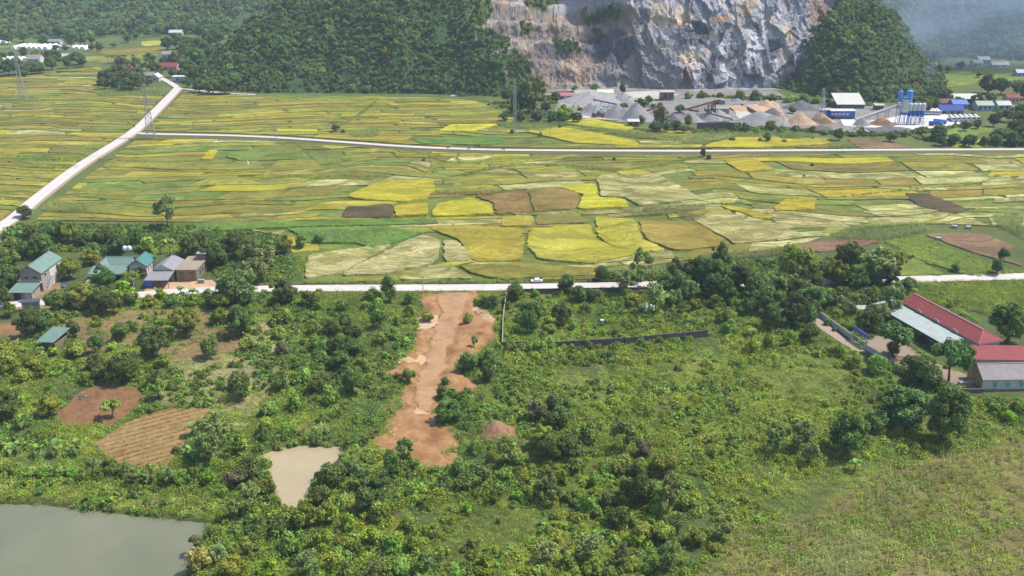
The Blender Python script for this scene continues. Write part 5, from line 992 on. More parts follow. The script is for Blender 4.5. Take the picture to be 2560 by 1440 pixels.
for i, x_ in enumerate((-142.6, -140.9)):
    t = empty("water_tank", (x_, 326.6, 0), 0, "round white steel water tank on a frame behind the striped porch house", "water tank", "twin water tanks"); MB().lathe([(.05, 7.2), (.75, 7.25), (.85, 7.6), (.85, 8.4), (.6, 8.85), (.15, 8.95)], 14).build("tank", WHITEP, t, smooth=True)
    for a in range(4): MB().bar((.6 * cos(a*pi/2+.78), .6 * sin(a*pi/2+.78), 0), (.6 * cos(a*pi/2+.78), .6 * sin(a*pi/2+.78), 7.2), .06).build("leg", STEEL, t)
# ---- teal gable house
o = gable_house("teal_roofed_house", "narrow house with teal gable roof and red shutters", (-138.0, 317.2), 0, 6.2, 8.5, 4.8, 2.1, WALL_W, ROOF_T, 'y', .55, 5, gable_mat=WALL_PK); windows(o, [(1.8, 2.9), (4.2, 2.9), (6.6, 2.9)], .7, 1.5, ('x', 6.2, 1), REDP); windows(o, [(1.4, 2.6), (4.6, 2.6)], 1.1, 1.4, ('y', 0, -1))
# ---- grey gable house with awning
o = gable_house("grey_roofed_house", "grey gable house with wide front awning and blue tarpaulin", (-127.9, 313.4), 0, 7.0, 11, 4.4, 1.9, WALL_C, ROOF_GR, 'y', .45, 6, gable_mat=WHITEP)
roof_slope(o, (-.9, -7.2, 3.0), (7.6, -7.2, 3.0), (7.6, -.6, 4.0), (-.9, -.6, 4.0), ROOF_GR, 6, name="awning_panel")
for x_ in (-.7, 3.3, 5.2, 7.3): bx(o, "post", REDP if x_ > 0 else STEEL, x_ - .1, -6.9, 0, x_ + .1, -6.7, 3.0)
MB().slab([(-1.0, -7.15, 1.0), (1.6, -7.05, .8), (1.7, -7.1, 2.9), (-1.0, -7.1, 2.95)], .08, (0, 1, 0)).build("tarpaulin", TARP, o); bx(o, "doorway", DARK, 3.0, -.08, 0, 5.6, 0, 2.6); windows(o, [(1.5, 2.0)], 1.2, 1.3, ('y', 0, -1))
# ---- flat roofed house with orange doors
o = empty("flat_roofed_house", (-119.9, 313.6, 0), 0, "unplastered flat roofed house with orange wooden doors", "house"); bx(o, "wall", WALL_C, 0, 0, -.1, 7.2, .3, 4.1); bx(o, "side_wall", WALL_T, 7.0, .303, -.1, 7.2, 14.5, 4.1); bx(o, "back_room", WALL_T, 0, .303, -.1, 6.99, 14.5, 4.1)
bx(o, "roof_slab", plain("lichened_roof_slab", (.24, .20, .145, 1), .95, .2, .6, stain=(.14, .12, .09, 1)), -.3, -.6, 4.11, 7.5, 14.8, 4.36)
bx(o, "parapet", WALL_C, -.3, -.6, 4.37, 7.5, -.35, 4.6); bx(o, "parapet", WALL_C, 7.25, -.34, 4.37, 7.5, 10.4, 4.6)
st = bx(o, "stair_tower", WALL_B, 4.4, 10.5, 4.37, 7.5, 14.6, 6.7); bx(st, "tower_roof", CONC, 4.1, 10.2, 6.71, 7.8, 14.9, 6.88)
for x_, w_, z0 in ((1.0, 1.7, .9), (4.3, 2.1, .0)):
    d_ = bx(o, "door" if z0 == 0 else "window", WOOD, x_, -.07, z0, x_ + w_, 0, 2.9); bx(d_, "fanlight", GLASS, x_ + .1, -.1, 2.95, x_ + w_ - .1, 0, 3.25)
windows(o, [(4, 2.2), (7, 2.2), (10, 2.2), (12.5, 2.2)], .9, 1.5, ('x', 7.2, 1), DARK, WALL_T)
tag(bx(None, "block_stack", CONC, -111.8, 311.2, 0, -109.6, 312.4, 1.3), "low stack of concrete blocks beside the orange doored house", "blocks")
# ---- orchard shed
o = empty("shed", (-142.0, 256.0, 0), -.12, "open wooden shed with single sloped sea green roof in the orchard", "shed"); roof_slope(o, (-.5, -.8, 2.7), (5.2, -.8, 2.7), (6.0, 7.6, 4.0), (.2, 7.6, 4.0), ROOF_G, 4)
for x_, y_, z_ in ((.1, 0, 2.7), (4.9, 0, 2.7), (.6, 7, 3.8), (5.6, 7, 3.8)): MB().bar((x_, y_, 0), (x_, y_, z_), .09, 6).build("post", BARK, o)
bx(o, "plank_wall", WALL_T, 4.7, .3, 0, 4.82, 6.8, 1.9); bx(o, "plank_wall", WALL_T, .3, 6.7, 0, 5.0, 6.82, 2.6); bx(o, "firewood", plain("stacked_firewood", (.26, .17, .11, 1), .9, .3, 5.0), 1.2, 1, 0, 4.0, 4.6, 1.3)
# ---- sandy front yards
relief("yard", jitter(GP([(20, 735), (60, 700), (150, 690), (150, 745), (120, 775), (40, 780)]), 2, .5, 31), 1.5, lambda x, y, sd: 0 * x, STUBM, .05, label="dusty yard between the gatehouse and the tall house", cat="yard")
relief("yard", jitter(GP([(360, 728), (380, 700), (440, 700), (530, 700), (560, 722), (520, 728), (430, 730)]), 2, .5, 32), 1.5, lambda x, y, sd: 0 * x, SANDM, .05, label="sandy forecourt of the orange doored house", cat="yard")
relief("yard", jitter(GP([(-40, 590), (50, 585), (60, 610), (-40, 625)]), 2, .5, 33), 1.5, lambda x, y, sd: 0 * x, concrete("grey_yard_slab", (.30, .29, .27, 1)), .05, label="grey concrete yard beside the slanting road", cat="yard")
# ---- school: red roof, awning, wall, gate
ang = atan2(249.4 - 281.1, 135.2 - 125.5)    # long axis of the red roof, towards the near end
o = empty("school_building", (126.6, 281.6, 0), ang, "long single storey school building with red metal hip roof", "school")
Ls, Ws = 34.0, 8.2
# local x runs along the building to the near end, local y to the outer (field) side
bx(o, "wall", WALL_P, .4, .4, -.1, Ls - .4, Ws - .4, 4.6); bx(o, "cornice", WALL_W, -.3, -.3, 4.61, Ls + .3, Ws + .3, 4.95)
roof_slope(o, (0, -.5, 5.0), (Ls + .4, -.5, 5.0), (Ls - 3.6, Ws/2, 7.4), (0, Ws/2, 7.4), ROOF_R, 24); roof_slope(o, (0, Ws + .5, 5.0), (Ls + .4, Ws + .5, 5.0), (Ls - 3.6, Ws/2, 7.4), (0, Ws/2, 7.4), ROOF_R, 24)
MB().slab([(Ls + .4, -.5, 5.0), (Ls + .4, Ws + .5, 5.0), (Ls - 3.6, Ws/2, 7.4)], .07).build("roof_hip", ROOF_R, o); MB().slab([(0, Ws/2 - .25, 7.47), (Ls - 3.6, Ws/2 - .25, 7.47), (Ls - 3.6, Ws/2 + .25, 7.47), (0, Ws/2 + .25, 7.47)], .06).build("ridge_cap", ROOF_P, o); MB().bar((Ls - 3.6, Ws/2, 7.5), (Ls + .4, -.5, 5.08), .12).build("hip_cap", ROOF_P, o); MB().bar((Ls - 3.6, Ws/2, 7.5), (Ls + .4, Ws + .5, 5.08), .12).build("hip_cap", ROOF_P, o)
for xx in (8.5, 16.5, 24.5):
    V = [(xx + 1.6 * cos(pi * k / 8), -.75, 4.75 + .95 * sin(pi * k / 8)) for k in range(9)]; MB().slab(V, .22, (0, 1, 0)).build("arched_pediment", CONC, o)
roof_slope(o, (-4, -8.2, 3.6), (29.5, -8.2, 3.6), (29.5, -1.2, 4.5), (-4, -1.2, 4.5), ROOF_AW, 10, name="awning_panel"); bx(o, "awning_fascia", ROOF_T, -4, -8.3, 3.3, 29.5, -8.21, 3.72)
for xx in np.linspace(-3, 29, 7): bx(o, "awning_post", STEEL, xx - .08, -8.0, 0, xx + .08, -7.84, 3.5)
windows(o, [(x_, 2.3) for x_ in (4, 7, 12, 15, 20, 23, 28, 31)], 1.3, 1.6, ('y', .4, -1), DARK, WALL_W)
o = empty("red_annex", (132.6, 249.2, 0), -.03, "low annex with flat sloping red sheet roof joined to the school", "building"); bx(o, "wall", WALL_P, .5, -7.6, 0, 16, -.4, 3.3); roof_slope(o, (-1.0, -8.0, 3.5), (18, -8.0, 3.5), (16.5, 0, 4.5), (1.4, 0, 4.5), ROOF_R, 13)
o = gable_house("old_classroom", "whitewashed classroom with grey roof, turquoise shutters and mouldy yellow gable", (128.6, 229.0), .03, 22, 8.2, 3.6, 2.6, WALL_W, ROOF_GY, 'x', .35, 12, cat="school", gable_mat=WALL_M)
bx(o, "stained_end_wall", WALL_M, -.08, .05, 0, -.003, 8.1, 3.6); bx(o, "plinth", WALL_C, -.15, -.15, -.1, 22.2, -.003, .5)
for x_ in (3.0, 6.6, 10.4, 14.2, 18.0):
    s_ = bx(o, "shutter", TURQ, x_, -.06, 1.0, x_ + 1.0, 0, 2.5); bx(s_, "canopy", CONC, x_ - .4, -.55, 2.65, x_ + 1.4, -.003, 2.78)
bx(o, "water_tank_shelf", CONC, -4.6, 3, 0, -.5, 4.2, 1.0)
tag(bx(None, "retaining_wall", WALL_D, 118, 227.6, 0, 128.4, 228.0, 1.2), "low dark retaining wall below the mouldy yellow gable", "wall")
def wall_run(name, pts, h, t, mat, cap, label, cat="wall", pier=7.0, capm=None):
    o = empty(name, (pts[0][0], pts[0][1], 0), 0, label, cat); o0 = Vector(pts[0])
    for a, b in zip(pts[:-1], pts[1:]):
        a = Vector(a) - o0; b = Vector(b) - o0; L = (b - a).length; d = (b - a) / L; nn = Vector((-d.y, d.x)) * t / 2; k = max(1, round(L / pier))
        for i in range(k):
            p, q = a + d * (L * i / k + .16), a + d * (L * (i + 1) / k - .16); hh = h; MB().slab([(p.x - nn.x, p.y - nn.y, -.1), (q.x - nn.x, q.y - nn.y, -.1), (q.x + nn.x, q.y + nn.y, -.1), (p.x + nn.x, p.y + nn.y, -.1)], hh + .1).build("wall_panel", mat, o)
            c_ = nn * 1.25; MB().slab([(p.x - c_.x, p.y - c_.y, hh + .003), (q.x - c_.x, q.y - c_.y, hh + .003), (q.x + c_.x, q.y + c_.y, hh + .003), (p.x + c_.x, p.y + c_.y, hh + .003)], cap).build("coping", capm or mat, o)
        for i in range(k + 1):
            p = a + d * (L * i / k); MB().box(p.x - .15, p.y - .15, -.1, p.x + .15, p.y + .15, h + .04).build("pier", mat, o)
    return o
wall_run("school_wall", [(93.2, 298.8), (99.1, 285.2), (104.3, 263.6)], 1.7, .25, WALL_W, .1, "long whitewashed wall along the school lane up to the gate", capm=WALL_C); wall_run("school_wall", [(106.5, 255.0), (110.4, 242.0)], 1.5, .25, WALL_W, .1, "short whitewashed wall from the gate down to the old classroom", capm=WALL_C)
relief("lane", jitter(GP([(2010, 770), (2040, 785), (2090, 830), (2130, 860), (2168, 882), (2140, 880), (2090, 850), (2040, 815), (2005, 785)]), 2, .4, 35), 1.0, lambda x, y, sd: .04 + .1 * fbm(x, y, 4), concrete("dirty_lane_concrete", (.25, .20, .155, 1), (.2, .14, .09, 1)), .05, label="dirty concrete lane outside the school wall", cat="lane")
relief("school_yard", jitter(SCHOOL_YARD, 3, .3, 36), 1.6, lambda x, y, sd: 0 * x, concrete("school_yard_slab", (.20, .155, .115, 1), (.17, .12, .08, 1)), .04, label="stained paved school yard inside the white wall", cat="yard")
ga = atan2(255.3 - 262.6, 106.3 - 104.4); o = empty("school_gate", (104.4, 262.8, 0), ga, "barred white steel gate under a blue sign board", "gate")
for x_ in (0, 7.2): bx(o, "pillar", WALL_W, x_ - .3, -.3, 0, x_ + .3, .3, 2.6)
for s_ in (0, 1):
    x0 = .32 + s_ * 3.3; lf = MB(); lf.box(x0, -.04, .2, x0 + 3.25, .04, .3); lf.box(x0, -.04, 2.0, x0 + 3.25, .04, 2.1); lf.box(x0, -.04, .31, x0 + .08, .04, 1.99); lf.box(x0 + 3.17, -.04, .31, x0 + 3.25, .04, 1.99); f_ = lf.build("gate_leaf", WHITEP, o)
    b_ = MB(); [b_.box(x0 + .25 * k, -.02, .31, x0 + .25 * k + .05, .02, 1.99) for k in range(1, 13)]; b_.build("bars", GALV, f_)
for x_ in (.5, 6.7): MB().bar((x_, .6, 0), (x_, .6, 3.4), .08).build("sign_post", STEEL, o)
SIGNM = NT("printed_blue_sign", .5, .3); p_ = SIGNM.pos(space='obj'); SIGNM.base(SIGNM.mix(SIGNM.ramp(SIGNM.noise(SIGNM.pos((2.2, 1, 2.6), 'obj'), 1.6, 2), [(.55, 0.0), (.62, .8)]), (.05, .12, .45, 1), (.42, .18, .38, 1)))
sb = bx(o, "sign_board", SIGNM.m, -.2, .52, 3.4, 7.6, .68, 4.5); bx(sb, "sign_edge", BLUEP, -.26, .5, 3.32, 7.66, .7, 3.397)
o = empty("garden_gate", (117.6, 247.2, 0), .05, "tiny red tiled cream kiosk wall in the school yard", "kiosk"); bx(o, "wall", WALL_P, 0, 0, 0, 3.4, .9, 1.4); roof_slope(o, (-.3, -.4, 1.45), (3.7, -.4, 1.45), (3.7, .45, 1.85), (-.3, .45, 1.85), ROOF_R, 4); roof_slope(o, (-.3, 1.3, 1.45), (3.7, 1.3, 1.45), (3.7, .45, 1.85), (-.3, .45, 1.85), ROOF_R, 4)
for i, (a, b) in enumerate(((111.6, 248.5), (113.6, 244.6))):
    o = empty("planting_bed", (a, b, 0), -.2, ("upper" if i == 0 else "lower") + " cream edged planting bed of bare soil by the kiosk", "planting bed"); bx(o, "soil", TILLM, 0, 0, .05, 3.6, 2.6, .25)
    for e in ((-.2, -.2, 3.8, -.003), (-.2, 2.603, 3.8, 2.8), (-.2, 0, -.003, 2.6), (3.603, 0, 3.8, 2.6)): bx(o, "kerb", WALL_P, e[0], e[1], .05, e[2], e[3], .38)
o = empty("bicycle_shelter", (111.5, 281.5, 0), .1, "small pale green roofed shelter under the trees of the school yard", "shelter"); roof_slope(o, (0, 0, 2.2), (5, 0, 2.2), (5, 2.6, 2.6), (0, 2.6, 2.6), ROOF_AW, 4); [bx(o, "post", STEEL, x_, y_, 0, x_ + .1, y_ + .1, 2.2) for x_ in (.1, 4.8) for y_ in (.1, 2.4)]
# ---- brick walled garden
wall_run("garden_wall", GP([(1256, 872), (1380, 870)]), 2.2, .22, WALL_D, .05, "dark block wall corner half hidden by creepers near the clay track"); wall_run("garden_wall", GP([(1382, 872), (1560, 862), (1768, 842)]), 2.3, .22, WALL_D, .05, "long dark block wall along the lower side of the garden"); wall_run("garden_wall", GP([(1256, 870), (1258, 800), (1266, 745)]), 1.9, .22, plain("lichened_wall", (.24, .22, .15, 1), .95, .2), .05, "thin lichened side wall between garden and clay track")
wall_run("garden_wall", [(p_[0], p_[1] - 1.2) for p_ in GP([(1300, 733), (1480, 730), (1620, 728), (1760, 724)])], 2.0, .22, WALL_D, .05, "dark roadside wall of the overgrown garden")
for i, (a, b) in enumerate(((1613, 778), (1632, 777))):
    x_, y_ = G(a, b); o = empty("stone_monument", (x_, y_, 0), .3 * i, ("plain topped" if i else "round topped") + " white carved stone monument standing in the weeds", "monument"); MB().lathe([(.9, 0), (.9, .5), (.55, .6), (.5, 1.3), (.75, 1.5), (.7, 1.8)], 10).build("pedestal", WHITEP, o); (MB().lathe([(.35, 1.8), (.6, 2.1), (.45, 2.6), (.1, 2.9)], 10) if not i else MB().box(-.9, -.4, 1.801, .9, .4, 2.15)).build("top", PLAST, o)
x_, y_ = G(1505, 812); o = empty("grave_marker", (x_, y_, 0), .2, "small grey stone marker alone in the garden weeds", "marker"); bx(o, "base", CONC, -.5, -.5, 0, .5, .5, 1.5); bx(o, "cap", WALL_LB, -.65, -.65, 1.503, .65, .65, 1.75)
# ------------------------------------------------------------------ quarry yard and the far villages
def far_house(name, label, px0, px1, py, h, depth, rh, wallm, roofm, kind='x', nwin=2, cat="building", door=True, winm=DARK, group=None, npan=4, rz=0.0, z=0.0):
    (x0, y0), (x1, _) = G(px0, py, z), G(px1, py, z); w = x1 - x0
    if kind in 'xy': o = gable_house(name, label, (x0, y0, z), rz, w, depth, h, rh, wallm, roofm, kind, .5, npan, group, cat)
    else:
        o = empty(name, (x0, y0, z), rz, label, cat, group); bx(o, "wall", wallm, 0, 0, -.1, w, depth, h)
        if kind == 'f': bx(o, "roof", roofm, -.3, -.3, h + .003, w + .3, depth + .3, h + .25)
        else: roof_slope(o, (-.5, -.8, h + .05), (w + .5, -.8, h + .05), (w + .5, depth + .5, h + rh), (-.5, depth + .5, h + rh), roofm, npan)
    if nwin: windows(o, [(w * (k + .7) / (nwin + .4), h * .55) for k in range(nwin)], min(1.6, w / (nwin * 2.4)), min(1.6, h * .4), ('y', 0, -1), winm, WALL_W, sill=w > 6)
    if door: bx(o, "door", DARK, w * .08, -.05, 0, w * .08 + 1.2, 0, min(2.3, h * .7))
    return o
m_yard = earth("grey_quarry_dust", (.15, .141, .134, 1), (.20, .188, .176, 1), (.115, .108, .104, 1), .12, .5)
m_pale = earth("pale_limestone_dust", (.32, .30, .28, 1), (.37, .35, .325, 1), (.26, .24, .22, 1), .1, .3)
m_white = concrete("bleached_yard_concrete", (.46, .45, .43, 1), (.36, .34, .32, 1))
relief("quarry_yard", jitter(GP([(1385, 287), (1400, 242), (1480, 222), (1600, 216), (1780, 214), (1940, 228), (1990, 258), (2060, 262), (2200, 262), (2290, 285), (2330, 300), (2440, 300), (2430, 318), (2350, 322), (2240, 332), (2130, 328), (2000, 322), (1850, 308), (1760, 302), (1650, 306), (1560, 304), (1450, 297)]), 5, 2, 41), 6, lambda x, y, sd: .3 * fbm(x * .1, y * .1, 3), m_yard, .10, label="dusty grey working floor of the quarry", cat="yard")
for i, (P, mt, lb) in enumerate([([(1835, 266), (1895, 262), (1960, 290), (1900, 302), (1850, 303), (1840, 290)], m_pale, "pale dusty haul road between the gravel heaps"), ([(2100, 300), (2200, 302), (2250, 290), (2330, 283), (2450, 298), (2420, 312), (2300, 326), (2200, 322), (2110, 316)], m_white, "bleached concrete apron of the mixing plant"), ([(1560, 232), (1640, 228), (1700, 238), (1640, 250), (1570, 246)], m_pale, "pale dust flat under the quarry wall"), ([(1420, 285), (1500, 296), (1560, 303), (1440, 296)], m_pale, "pale dust edge of the crusher yard")]):
    relief("dust_apron", jitter(GP(P), 4, 1, 50 + i), 5, lambda x, y, sd: 0 * x, mt, .46 + .01 * i, label=lb, cat="yard")
GRAV = earth("grey_gravel", (.17, .17, .175, 1), (.23, .225, .225, 1), (.14, .14, .15, 1), .5); GRAVL = earth("light_rubble", (.20, .197, .197, 1), (.27, .262, .26, 1), (.14, .138, .14, 1), .7, 1.0); GRAVD = earth("dark_chippings", (.095, .097, .11, 1), (.125, .125, .14, 1), (.08, .08, .09, 1), .5); SANDP = earth("orange_tan_sand", (.33, .22, .145, 1), (.38, .265, .18, 1), (.27, .175, .115, 1), .4, .4); SANDB = earth("wet_brown_sand", (.19, .11, .066, 1), (.23, .14, .085, 1), (.15, .088, .053, 1), .4, .4)
def pile(px, py, wpx, hpx, mat, label, asp=.8, seed=0, lumps=2, z=.3, name="gravel_heap", cat="heap", amp=.3):
    """heap of loose material with one or more rounded tops at the angle of repose"""
    x, y = G(px, py); s = S(x, y); W = wpx / s / 2; H = hpx / s / .97; n = 30; R = random.Random(seed); u = np.linspace(-1.1, 1.1, n); U, Vv = np.meshgrid(u, u); Z = np.zeros(U.shape)
    tops = [(0, 0, 1.0)] + [(R.uniform(-.55, .55), R.uniform(-.3, .3), R.uniform(.55, .85)) for _ in range(lumps)]
    for a, b, k in tops: Z = np.maximum(Z, k * (1 - np.sqrt(((U - a) / (.45 + .55 * k)) ** 2 + ((Vv - b) / (.45 + .55 * k)) ** 2 + .01)) * 1.1)
    Z = Z + amp * .25 * (fbm(U * 4 + seed, Vv * 4, seed, 4) - .5) * (Z > -.05); Z = np.clip(Z, -.05, None) * H
    me = grid_mesh(name, U * W, Vv * W * asp, Z, mat); o = link(name, me, None, (x, y + W * asp * .75, z), R.uniform(-.15, .15)); return tag(o, label, cat)
for i, a in enumerate([(1480, 262, 150, 20, GRAVL, "broad heap of broken limestone below the pale green shed", 1.2, 3), (1562, 256, 70, 20, GRAVL, "small rubble heap beside the olive roofed shed", 1.0, 1), (1480, 285, 60, 24, GRAVL, "steep rubble cone behind the yellow excavator", .9, 1), (1595, 304, 90, 38, GRAV, "tallest smooth grey gravel heap by the brick hut", .9, 2), (1545, 298, 80, 30, GRAV, "wide grey gravel heap behind the dump truck", .9, 2),
        (1683, 308, 42, 22, GRAVD, "dark chippings heap at the crusher's foot", .9, 0), (1730, 306, 62, 20, GRAV, "grey gravel heap next to the scaffold tower", .9, 1), (1778, 303, 60, 22, GRAV, "low grey gravel heap under the crusher conveyors", .9, 1), (1905, 314, 130, 28, GRAV, "long grey gravel ridge behind the dark block wall", .7, 3), (1935, 292, 60, 18, GRAVD, "dark blue grey heap between tan sand heaps", .8, 1),
        (2008, 276, 75, 20, GRAVD, "large dark grey heap at the forest edge", .8, 2), (1920, 274, 60, 20, SANDP, "pointed tan sand heap with a long skirt", .9, 2), (1895, 280, 110, 10, SANDP, "flat spread of tan sand by the retaining wall", .8, 2), (1953, 302, 40, 20, SANDP, "orange sand cone beside the long gravel ridge", .8, 0), (2005, 312, 72, 25, SANDP, "big peach coloured sand heap beside the fence posts", .8, 1), (2055, 308, 70, 22, SANDP, "pink sand heap in front of the blue office", .8, 1), (2068, 312, 42, 15, SANDB, "scooped brown sand heap in front of the blue office", .8, 0),
        (2158, 317, 46, 20, GRAV, "grey gravel cone below the feed conveyor", .8, 0), (2207, 316, 60, 18, SANDB, "brown flat topped sand heap by the silo legs", .7, 2), (2130, 328, 80, 9, GRAV, "low grey spread along the plant's hedge", .6, 2), (2225, 330, 110, 10, GRAVD, "long low dark heap at the edge of the bleached apron", .5, 3), (1845, 258, 40, 9, GRAV, "low dusty heap under the quarry wall's scrub", .7, 1), (2150, 330, 46, 13, GRAVL, "pale rubble heap beside the low grey spread", .7, 0), (2060, 326, 60, 10, GRAVD, "low dark heap by the plant's front bushes", .6, 2), (1800, 292, 50, 14, GRAVL, "pale chip heap behind the crusher wall", .8, 1)]):
    pile(a[0], a[1], a[2], a[3], a[4], a[5], a[6], 60 + i, a[7], amp=.6 if a[4] is GRAVL else .3)
pile(1240, 1096, 88, 30, earth("heaped_red_gravel", (.215, .118, .07, 1), (.26, .15, .09, 1), (.18, .095, .055, 1), .8, 1.0), "reddish gravel mound dumped in the weeds beside the clay track", 1.0, 99, 5, 0.0, amp=1.1)
for i, (a, b, w_, h_, lb) in enumerate([(1068, 800, 26, 9, "low clay spoil ridge near the small tree on the track"), (1050, 855, 30, 8, "clay spoil ridge along the overgrown orchard edge"), (1205, 845, 34, 10, "broad clay spoil heap beside the lichened wall"), (1165, 905, 26, 8, "rough clay spoil heap at the narrow waist of the track"), (1010, 915, 26, 7, "low clay spoil heap on the widened orchard side"), (1195, 760, 24, 8, "clay spoil at the road end of the track"), (980, 1085, 26, 7, "worn clay spoil near the puddle's weedy side"), (1125, 1150, 30, 7, "worn clay spoil at the far end of the track")]):
    pile(a, b, w_, h_, CLAYM, lb, 1.3, 200 + i, 3, 0.1, "clay_heap", "heap", 1.0)
H = far_house
H("worker_house", "white house with faded pink roof above the rubble", 1396, 1432, 250, 3.4, 6, 1.6, WALL_W, ROOF_P, 'x', 2); H("long_shed", "long shed with grey green roof below the quarry wall", 1437, 1488, 243, 3, 6, 2.0, WALL_C, ROOF_PG, 'x', 0, cat="shed", npan=6); H("long_shed", "shed with pale olive roof beside the dark round tree", 1493, 1533, 239, 2.2, 6, 2.0, WALL_C, sheetmetal("lime_olive_roof", (.52, .55, .38, 1)), 'x', 0, cat="shed", npan=5)
H("brick_hut", "red brick hut with grey roof at the edge of the rice", 1571, 1597, 318, 3.6, 4.5, .6, WALL_B, ROOF_W, 's', 2, cat="hut"); H("hut", "tiny orange plastered hut behind the crusher trees", 1564, 1576, 254, 3.4, 3, .3, plain("orange_plaster", (.46, .28, .17, 1)), CONC, 'f', 1, cat="hut"); H("hut", "cream hut with flat roof beside the crusher yard mast", 1318, 1331, 281, 2.6, 3, .2, WALL_P, CONC, 'f', 0, cat="hut"); H("hut", "longer cream hut with sagging roof under the trees", 1343, 1372, 285, 2.3, 4, .6, WALL_P, ROOF_GY, 's', 0, cat="hut"); H("worker_house", "small white house half hidden by the round tree", 1362, 1376, 247, 2.8, 4, .8, WALL_P, ROOF_GY, 's', 1)
o = H("crusher_house", "tall sheet metal crusher house with red and grey panels", 1650, 1684, 252, 6.2, 5, .5, ROOF_GR, ROOF_PG, 's', 0, cat="crusher"); w_ = G(1684, 252)[0] - G(1650, 252)[0]
for a, b, mt in ((.22, .52, ROOF_R), (.64, .82, ROOF_R), (.84, .98, ROOF_T)): bx(o, "wall_sheet", mt, w_ * a, -.08, 1.6, w_ * b, -.003, 6.0)
H("hut", "rust brown steel hut beside the crusher house", 1606, 1622, 262, 3.6, 4, .4, RUST, ROOF_W, 's', 0, cat="hut"); H("hut", "small grey control hut below the crusher house", 1627, 1640, 270, 3.0, 3, .4, WALL_P, CONC, 'f', 1, cat="hut"); H("crusher_block", "grey concrete crusher block with open top", 1765, 1822, 288, 4.2, 7, .3, CONC, WALL_C, 'f', 2, cat="crusher"); H("crusher_block", "upper concrete bunker behind the crusher block", 1790, 1812, 262, 3.2, 5, .6, WALL_C, ROOF_GY, 's', 0, cat="bunker")
wall_run("yard_wall", GP([(1742, 327), (1850, 327)]), 5.0, .3, WALL_D, .1, "tall dark block wall in front of the crusher"); wall_run("retaining_wall", GP([(1852, 268), (1890, 288)]), 2.6, .4, WALL_T, .1, "slanting brown retaining wall beside the tan sand")
def conveyor(label, p0, p1, w, mat, supports=2, tube=False, name="conveyor"):
    o = empty(name, (p0[0], p0[1], 0), 0, label, "conveyor"); a = Vector((0, 0, p0[2])); b = Vector((p1[0] - p0[0], p1[1] - p0[1], p1[2])); mb = MB()
    if tube: mb.bar(a, b, w, 10)
    else:
        d = (b - a).normalized(); s = Vector((-d.y, d.x, 0)).normalized() * w; mb.slab([a - s, b - s, b + s, a + s], .35); mb.slab([a - s, b - s, b - s * .9, a - s * .9], .8); mb.slab([a + s * .9, b + s * .9, b + s, a + s], .8)
    mb.build("belt_gallery", mat, o)
    for k in range(supports):
        q = a.lerp(b, (k + 1) / (supports + 1)); l = MB(); l.bar((q.x - .6, q.y, 0), q, .1); l.bar((q.x + .6, q.y, 0), q, .1); l.build("trestle", STEEL, o)
    MB().bar(a + Vector((-.8, 0, 0)), a + Vector((.8, 0, 0)), .35, 8).build("tail_drum", STEEL, o); return o
def g3(px, py, z): x, y = G(px, py, z); return (x, y, z)
conveyor("slim dark blue conveyor over the broken limestone", g3(1541, 262, 1.5), g3(1482, 250, 5), .7, BLUEP)
conveyor("rusty conveyor dropping from the crusher house", g3(1600, 285, 1), g3(1655, 264, 5), .6, RUST); conveyor("rusty conveyor rising to the crusher block", g3(1690, 270, 1.0), g3(1745, 280, 5), .6, RUST); conveyor("long brown conveyor above the crusher block", g3(1715, 275, 4), g3(1800, 251, 8), .6, RUST); conveyor("short brown conveyor into the scaffold tower", g3(1830, 300, 1), g3(1775, 285, 6), .6, RUST)
def lattice(name, label, cat, x, y, w0, w1, H, n, r, mat, arms=(), z0=0, rz=0.0):
    o = empty(name, (x, y, z0), rz, label, cat); mb = MB(); ws = [w0 + (w1 - w0) * (1 - (1 - k / n) ** 1.5) for k in range(n + 1)]; hs = [H * (1 - (1 - k / n) ** 1.15) if w0 > 2.5 else H * k / n for k in range(n + 1)]; c4 = ((-1, -1), (1, -1), (1, 1), (-1, 1))
    for k in range(n):
        for i in range(4):
            a = c4[i]; b = c4[(i + 1) % 4]; P = lambda q, j: (q[0] * ws[j] / 2, q[1] * ws[j] / 2, hs[j]); mb.bar(P(a, k), P(a, k + 1), r * 1.5); mb.bar(P(a, k), P(b, k + 1), r * .8); mb.bar(P(b, k), P(a, k + 1), r * .8); mb.bar(P(a, k + 1), P(b, k + 1), r * .8)
    mb.build("lattice_body", mat, o)
    for (h, L) in arms:
        for s in (-1, 1):
            m2 = MB(); m2.bar((0, -.4, h), (s * L, 0, h + .2), r); m2.bar((0, .4, h), (s * L, 0, h + .2), r); m2.bar((0, 0, h + 1.6), (s * L, 0, h + .2), r); m2.bar((s * L * .5, -.2, h + .1), (s * L * .5, 0, h + .9), r * .7); a_ = m2.build("cross_arm", mat, o); MB().bar((s * L, 0, h + .2), (s * L, 0, h - 1.3), .12, 6).build("insulator", CONC, a_)
    return o
for lb, (px, py), H_, ar, r_ in (("tall lattice power pylon beside the road junction in the rice fields", (378, 347), 33, ((21, 5.2), (25.5, 4.2), (30, 3.2)), .11), ("pale lattice pylon standing deep in the olive rice terraces", (58, 250), 31, ((20, 5), (24, 4), (28, 3)), .10), ("slim lattice mast at the edge of the crusher yard trees", (1287, 336), 33, ((29, 1.2),), .09), ("lattice pylon rising in front of the blue plant office", (2050, 306), 22, ((12, 3.2), (15.5, 2.8), (19, 2.4)), .09)):
    x_, y_ = G(px, py); slim = 'mast' in lb; lattice("pylon", lb, "pylon", x_, y_, 1.8 if slim else 5.6, 1.2 if slim else 1.0, H_, 9 if slim else 12, r_ * (.7 if slim else 1), GALV, ar, rz=.35)
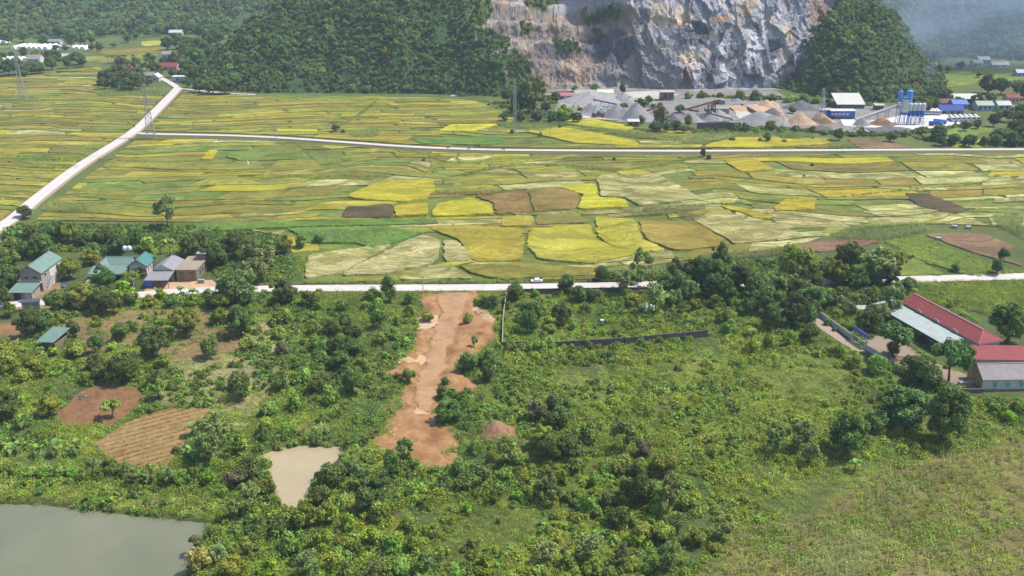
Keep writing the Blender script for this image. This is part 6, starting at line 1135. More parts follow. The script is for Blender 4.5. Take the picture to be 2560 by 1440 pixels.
for i, (px, py) in enumerate(((1772, 300), (1783, 298))): x_, y_ = G(px, py); lattice("scaffold_tower", ("slender" if i else "wider") + " rusty steel scaffold tower at the crusher", "scaffold", x_, y_, 1.6 + .8 * (1 - i), 1.6 + .8 * (1 - i), 10.5 + i, 6, .12, RUST)
# mixing plant
H("plant_shed", "big open shed with pale ridged roof behind the blue office", 2092, 2160, 272, 3.0, 14, 5.5, ROOF_T, ROOF_W, 's', 0, cat="shed", npan=8); o = H("plant_office", "blue two storey office cabin with white window band", 2076, 2136, 298, 5.4, 5, .5, BLUEP, ROOF_W, 's', 0, cat="office", npan=5); w_ = G(2136, 298)[0] - G(2076, 298)[0]; bx(o, "window_band", WHITEP, .4, -.06, 2.6, w_ * .8, -.003, 4.0); windows(o, [(w_ * (.12 + .16 * k), 3.3) for k in range(5)], 1.0, 1.0, ('y', -.06, -1), REDP, WHITEP, sill=False); bx(o, "dark_base", GRAVD, .2, -.05, .05, w_ - .2, -.003, 1.3)
H("container", "sky blue shipping container beside the plant office", 2050, 2074, 294, 5.0, 3, .3, plain("sky_blue_steel", (.06, .20, .52, 1), .5), ROOF_W, 's', 0, cat="container", door=False); H("hut", "small grey roofed hut behind the mixing conveyors", 2187, 2209, 276, 3.4, 4, .8, WALL_B, ROOF_PG, 's', 1, cat="hut")
conveyor("light grey covered conveyor climbing to the mixing tower", g3(2140, 300, 1.6), g3(2250, 262, 11.5), .95, WALL_W, 3, True); conveyor("blue covered conveyor climbing behind the grey one", g3(2155, 297, 1.6), g3(2236, 262, 11), .8, plain("slate_blue_steel", (.13, .19, .30, 1), .5), 3, True)
x_, y_ = G(2256, 312); o = empty("mixing_tower", (x_, y_, 0), 0, "white and blue box tower of the concrete mixing plant", "plant"); bx(o, "tower", WHITEP, -1.8, -1.8, 8.2, 1.8, 1.8, 16.4); bx(o, "blue_skirt", BLUEP, -1.85, -1.85, 6.6, 1.85, 1.85, 8.197); bx(o, "blue_top", BLUEP, -1.9, -1.9, 16.403, 1.9, 1.9, 17.4); bx(o, "head_chute", WHITEP, -4.6, -1.2, 12.2, -1.803, 1.2, 14.2)
for a, b in ((-1.7, -1.7), (1.7, -1.7), (1.7, 1.7), (-1.7, 1.7)): MB().bar((a, b, 0), (a, b, 8), .16).build("leg", BLUEP, o)
def silo(dx, dy, r, z0, z1, top, bot, label, group=None, split=.45):
    q = empty("cement_silo", (x_ + dx, y_ + dy, 0), 0, label, "silo", group); zs = z0 + (z1 - z0) * split; MB().lathe([(.3, z0 - 1.6), (r, z0), (r, zs)], 14).build("cone", bot, q, smooth=False); MB().lathe([(r + .004, zs), (r + .004, z1), (r * .75, z1 + .4), (.2, z1 + .5)], 14).build("shell", top, q)
    MB().lathe([(.35, z1 + .45), (.35, z1 + 1.4)], 8).build("filter", GALV, q)
    for k in range(4): a = k * pi / 2 + .78; MB().bar((r * .9 * cos(a), r * .9 * sin(a), 0), (r * .9 * cos(a), r * .9 * sin(a), z0 + .3), .14).build("leg", BLUEP, q)
    return q
SKYB = plain("bright_blue_steel", (.07, .26, .62, 1), .45)
silo(-2.2, 4.5, 1.3, 14.0, 20.5, SKYB, SKYB, "narrow bright blue silo behind the mixing tower"); silo(3.6, 4.5, 2.0, 13.5, 20.8, SKYB, SKYB, "stout bright blue silo behind the mixing tower")
for k in range(4): silo(3.2 + 2.75 * k, -.6, 1.32, 6.6, 13.4, WHITEP, BLUEP, "white cement silo with blue bottom in the front row", "front row of cement silos", .38)
q = empty("silo_frame", (x_, y_, 0), 0, "dark blue steel frame and stairs under the silos", "frame"); mb = MB()
for k in range(6):
    for yy in (-2.2, 2.5): mb.bar((k * 2.6 - 1, yy, 0), (k * 2.6 - 1, yy, 6.2), .14)
    for hh in (2.2, 4.4, 6.2): mb.bar((k * 2.6 - 1, -2.2, hh), (k * 2.6 + 1.6, -2.2, hh), .1)
    mb.bar((k * 2.6 - 1, -2.2, 0 if k % 2 else 4.4), (k * 2.6 + 1.6, -2.2, 4.4 if k % 2 else 0), .08)
mb.build("frame", BLUEP, q); mb = MB(); [mb.box(8 + .5 * k, -3.1, 5.6 - .5 * k, 8.5 + .5 * k, -2.3, 5.75 - .5 * k) for k in range(10)]; mb.build("stairs", STEEL, q)
x2, y2 = x_ + 5.6, y_ + 5; q = empty("flag", (x2, y2, 0), 0, "red flag on a pole above the stout blue silo", "flag"); MB().bar((0, 0, 21), (0, 0, 26), .07).build("pole", GALV, q); MB().slab([(0, 0, 24.2), (1.0, .15, 24.1), (2.1, -.1, 24.25), (2.1, -.1, 25.8), (1.0, .15, 25.65), (0, 0, 25.7)], .05, (0, 1, 0)).build("cloth", plain("flag_red", (.75, .05, .02, 1), .7, .05), q)
def mixer(label, group, x, y, rz):
    o = empty("mixer_truck", (x, y, .45), rz, label, "truck", group); bx(o, "chassis", STEEL, -1.1, -3.6, .7, 1.1, 3.6, 1.0); MB().box(-1.15, -4.6, .6, 1.15, -2.7, 2.8).build("cab", WHITEP, o); bx(o, "windscreen", GLASS, -1.0, -4.66, 1.7, 1.0, -4.6, 2.6)
    d = MB(); n = 12; prof = [(.5, -2.3), (1.15, -1.2), (1.25, .6), (1.0, 2.2), (.5, 3.3)]; V = []; F = []
    for r, t in prof: V += [(r * cos(2*pi*k/n), t, 2.35 + t * .16 + r * sin(2*pi*k/n)) for k in range(n)]
    for i in range(len(prof) - 1): F += [(i*n+k, i*n+(k+1) % n, (i+1)*n+(k+1) % n, (i+1)*n+k) for k in range(n)]
    d.add(V, F + [tuple(range(n)), tuple(range(len(V)-n, len(V)))]); d.build("drum", PLAST, o, smooth=True); MB().slab([(-.4, 3.2, 2.6), (.4, 3.2, 2.6), (.4, 4.2, 1.6), (-.4, 4.2, 1.6)], .15).build("chute", STEEL, o)
    for yy in (-3.6, 1.6, 2.8):
        for s in (-1, 1): MB().bar((s * .85, yy, .5), (s * 1.15, yy, .5), .5, 12).build("wheel", DARK, o)
    return o
base_m = mixer("white drum mixer truck parked in the hedge side row", "mixer trucks parked along the hedge", *G(2376, 303), 0)
for k in range(1, 6):
    c_ = copy_tree(base_m); a, b = G(2376 + 12.2 * k, 303 - .3 * k); c_.location = (a, b, .45)
for k in range(5):
    c_ = copy_tree(base_m); a, b = G(2306 + 9 * k, 286 + .2 * k); c_.location = (a, b, .45); c_["label"] = "white drum mixer truck parked in the row behind the silos"; c_["group"] = "mixer trucks parked behind the silos"
def tipper(label, px, py, mat, rz=pi/2):
    x, y = G(px, py); o = empty("dump_truck", (x, y, .4), rz, label, "truck"); bx(o, "chassis", STEEL, -1, -3.4, .7, 1, 3.4, 1.0); bx(o, "cab", mat, -1.15, -4.6, .6, 1.15, -2.8, 2.7); bx(o, "windscreen", GLASS, -1, -4.66, 1.6, 1, -4.6, 2.5); b = MB(); b.box(-1.2, -2.6, 1.003, 1.2, 3.5, 1.15); b.box(-1.2, -2.6, 1.153, -1.08, 3.5, 2.5); b.box(1.08, -2.6, 1.153, 1.2, 3.5, 2.5); b.box(-1.077, -2.6, 1.153, 1.077, -2.48, 2.5); b.box(-1.077, 3.38, 1.153, 1.077, 3.5, 2.5); b.build("tipper_body", mat, o)
    for yy in (-3.6, 1.4, 2.6):
        for s in (-1, 1): MB().bar((s * .85, yy, .5), (s * 1.15, yy, .5), .5, 12).build("wheel", DARK, o)
tipper("maroon dump truck below the grey gravel heaps", 1492, 295, plain("maroon_paint", (.20, .06, .05, 1), .5)); tipper("blue tipper truck standing on the bleached apron", 2336, 316, BLUEP, .9); tipper("second blue tipper close behind the first on the apron", 2347, 310, SKYB, .9)
def digger(label, px, py, mat, rz):
    x, y = G(px, py); o = empty("excavator", (x, y, .4), rz, label, "excavator"); [bx(o, "track", DARK, -2, s * 1.2 - .35, 0, 2, s * 1.2 + .35, .9) for s in (-1, 1)]; bx(o, "body", mat, -1.9, -1.4, .95, 1.4, 1.4, 2.2); c = bx(o, "cab", mat, .3, .3, 2.203, 1.6, 1.4, 3.2); bx(c, "glass", GLASS, .5, .25, 2.4, 1.65, .3, 3.1); MB().bar((1.2, -.2, 1.8), (4.2, -.2, 4.6), .3, 4, .2).build("boom", mat, o); a = MB().bar((4.2, -.2, 4.6), (6.0, -.2, 2.0), .2, 4, .14).build("stick", mat, o); MB().slab([(5.6, -.7, 1.2), (6.5, -.7, 1.4), (6.3, -.7, 2.2), (5.7, -.7, 2.2)], 1.0, (0, 1, 0)).build("bucket", DARK, a)
digger("yellow excavator digging at the broken limestone", 1452, 276, plain("digger_yellow", (.42, .30, .05, 1), .5), 2.6); digger("turquoise excavator between the gravel heaps", 1503, 286, plain("digger_green", (.12, .34, .30, 1), .5), .6)
# farms right of the plant
H("blue_roofed_house", "house with bright blue hip like roof at the plant gate", 2350, 2408, 287, 3.2, 8, 3.0, WALL_C, ROOF_B, 'x', 3, cat="house", npan=6); H("blue_roofed_house", "rear wing with lighter blue roof beside the plant gate house", 2382, 2418, 272, 3.4, 8, 2.4, WALL_C, sheetmetal("pale_blue_roof", (.10, .17, .42, 1)), 'x', 0, cat="house"); H("open_barn", "long open barn with pale flat roof and dark interior", 2368, 2458, 262, 4.2, 12, 1.6, DARK, ROOF_W, 's', 0, cat="barn", door=False, npan=9); H("farmhouse", "brown tiled farmhouse beside the open barn", 2350, 2382, 268, 3.2, 7, 2.4, WALL_PK, ROOF_BR, 'x', 2, cat="house")
H("farmhouse", "pale blue house with whitish roof and end gable", 2442, 2482, 277, 4.0, 8, 2.2, WALL_LB, ROOF_PG, 'x', 3, cat="house"); H("farmhouse", "turquoise walled house with pale roof beside the pale blue one", 2494, 2526, 276, 3.8, 8, 2.2, plain("turquoise_wall", (.30, .47, .46, 1)), ROOF_W, 'x', 2, cat="house"); H("farmhouse", "pink two storey house with red roof above the turquoise walled house", 2516, 2548, 260, 4.8, 7, 2.0, WALL_PK, ROOF_R, 'x', 3, cat="house"); H("farmhouse", "grey low house under the pink two storey house", 2540, 2580, 282, 2.8, 6, 1.2, WALL_C, ROOF_GY, 's', 2, cat="house")
H("farmhouse", "small white house facing the green field below the smoky slope", 2433, 2456, 168, 4, 8, 2, WALL_W, ROOF_W, 'x', 2, cat="house"); H("farmhouse", "pale hip roofed house behind the small white one", 2446, 2474, 160, 4, 8, 2.4, WALL_C, ROOF_PG, 'x', 0, cat="house"); H("farmhouse", "long low white roofed farmhouse by the green field", 2480, 2522, 170, 3, 8, 2.4, WALL_W, ROOF_W, 'x', 2, cat="house"); H("farmhouse", "bluish roofed house at the far end of the green field", 2542, 2590, 192, 3.5, 8, 2.2, WALL_LB, sheetmetal("blue_grey_roof", (.30, .36, .45, 1)), 'x', 2, cat="house")
# village on the left
o = H("white_bungalow", "long pale blue bungalow with two square windows by the lane", 431, 477, 205, 4.2, 6, .3, WALL_LB, WHITEP, 'f', 2, cat="house", door=False); bx(o, "plinth", WALL_D, -.3, -.5, -.1, 16, -.06, .6)
H("village_house", "tall white house with grey pitched roof above the trees", 406, 430, 150, 5.5, 9, 2.4, WALL_W, ROOF_GY, 'x', 2, cat="house"); H("village_house", "wide house with brick red roof in the village", 404, 442, 176, 3.4, 9, 3.0, WALL_PK, ROOF_R, 'x', 2, cat="house"); H("village_house", "grey roofed house beside the village lane", 360, 384, 198, 3.2, 8, 2.0, WALL_C, ROOF_GY, 'x', 1, cat="house"); H("village_house", "white gabled house where the lane meets the road", 376, 398, 204, 3.4, 9, 2.6, WALL_W, ROOF_W, 'y', 1, cat="house"); H("village_house", "little red roofed house deep in the village trees", 314, 328, 175, 3.2, 7, 2.2, WALL_P, ROOF_R, 'x', 1, cat="house"); H("village_house", "orange roofed house at the foot of the forested hill", 452, 476, 134, 3.2, 8, 2.6, WALL_P, plain("orange_tiles", (.42, .17, .09, 1), .8), 'x', 1, cat="house"); H("village_house", "cream house under the bare brown tree", 344, 360, 186, 3.4, 8, 1.8, WALL_P, ROOF_GY, 'x', 1, cat="house")
H("village_house", "distant white house above the far valley grove", 517, 534, 74, 6, 9, 2.5, WALL_W, ROOF_W, 'x', 1, cat="house"); H("village_house", "distant long grey roofed house in the valley grove", 423, 454, 90, 4, 9, 2.5, WALL_C, ROOF_W, 'x', 1, cat="house"); H("village_house", "distant long tiled house before the hazy hills", 176, 210, 84, 5, 10, 3, WALL_W, ROOF_BR, 'x', 2, cat="house"); H("village_house", "grey roofed farmhouse beside the lower white plastic tunnels", 68, 100, 158, 4, 10, 3.4, WALL_W, ROOF_GY, 'x', 2, cat="house"); H("village_house", "pale roofed farmhouse between the far groves", 152, 184, 152, 3.5, 9, 2.5, WALL_P, ROOF_W, 'x', 1, cat="house"); H("village_house", "small bluish house among the valley trees", 112, 150, 112, 3.5, 8, 2.0, WALL_LB, ROOF_GY, 'x', 1, cat="house")
POLY = plain("white_plastic_film", (.70, .71, .70, 1), .4, .08, .2)
def tunnels(px0, px1, py, n, depth, label, grp):
    (x0, y0), (x1, _) = G(px0, py), G(px1, py); w = (x1 - x0) / n
    for k in range(n):
        mb = MB(); V = []; N_ = 8
        for yy in (0, depth): V += [(w * .48 * cos(pi * i / N_), yy, 3.4 * sin(pi * i / N_)) for i in range(N_ + 1)]
        F = [(i, i + 1, N_ + 2 + i, N_ + 1 + i) for i in range(N_)] + [tuple(range(N_ + 1)), tuple(range(2 * N_ + 1, N_, -1))]; mb.add(V, F); o = mb.build("greenhouse", POLY, None, (x0 + w * (k + .5), y0 + 1.5 * sin(k), 0), 0); tag(o, label, "greenhouse", grp)
tunnels(26, 120, 124, 7, 26, "white plastic tunnel in the larger valley greenhouse row", "larger greenhouse row"); tunnels(130, 214, 124, 6, 14, "white plastic tunnel behind the dark hedge", "greenhouses behind the dark hedge"); tunnels(-20, 72, 153, 6, 10, "white plastic tunnel beside the lower grey farmhouse", "lower greenhouse row"); tunnels(-30, 14, 109, 3, 10, "white plastic tunnel at the valley's far edge", "far greenhouse row")
# ------------------------------------------------------------------ further trees, in photo pixels: crown centre and radius
FAR = [("village trees along the lane", "around the village lane houses", "b270,190,26 b300,183,30 b330,198,28 f352,168,22 b262,206,20 b346,208,22 d312,168,22 b390,165,20 b375,150,17 b442,152,20 b470,162,24 b495,150,27 b482,188,20 b456,128,18 b420,110,18 b442,106,19 b470,110,22 b500,120,26 b522,100,21 b542,95,22 b500,80,17 b560,80,18 b530,140,26 b515,176,24 b412,152,14 b500,214,20 b532,214,24 b565,216,22 b585,205,22 b550,180,24 b290,205,22 b318,212,20 b370,205,12 b400,182,12 b430,182,12 b455,180,12 b350,190,16 b425,160,12 b480,135,20 b550,120,22 b470,205,16"),
       ("valley trees near the greenhouses", "around the valley greenhouses", "b10,160,22 b45,164,24 b80,170,18 l100,140,15 b140,147,18 b168,156,16 b195,142,22 b206,152,17 b60,132,12 b112,101,16 b182,100,22 b202,98,18 b120,136,13 b250,118,13 b165,119,9 b140,120,9 b90,135,12 b230,98,14 b30,135,10 b10,140,12 b25,170,20 b60,175,18 b100,168,18 b130,160,16 b320,95,12 b340,88,12 b370,80,14 b400,75,16 b430,70,16 b460,72,16 b485,70,16 b300,70,14 b260,80,14 b150,80,16 b110,80,16 b60,90,18 b20,95,18 b230,118,10 b285,112,8"),
       ("trees around the crusher yard", "around the crusher yard", "b1270,232,28 f1335,238,34 b1300,258,26 b1348,222,24 b1318,215,22 b1262,292,13 b1390,243,15 b1436,222,8 b1486,222,14 c1556,222,15 b1600,258,20 b1620,250,15 f1650,292,26 c1604,299,11 b1640,312,20 b1690,310,17 b1720,304,14 l1410,286,22 b1442,292,17 b1380,292,19 b1342,290,19 b1300,293,17 b1285,272,18 b1365,270,14 b1665,318,14 b1705,322,12 b1560,265,12 b1585,270,10 b1700,270,14 b1650,270,12 b1330,262,18"),
       ("bushes in front of the mixing plant", "in front of the mixing plant", "b1862,318,17 l1925,316,17 b1990,320,13 b2030,324,12 b2096,336,16 b2226,340,16 l2150,326,12 b2200,264,10 v1850,242,17 v1890,240,20 v1930,242,18 v1800,242,12 v1752,238,12 v1720,240,12 v1970,248,16 v2010,250,16 v2040,252,14 b2070,255,14 v1840,322,14 v1890,328,12 v1950,330,12 v2060,330,12 v2130,335,10 v2180,332,10 v2260,335,12 b1918,345,11 v1830,348,9 v1900,350,9 v1960,352,9 b1980,275,10 b2300,330,13 b2010,300,8"),
       ("trees around the farms past the mixing plant", "around the farms past the mixing plant", "b2322,256,24 b2360,243,20 b2395,250,16 b2440,252,18 b2476,248,16 b2342,332,22 b2382,345,20 b2422,352,17 b2352,350,16 b2500,332,26 b2542,312,30 b2482,346,16 b2532,345,22 b2556,338,26 f2520,284,16 b2482,302,16 b2412,316,14 b2442,312,12 b2470,212,24 b2502,216,22 b2446,186,10 b2542,216,24 b2490,352,14 b2330,235,18 b2310,272,16 b2430,290,10 b2500,290,14 b2410,356,10 b2460,354,12 b2370,170,12 b2340,175,14 b2400,160,12 b2560,230,20 b2550,270,16 b2320,220,14 b2335,200,12"),
       ("lone trees among the rice fields", "standing alone among the rice plots", "s1352,338,8 c1757,384,11 b1772,392,8 b840,320,11 v858,328,8 b1060,400,5 b1535,398,5 v2010,440,5 b65,530,18 v75,528,14 b2030,412,5 v1280,330,9 b1400,316,6")]
for grp, w, s in FAR:
    for tk in s.split():
        kd = tk[0]; a, b, r = map(float, tk[1:].split(',')); o = plant_px(kd, a, b, r, "-", None, NAMES[kd]); relabel(o, kd, r / S(o.location.x, o.location.y))
for x_ in (272, 281, 289, 299, 309, 318, 336): plant_px('p', x_, 140 + (x_ % 3), 9.5, "royal palm in the row before the village field", "palm row before the village", "coconut_palm", "palm", sz=.9)
plant_px('p', 338, 172, 11, "palm rising out of the village grove beside the red roof", None, "coconut_palm", "palm", sz=.9)
# ------------------------------------------------------------------ poles, lamps, vehicles, people
POLEM = plain("concrete_pole", (.34, .33, .31, 1), .85, .1)
def pole(label, px, py, h, lamp=False, arm=True, lean=0.0, twin=False, mat=None):
    x, y = G(px, py); o = empty("street_lamp" if lamp else "utility_pole", (x, y, 0), rnd.uniform(-.3, .3), label, "lamp" if lamp else "pole"); mt = mat or (GALV if lamp else POLEM)
    for k in range(2 if twin else 1): MB().bar((k * 1.2, 0, -.2), (k * 1.2 + lean * h, 0, h), .17 if not lamp else .10, 8, .10 if not lamp else .06).build("pole", mt, o)
    if lamp: a = MB().bar((0, 0, h - .1), (0, -1.6, h + .45), .05, 6).build("arm", mt, o); MB().cbox((0, -1.9, h + .48), (.3, .75, .14)).build("lamp_head", GALV, a)
    elif arm:
        a = MB().cbox((.6 * twin, 0, h - .45), (2.6 if twin else 1.7, .14, .14)).build("cross_arm", STEEL, o); [MB().lathe([(.07, 0), (.09, .12), (.05, .26)], 6, (sx_ + .6 * twin, 0, h - .37)).build("insulator", WHITEP, a) for sx_ in ((-.7, 0.3, .7) if not twin else (-1.1, 0.1, 1.1))]
for lb, px, py, h, kw in [("tall utility pole in the terraces before the dark scrub patch", 155, 378, 16, {}), ("utility pole at the terrace side verge of the slanting road", 227, 386, 9.5, {}), ("shorter utility pole just up the slanting road's verge", 258, 364, 9, {}), ("utility pole by the lower slanting road below the scrub patch", 102, 470, 9, {}), ("twin utility pole on the raised field road", 688, 351, 10, dict(twin=True)), ("thin pole beyond the raised road by the green ditch", 812, 336, 8.5, {}), ("white topped pole near the maize above the raised road", 1015, 358, 12, {}), ("slim pole at the corner of the yellow plot above the raised road", 1142, 348, 9, {}), ("dark pole in the golden plot by the crusher yard", 1376, 344, 6.5, {}), ("pale pole at the foot of the crusher yard hedge", 1612, 346, 12.5, {}), ("utility pole at the mouth of the clay track", 1058, 735, 6.6, {}), ("street lamp opposite the walled garden", 1239, 711, 7.2, dict(lamp=True)), ("street lamp behind the dense columnar tree", 999, 709, 7.6, dict(lamp=True)), ("short post by the maize beside the road", 1476, 706, 4, dict(arm=False)), ("street lamp where the road leaves the bean field", 2466, 678, 4.2, dict(lamp=True)), ("leaning pole in the green plot by the mixer trucks", 2398, 342, 9.5, dict(lean=.12)), ("white leaning pole at the valley field edge", 203, 162, 11, dict(lean=-.1, arm=False, mat=WHITEP)), ("pole among the bushes before the mixing plant", 1995, 325, 7, {}), ("fence pole by the long gravel ridge", 1878, 322, 6, dict(arm=False)), ("pole beside the peach sand heap", 1957, 318, 7, {}), ("thin white pole on the village lane bend", 413, 240, 6, dict(arm=False)), ("pole by the grey house's yard", 338, 740, 6.5, {}), ("pole behind the crusher rubble", 1413, 272, 7, {})]:
    pole(lb, px, py, h, **kw)
# white car, nose towards the houses
x_, y_ = G(1342, 708); o = empty("parked_car", (x_, y_ + .6, .14), .03, "white hatchback car stopped on the far lane of the concrete road", "car")
prof = [(-2.0, .35), (-2.05, .75), (-1.35, .92), (-.75, 1.42), (.75, 1.48), (1.55, 1.0), (1.95, .9), (2.0, .4)]
CARM = NT("white_car_paint", .25, .6); CARM.base((.75, .76, .77, 1)); mb = MB(); n = len(prof); V = []
for yy, k in ((-.82, .93), (-.7, 1.0), (.7, 1.0), (.82, .93)): V += [(a, yy, .35 + (b - .35) * k) for a, b in prof]
F = [tuple(range(n)), tuple(range(4*n-1, 3*n-1, -1))]
for j in range(3): F += [(j*n+i, j*n+(i+1) % n, (j+1)*n+(i+1) % n, (j+1)*n+i) for i in range(n)]
mb.add(V, F); mb.build("body", CARM.m, o)
for s in (-1, 1): MB().slab([(-.95, s * .80, .98), (.95, s * .80, 1.0), (.65, s * .77, 1.36), (-.62, s * .77, 1.32)], .03, (0, s, 0)).build("side_window", GLASS, o); MB().cbox((-2.03, s * .55, .68), (.06, .3, .14)).build("headlight", PLAST, o); MB().cbox((1.97, s * .6, .78), (.06, .2, .16)).build("tail_light", REDP, o)
MB().slab([(-1.33, -.62, .95), (-1.33, .62, .95), (-.80, .56, 1.38), (-.80, -.56, 1.38)], .03, (-.6, 0, .8)).build("windscreen", GLASS, o); MB().slab([(1.5, -.6, 1.06), (1.5, .6, 1.06), (.85, .55, 1.44), (.85, -.55, 1.44)], .03, (.6, 0, .8)).build("rear_window", GLASS, o)
for a in (-1.25, 1.3):
    for s in (-1, 1): w_ = MB().bar((a, s * .66, .32), (a, s * .86, .32), .32, 14).build("wheel", DARK, o); MB().bar((a, s * .862, .32), (a, s * .88, .32), .18, 10).build("rim", GALV, w_)
SKIN = plain("skin", (.36, .22, .15, 1), .6, .05); HAIR = plain("dark_hair", (.02, .018, .016, 1), .6, .1)
def figure(label, loc, rz, joints, edges, rad, mats, extras):
    """one skinned body; joints in metres, bottom at the feet; clothing/hair as children"""
    me = bpy.data.meshes.new("person"); me.from_pydata([joints[k] for k in joints], [(list(joints).index(a), list(joints).index(b)) for a, b in edges], []); me.materials.append(mats)
    o = link("person", me, None, loc, rz); sk = o.modifiers.new("skin", 'SKIN'); sk.use_smooth_shade = True
    for i, k in enumerate(joints): v = me.skin_vertices[0].data[i]; r = rad.get(k, .06); v.radius = (r, r); v.use_root = k == 'pelvis'
    ss = o.modifiers.new("sub", 'SUBSURF'); ss.levels = 1; ss.render_levels = 1; tag(o, label, "person"); extras(o); return o
EDG = [('pelvis', 'waist'), ('waist', 'chest'), ('chest', 'neck'), ('neck', 'head'), ('head', 'crown'), ('chest', 'lsh'), ('lsh', 'lel'), ('lel', 'lha'), ('chest', 'rsh'), ('rsh', 'rel'), ('rel', 'rha'), ('pelvis', 'lhip'), ('lhip', 'lkn'), ('lkn', 'lan'), ('lan', 'lto'), ('pelvis', 'rhip'), ('rhip', 'rkn'), ('rkn', 'ran'), ('ran', 'rto')]
RAD = dict(pelvis=.14, waist=.13, chest=.16, neck=.06, head=.10, crown=.085, lsh=.07, rsh=.07, lel=.05, rel=.05, lha=.04, rha=.04, lhip=.10, rhip=.10, lkn=.07, rkn=.07, lan=.05, ran=.05, lto=.045, rto=.045)
def bent(): return dict(pelvis=(0, 0, .88), waist=(.18, 0, .93), chest=(.46, 0, .90), neck=(.64, 0, .86), head=(.76, 0, .82), crown=(.86, 0, .80), lsh=(.48, .19, .87), lel=(.56, .22, .60), lha=(.66, .16, .36), rsh=(.48, -.19, .87), rel=(.56, -.22, .60), rha=(.68, -.14, .38), lhip=(0, .11, .84), lkn=(.06, .14, .46), lan=(-.02, .15, .07), lto=(.14, .16, .04), rhip=(0, -.11, .84), rkn=(.10, -.14, .46), ran=(.04, -.15, .07), rto=(.20, -.16, .04))
def upright(): return dict(pelvis=(0, 0, .90), waist=(0, 0, 1.06), chest=(.02, 0, 1.30), neck=(.03, 0, 1.46), head=(.05, 0, 1.56), crown=(.05, 0, 1.66), lsh=(.02, .19, 1.34), lel=(.08, .24, 1.08), lha=(.25, .2, .95), rsh=(.02, -.19, 1.34), rel=(.08, -.24, 1.08), rha=(.25, -.2, .95), lhip=(0, .11, .86), lkn=(.03, .12, .47), lan=(-.02, .13, .07), lto=(.13, .14, .04), rhip=(0, -.11, .86), rkn=(.05, -.12, .47), ran=(.02, -.13, .07), rto=(.17, -.14, .04))
BLUEC = plain("blue_work_clothes", (.035, .07, .26, 1), .85, .1, 4.0); PINKC = plain("magenta_jacket", (.45, .04, .16, 1), .85, .1, 4.0); GREYC = plain("dark_jacket", (.06, .06, .07, 1), .85, .1, 4.0); STRAW = plain("straw_hat", (.55, .45, .26, 1), .8, .1, 4.0)
def hat(pos): return lambda o: (MB().lathe([(.30, 0), (.16, .10), (.03, .2)], 12, pos).build("conical_hat", STRAW, o))
x_, y_ = G(198, 1000); figure("person in blue work clothes bending over the tilled red soil", (x_, y_, .05), .3, {k: (v[0] * 1.15, v[1] * 1.15, v[2] * 1.15) for k, v in bent().items()}, EDG, RAD, BLUEC, lambda o: (MB().lathe([(.13, -.02), (.145, .08), (.05, .15)], 10, (.92, 0, .92)).build("hair", HAIR, o), MB().lathe([(.09, -.06), (.11, .03), (.07, .10)], 10, (.98, 0, .90)).build("face", SKIN, o)))
x2, y2 = G(215, 993); tag(MB().lathe([(.16, 0), (.26, .32), (.28, .34)], 12).build("bucket", plain("green_plastic", (.04, .45, .25, 1), .4, .05), None, (x2, y2, .1)), "bright green plastic bucket at the bent farmer's hands", "bucket")
x_, y_ = G(1133, 568); figure("person in magenta jacket and straw hat standing in the rice", (x_, y_, .35), 1.2, upright(), EDG, RAD, PINKC, hat((.05, 0, 1.66)))
def bike(label, plabel, px, py, rz, road=.75):
    x, y = G(px, py); o = empty("motorbike", (x, y, road), rz, label, "motorbike")
    for a in (-.62, .62): MB().bar((a, -.06, .3), (a, .06, .3), .3, 14).build("wheel", DARK, o)
    MB().slab([(-.75, -.12, .55), (.35, -.12, .5), (.45, -.12, .8), (-.7, -.12, .78)], .24, (0, 1, 0)).build("body", plain("bike_plastic", (.12, .03, .03, 1), .4), o); MB().bar((.62, 0, .3), (.42, 0, 1.0), .05).build("fork", STEEL, o); MB().bar((.42, -.32, 1.02), (.42, .32, 1.02), .03).build("handlebar", STEEL, o)
    r = upright(); r.update(pelvis=(-.25, 0, .85), waist=(-.22, 0, 1.0), chest=(-.12, 0, 1.22), neck=(-.06, 0, 1.38), head=(-.02, 0, 1.48), crown=(-.02, 0, 1.58), lsh=(-.1, .19, 1.26), lel=(.12, .25, 1.08), lha=(.40, .28, 1.06), rsh=(-.1, -.19, 1.26), rel=(.12, -.25, 1.08), rha=(.40, -.28, 1.06), lhip=(-.22, .12, .82), lkn=(.2, .22, .72), lan=(.08, .2, .3), lto=(.22, .2, .27), rhip=(-.22, -.12, .82), rkn=(.2, -.22, .72), ran=(.08, -.2, .3), rto=(.22, -.2, .27))
    figure(plabel, (x, y, road), rz, r, EDG, RAD, GREYC, lambda q: MB().lathe([(.14, -.05), (.15, .06), (.05, .16)], 10, (-.02, 0, 1.5)).build("helmet", WHITEP if px > 1200 else HAIR, q))
bike("motorbike on the raised field road nearest the maize plots", "rider in dark jacket on the motorbike nearest the maize plots", 1120, 374, 3.1); bike("motorbike following along the raised field road", "rider in dark jacket on the following motorbike", 1172, 376, 3.1); bike("motorbike on the raised field road opposite the golden plots", "rider in dark jacket and white helmet opposite the golden plots", 1258, 378, 3.1); bike("motorbike riding up the slanting road at the junction", "rider in dark jacket on the slanting road at the junction", 335, 322, 1.0, .9)
x_, y_ = G(620, 412); o = empty("scarecrow", (x_, y_, .3), 0, "white cloth draped scarecrow beside the dark maize strip", "scarecrow"); MB().bar((0, 0, -.3), (0, 0, 2.6), .06, 6).build("post", BARK, o); MB().lathe([(.7, .1), (.4, 1.0), (.22, 1.9), (.05, 2.3)], 9).build("cloth", PLAST, o)
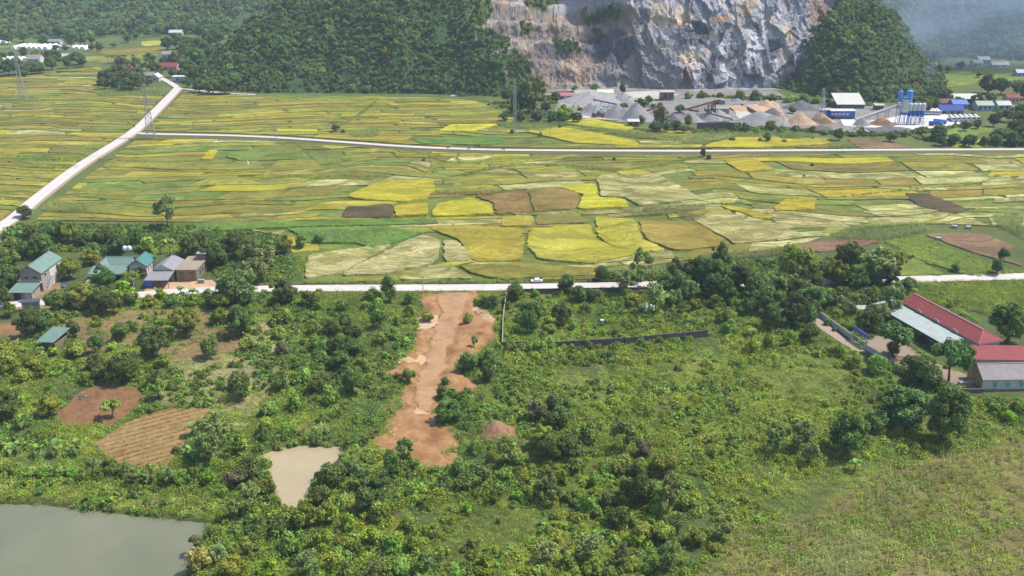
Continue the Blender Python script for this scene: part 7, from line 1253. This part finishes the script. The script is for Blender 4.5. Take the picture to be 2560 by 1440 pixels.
# clutter by the houses and along the banks
x_, y_ = G(222, 705); tag(MB().lathe([(.1, 0), (.8, .15), (.9, .6), (.5, 1.0), (.1, 1.1)], 10).build("sack", PLAST, None, (x_, y_, 0), 0), "bulging white sack lying below the striped porch house", "sack")
x_, y_ = G(160, 718); tag(MB().lathe([(.1, 0), (.6, .1), (.7, .5), (.3, .9)], 9).build("tub", TARP, None, (x_, y_, 0)), "blue plastic tub beside the tall house", "tub")
x_, y_ = G(190, 1257); MB().bar((x_, y_, -1.5), (x_ + .1, y_, 1.6), .05, 6).build("stake", BARK); tag(bpy.context.scene.objects[-1] if False else [q for q in COL.objects if q.name.startswith("stake")][0], "thin wooden stake at the fish pond's edge", "stake")
for i, (px, py, lb) in enumerate([(2345, 600, "low grey stone block beside the red brown soil plot"), (2385, 570, "pale stone block in the maize by the upper road"), (2420, 572, "second pale stone block at the maize edge by the soil plot")]):
    x_, y_ = G(px, py); o = empty("stone_block", (x_, y_, .3), rnd.uniform(-.5, .5), lb, "stone block"); bx(o, "base", CONC, -1.1, -.8, -.3, 1.1, .8, .7); bx(o, "slab", WALL_W, -.9, -.6, .703, .9, .6, .95); bx(o, "headstone", CONC, -.5, .4, .953, .5, .6, 1.6)
MB_ = [(1095, 975), (1170, 985), (1065, 905), (1100, 1110), (1138, 1130), (1020, 1010), (985, 1090)]
for i, (px, py) in enumerate(MB_):
    x_, y_ = G(px, py); me = bpy.data.meshes.new("rock"); bm = bmesh.new(); bmesh.ops.create_icosphere(bm, subdivisions=2, radius=.45)
    for v in bm.verts: v.co *= 1 + .35 * mnoise.noise(v.co * 2.3 + Vector((i * 5, 0, 0))); v.co.z *= .6
    bm.to_mesh(me); bm.free(); me.materials.append(SANDM); tag(link("rock", me, None, (x_, y_, .3), i), "loose tan rock lying on the bare clay", "rock", "loose rocks on the clay")
# ------------------------------------------------------------------ smoke drifting off the burning scrub, and the valley haze
def volume_box(name, b, dens, colr, aniso, label, noisy=False):
    o = MB().box(*b).build(name, None); m = bpy.data.materials.new(name + "_air"); m.use_nodes = True; nt = m.node_tree; nt.nodes.remove(nt.nodes["Principled BSDF"]); v = nt.nodes.new("ShaderNodeVolumePrincipled"); v.inputs["Color"].default_value = colr; v.inputs["Density"].default_value = dens; v.inputs["Anisotropy"].default_value = aniso
    nt.links.new(v.outputs[0], nt.nodes["Material Output"].inputs["Volume"]); o.data.materials.append(m); tag(o, label, name, kind="stuff"); return o, m, v
volume_box("haze", (-2950, -950, -16, 2950, 3450, 196), .00010, (.66, .82, 1.0, 1), .0, "thin pale haze filling the whole valley")
SMOKE = plain("x", (0, 0, 0, 1))
def smoke(lbl, c, r, dens, rot=0):
    bm = bmesh.new(); bmesh.ops.create_icosphere(bm, subdivisions=3, radius=1.0); me = bpy.data.meshes.new("smoke")
    for v in bm.verts: k = 1 + .35 * mnoise.noise(v.co * 1.6 + Vector(c) * .01); v.co = Vector((v.co.x * r[0] * k, v.co.y * r[1] * k, v.co.z * r[2] * k))
    bm.to_mesh(me); bm.free(); m = bpy.data.materials.new("blue_smoke"); m.use_nodes = True; nt = m.node_tree; nt.nodes.remove(nt.nodes["Principled BSDF"]); v = nt.nodes.new("ShaderNodeVolumePrincipled"); v.inputs["Color"].default_value = (.55, .76, 1.0, 1)
    tc = nt.nodes.new("ShaderNodeTexCoord"); mp = nt.nodes.new("ShaderNodeMapping"); mp.inputs["Location"].default_value = (-1, -1, -1); mp.inputs["Scale"].default_value = (2, 2, 2); nt.links.new(tc.outputs["Generated"], mp.inputs[0]); ln = nt.nodes.new("ShaderNodeVectorMath"); ln.operation = 'LENGTH'; nt.links.new(mp.outputs[0], ln.inputs[0])
    nz_ = nt.nodes.new("ShaderNodeTexNoise"); nz_.inputs["Scale"].default_value = 2.2; nz_.inputs["Detail"].default_value = 3; nt.links.new(mp.outputs[0], nz_.inputs["Vector"]); mr = nt.nodes.new("ShaderNodeMapRange"); mr.inputs[1].default_value = 1.0; mr.inputs[2].default_value = .15; mr.inputs[3].default_value = 0; mr.inputs[4].default_value = dens * 2.4; nt.links.new(ln.outputs["Value"], mr.inputs[0])
    r2 = nt.nodes.new("ShaderNodeMapRange"); r2.inputs[1].default_value = .35; r2.inputs[2].default_value = .65; nt.links.new(nz_.outputs[0], r2.inputs[0]); mu = nt.nodes.new("ShaderNodeMath"); mu.operation = 'MULTIPLY'; nt.links.new(mr.outputs[0], mu.inputs[0]); nt.links.new(r2.outputs[0], mu.inputs[1]); nt.links.new(mu.outputs[0], v.inputs["Density"]); nt.links.new(v.outputs[0], nt.nodes["Material Output"].inputs["Volume"]); me.materials.append(m)
    o = link("smoke", me, None, c); o.rotation_euler = (0, rot, 0); return tag(o, lbl, "smoke", kind="stuff")
smoke("thin blue smoke column rising from the scrub beside the hill", (322, 735, 14), (7, 7, 13), .014, .3); smoke("broad veil of blue smoke drifting before the far slope", (430, 850, 50), (175, 45, 60), .013, -.12); smoke("faint smoke curling up the forested ridge", (318, 760, 38), (18, 14, 22), .008, -.5)
bpy.data.materials.remove(MATS["x"])
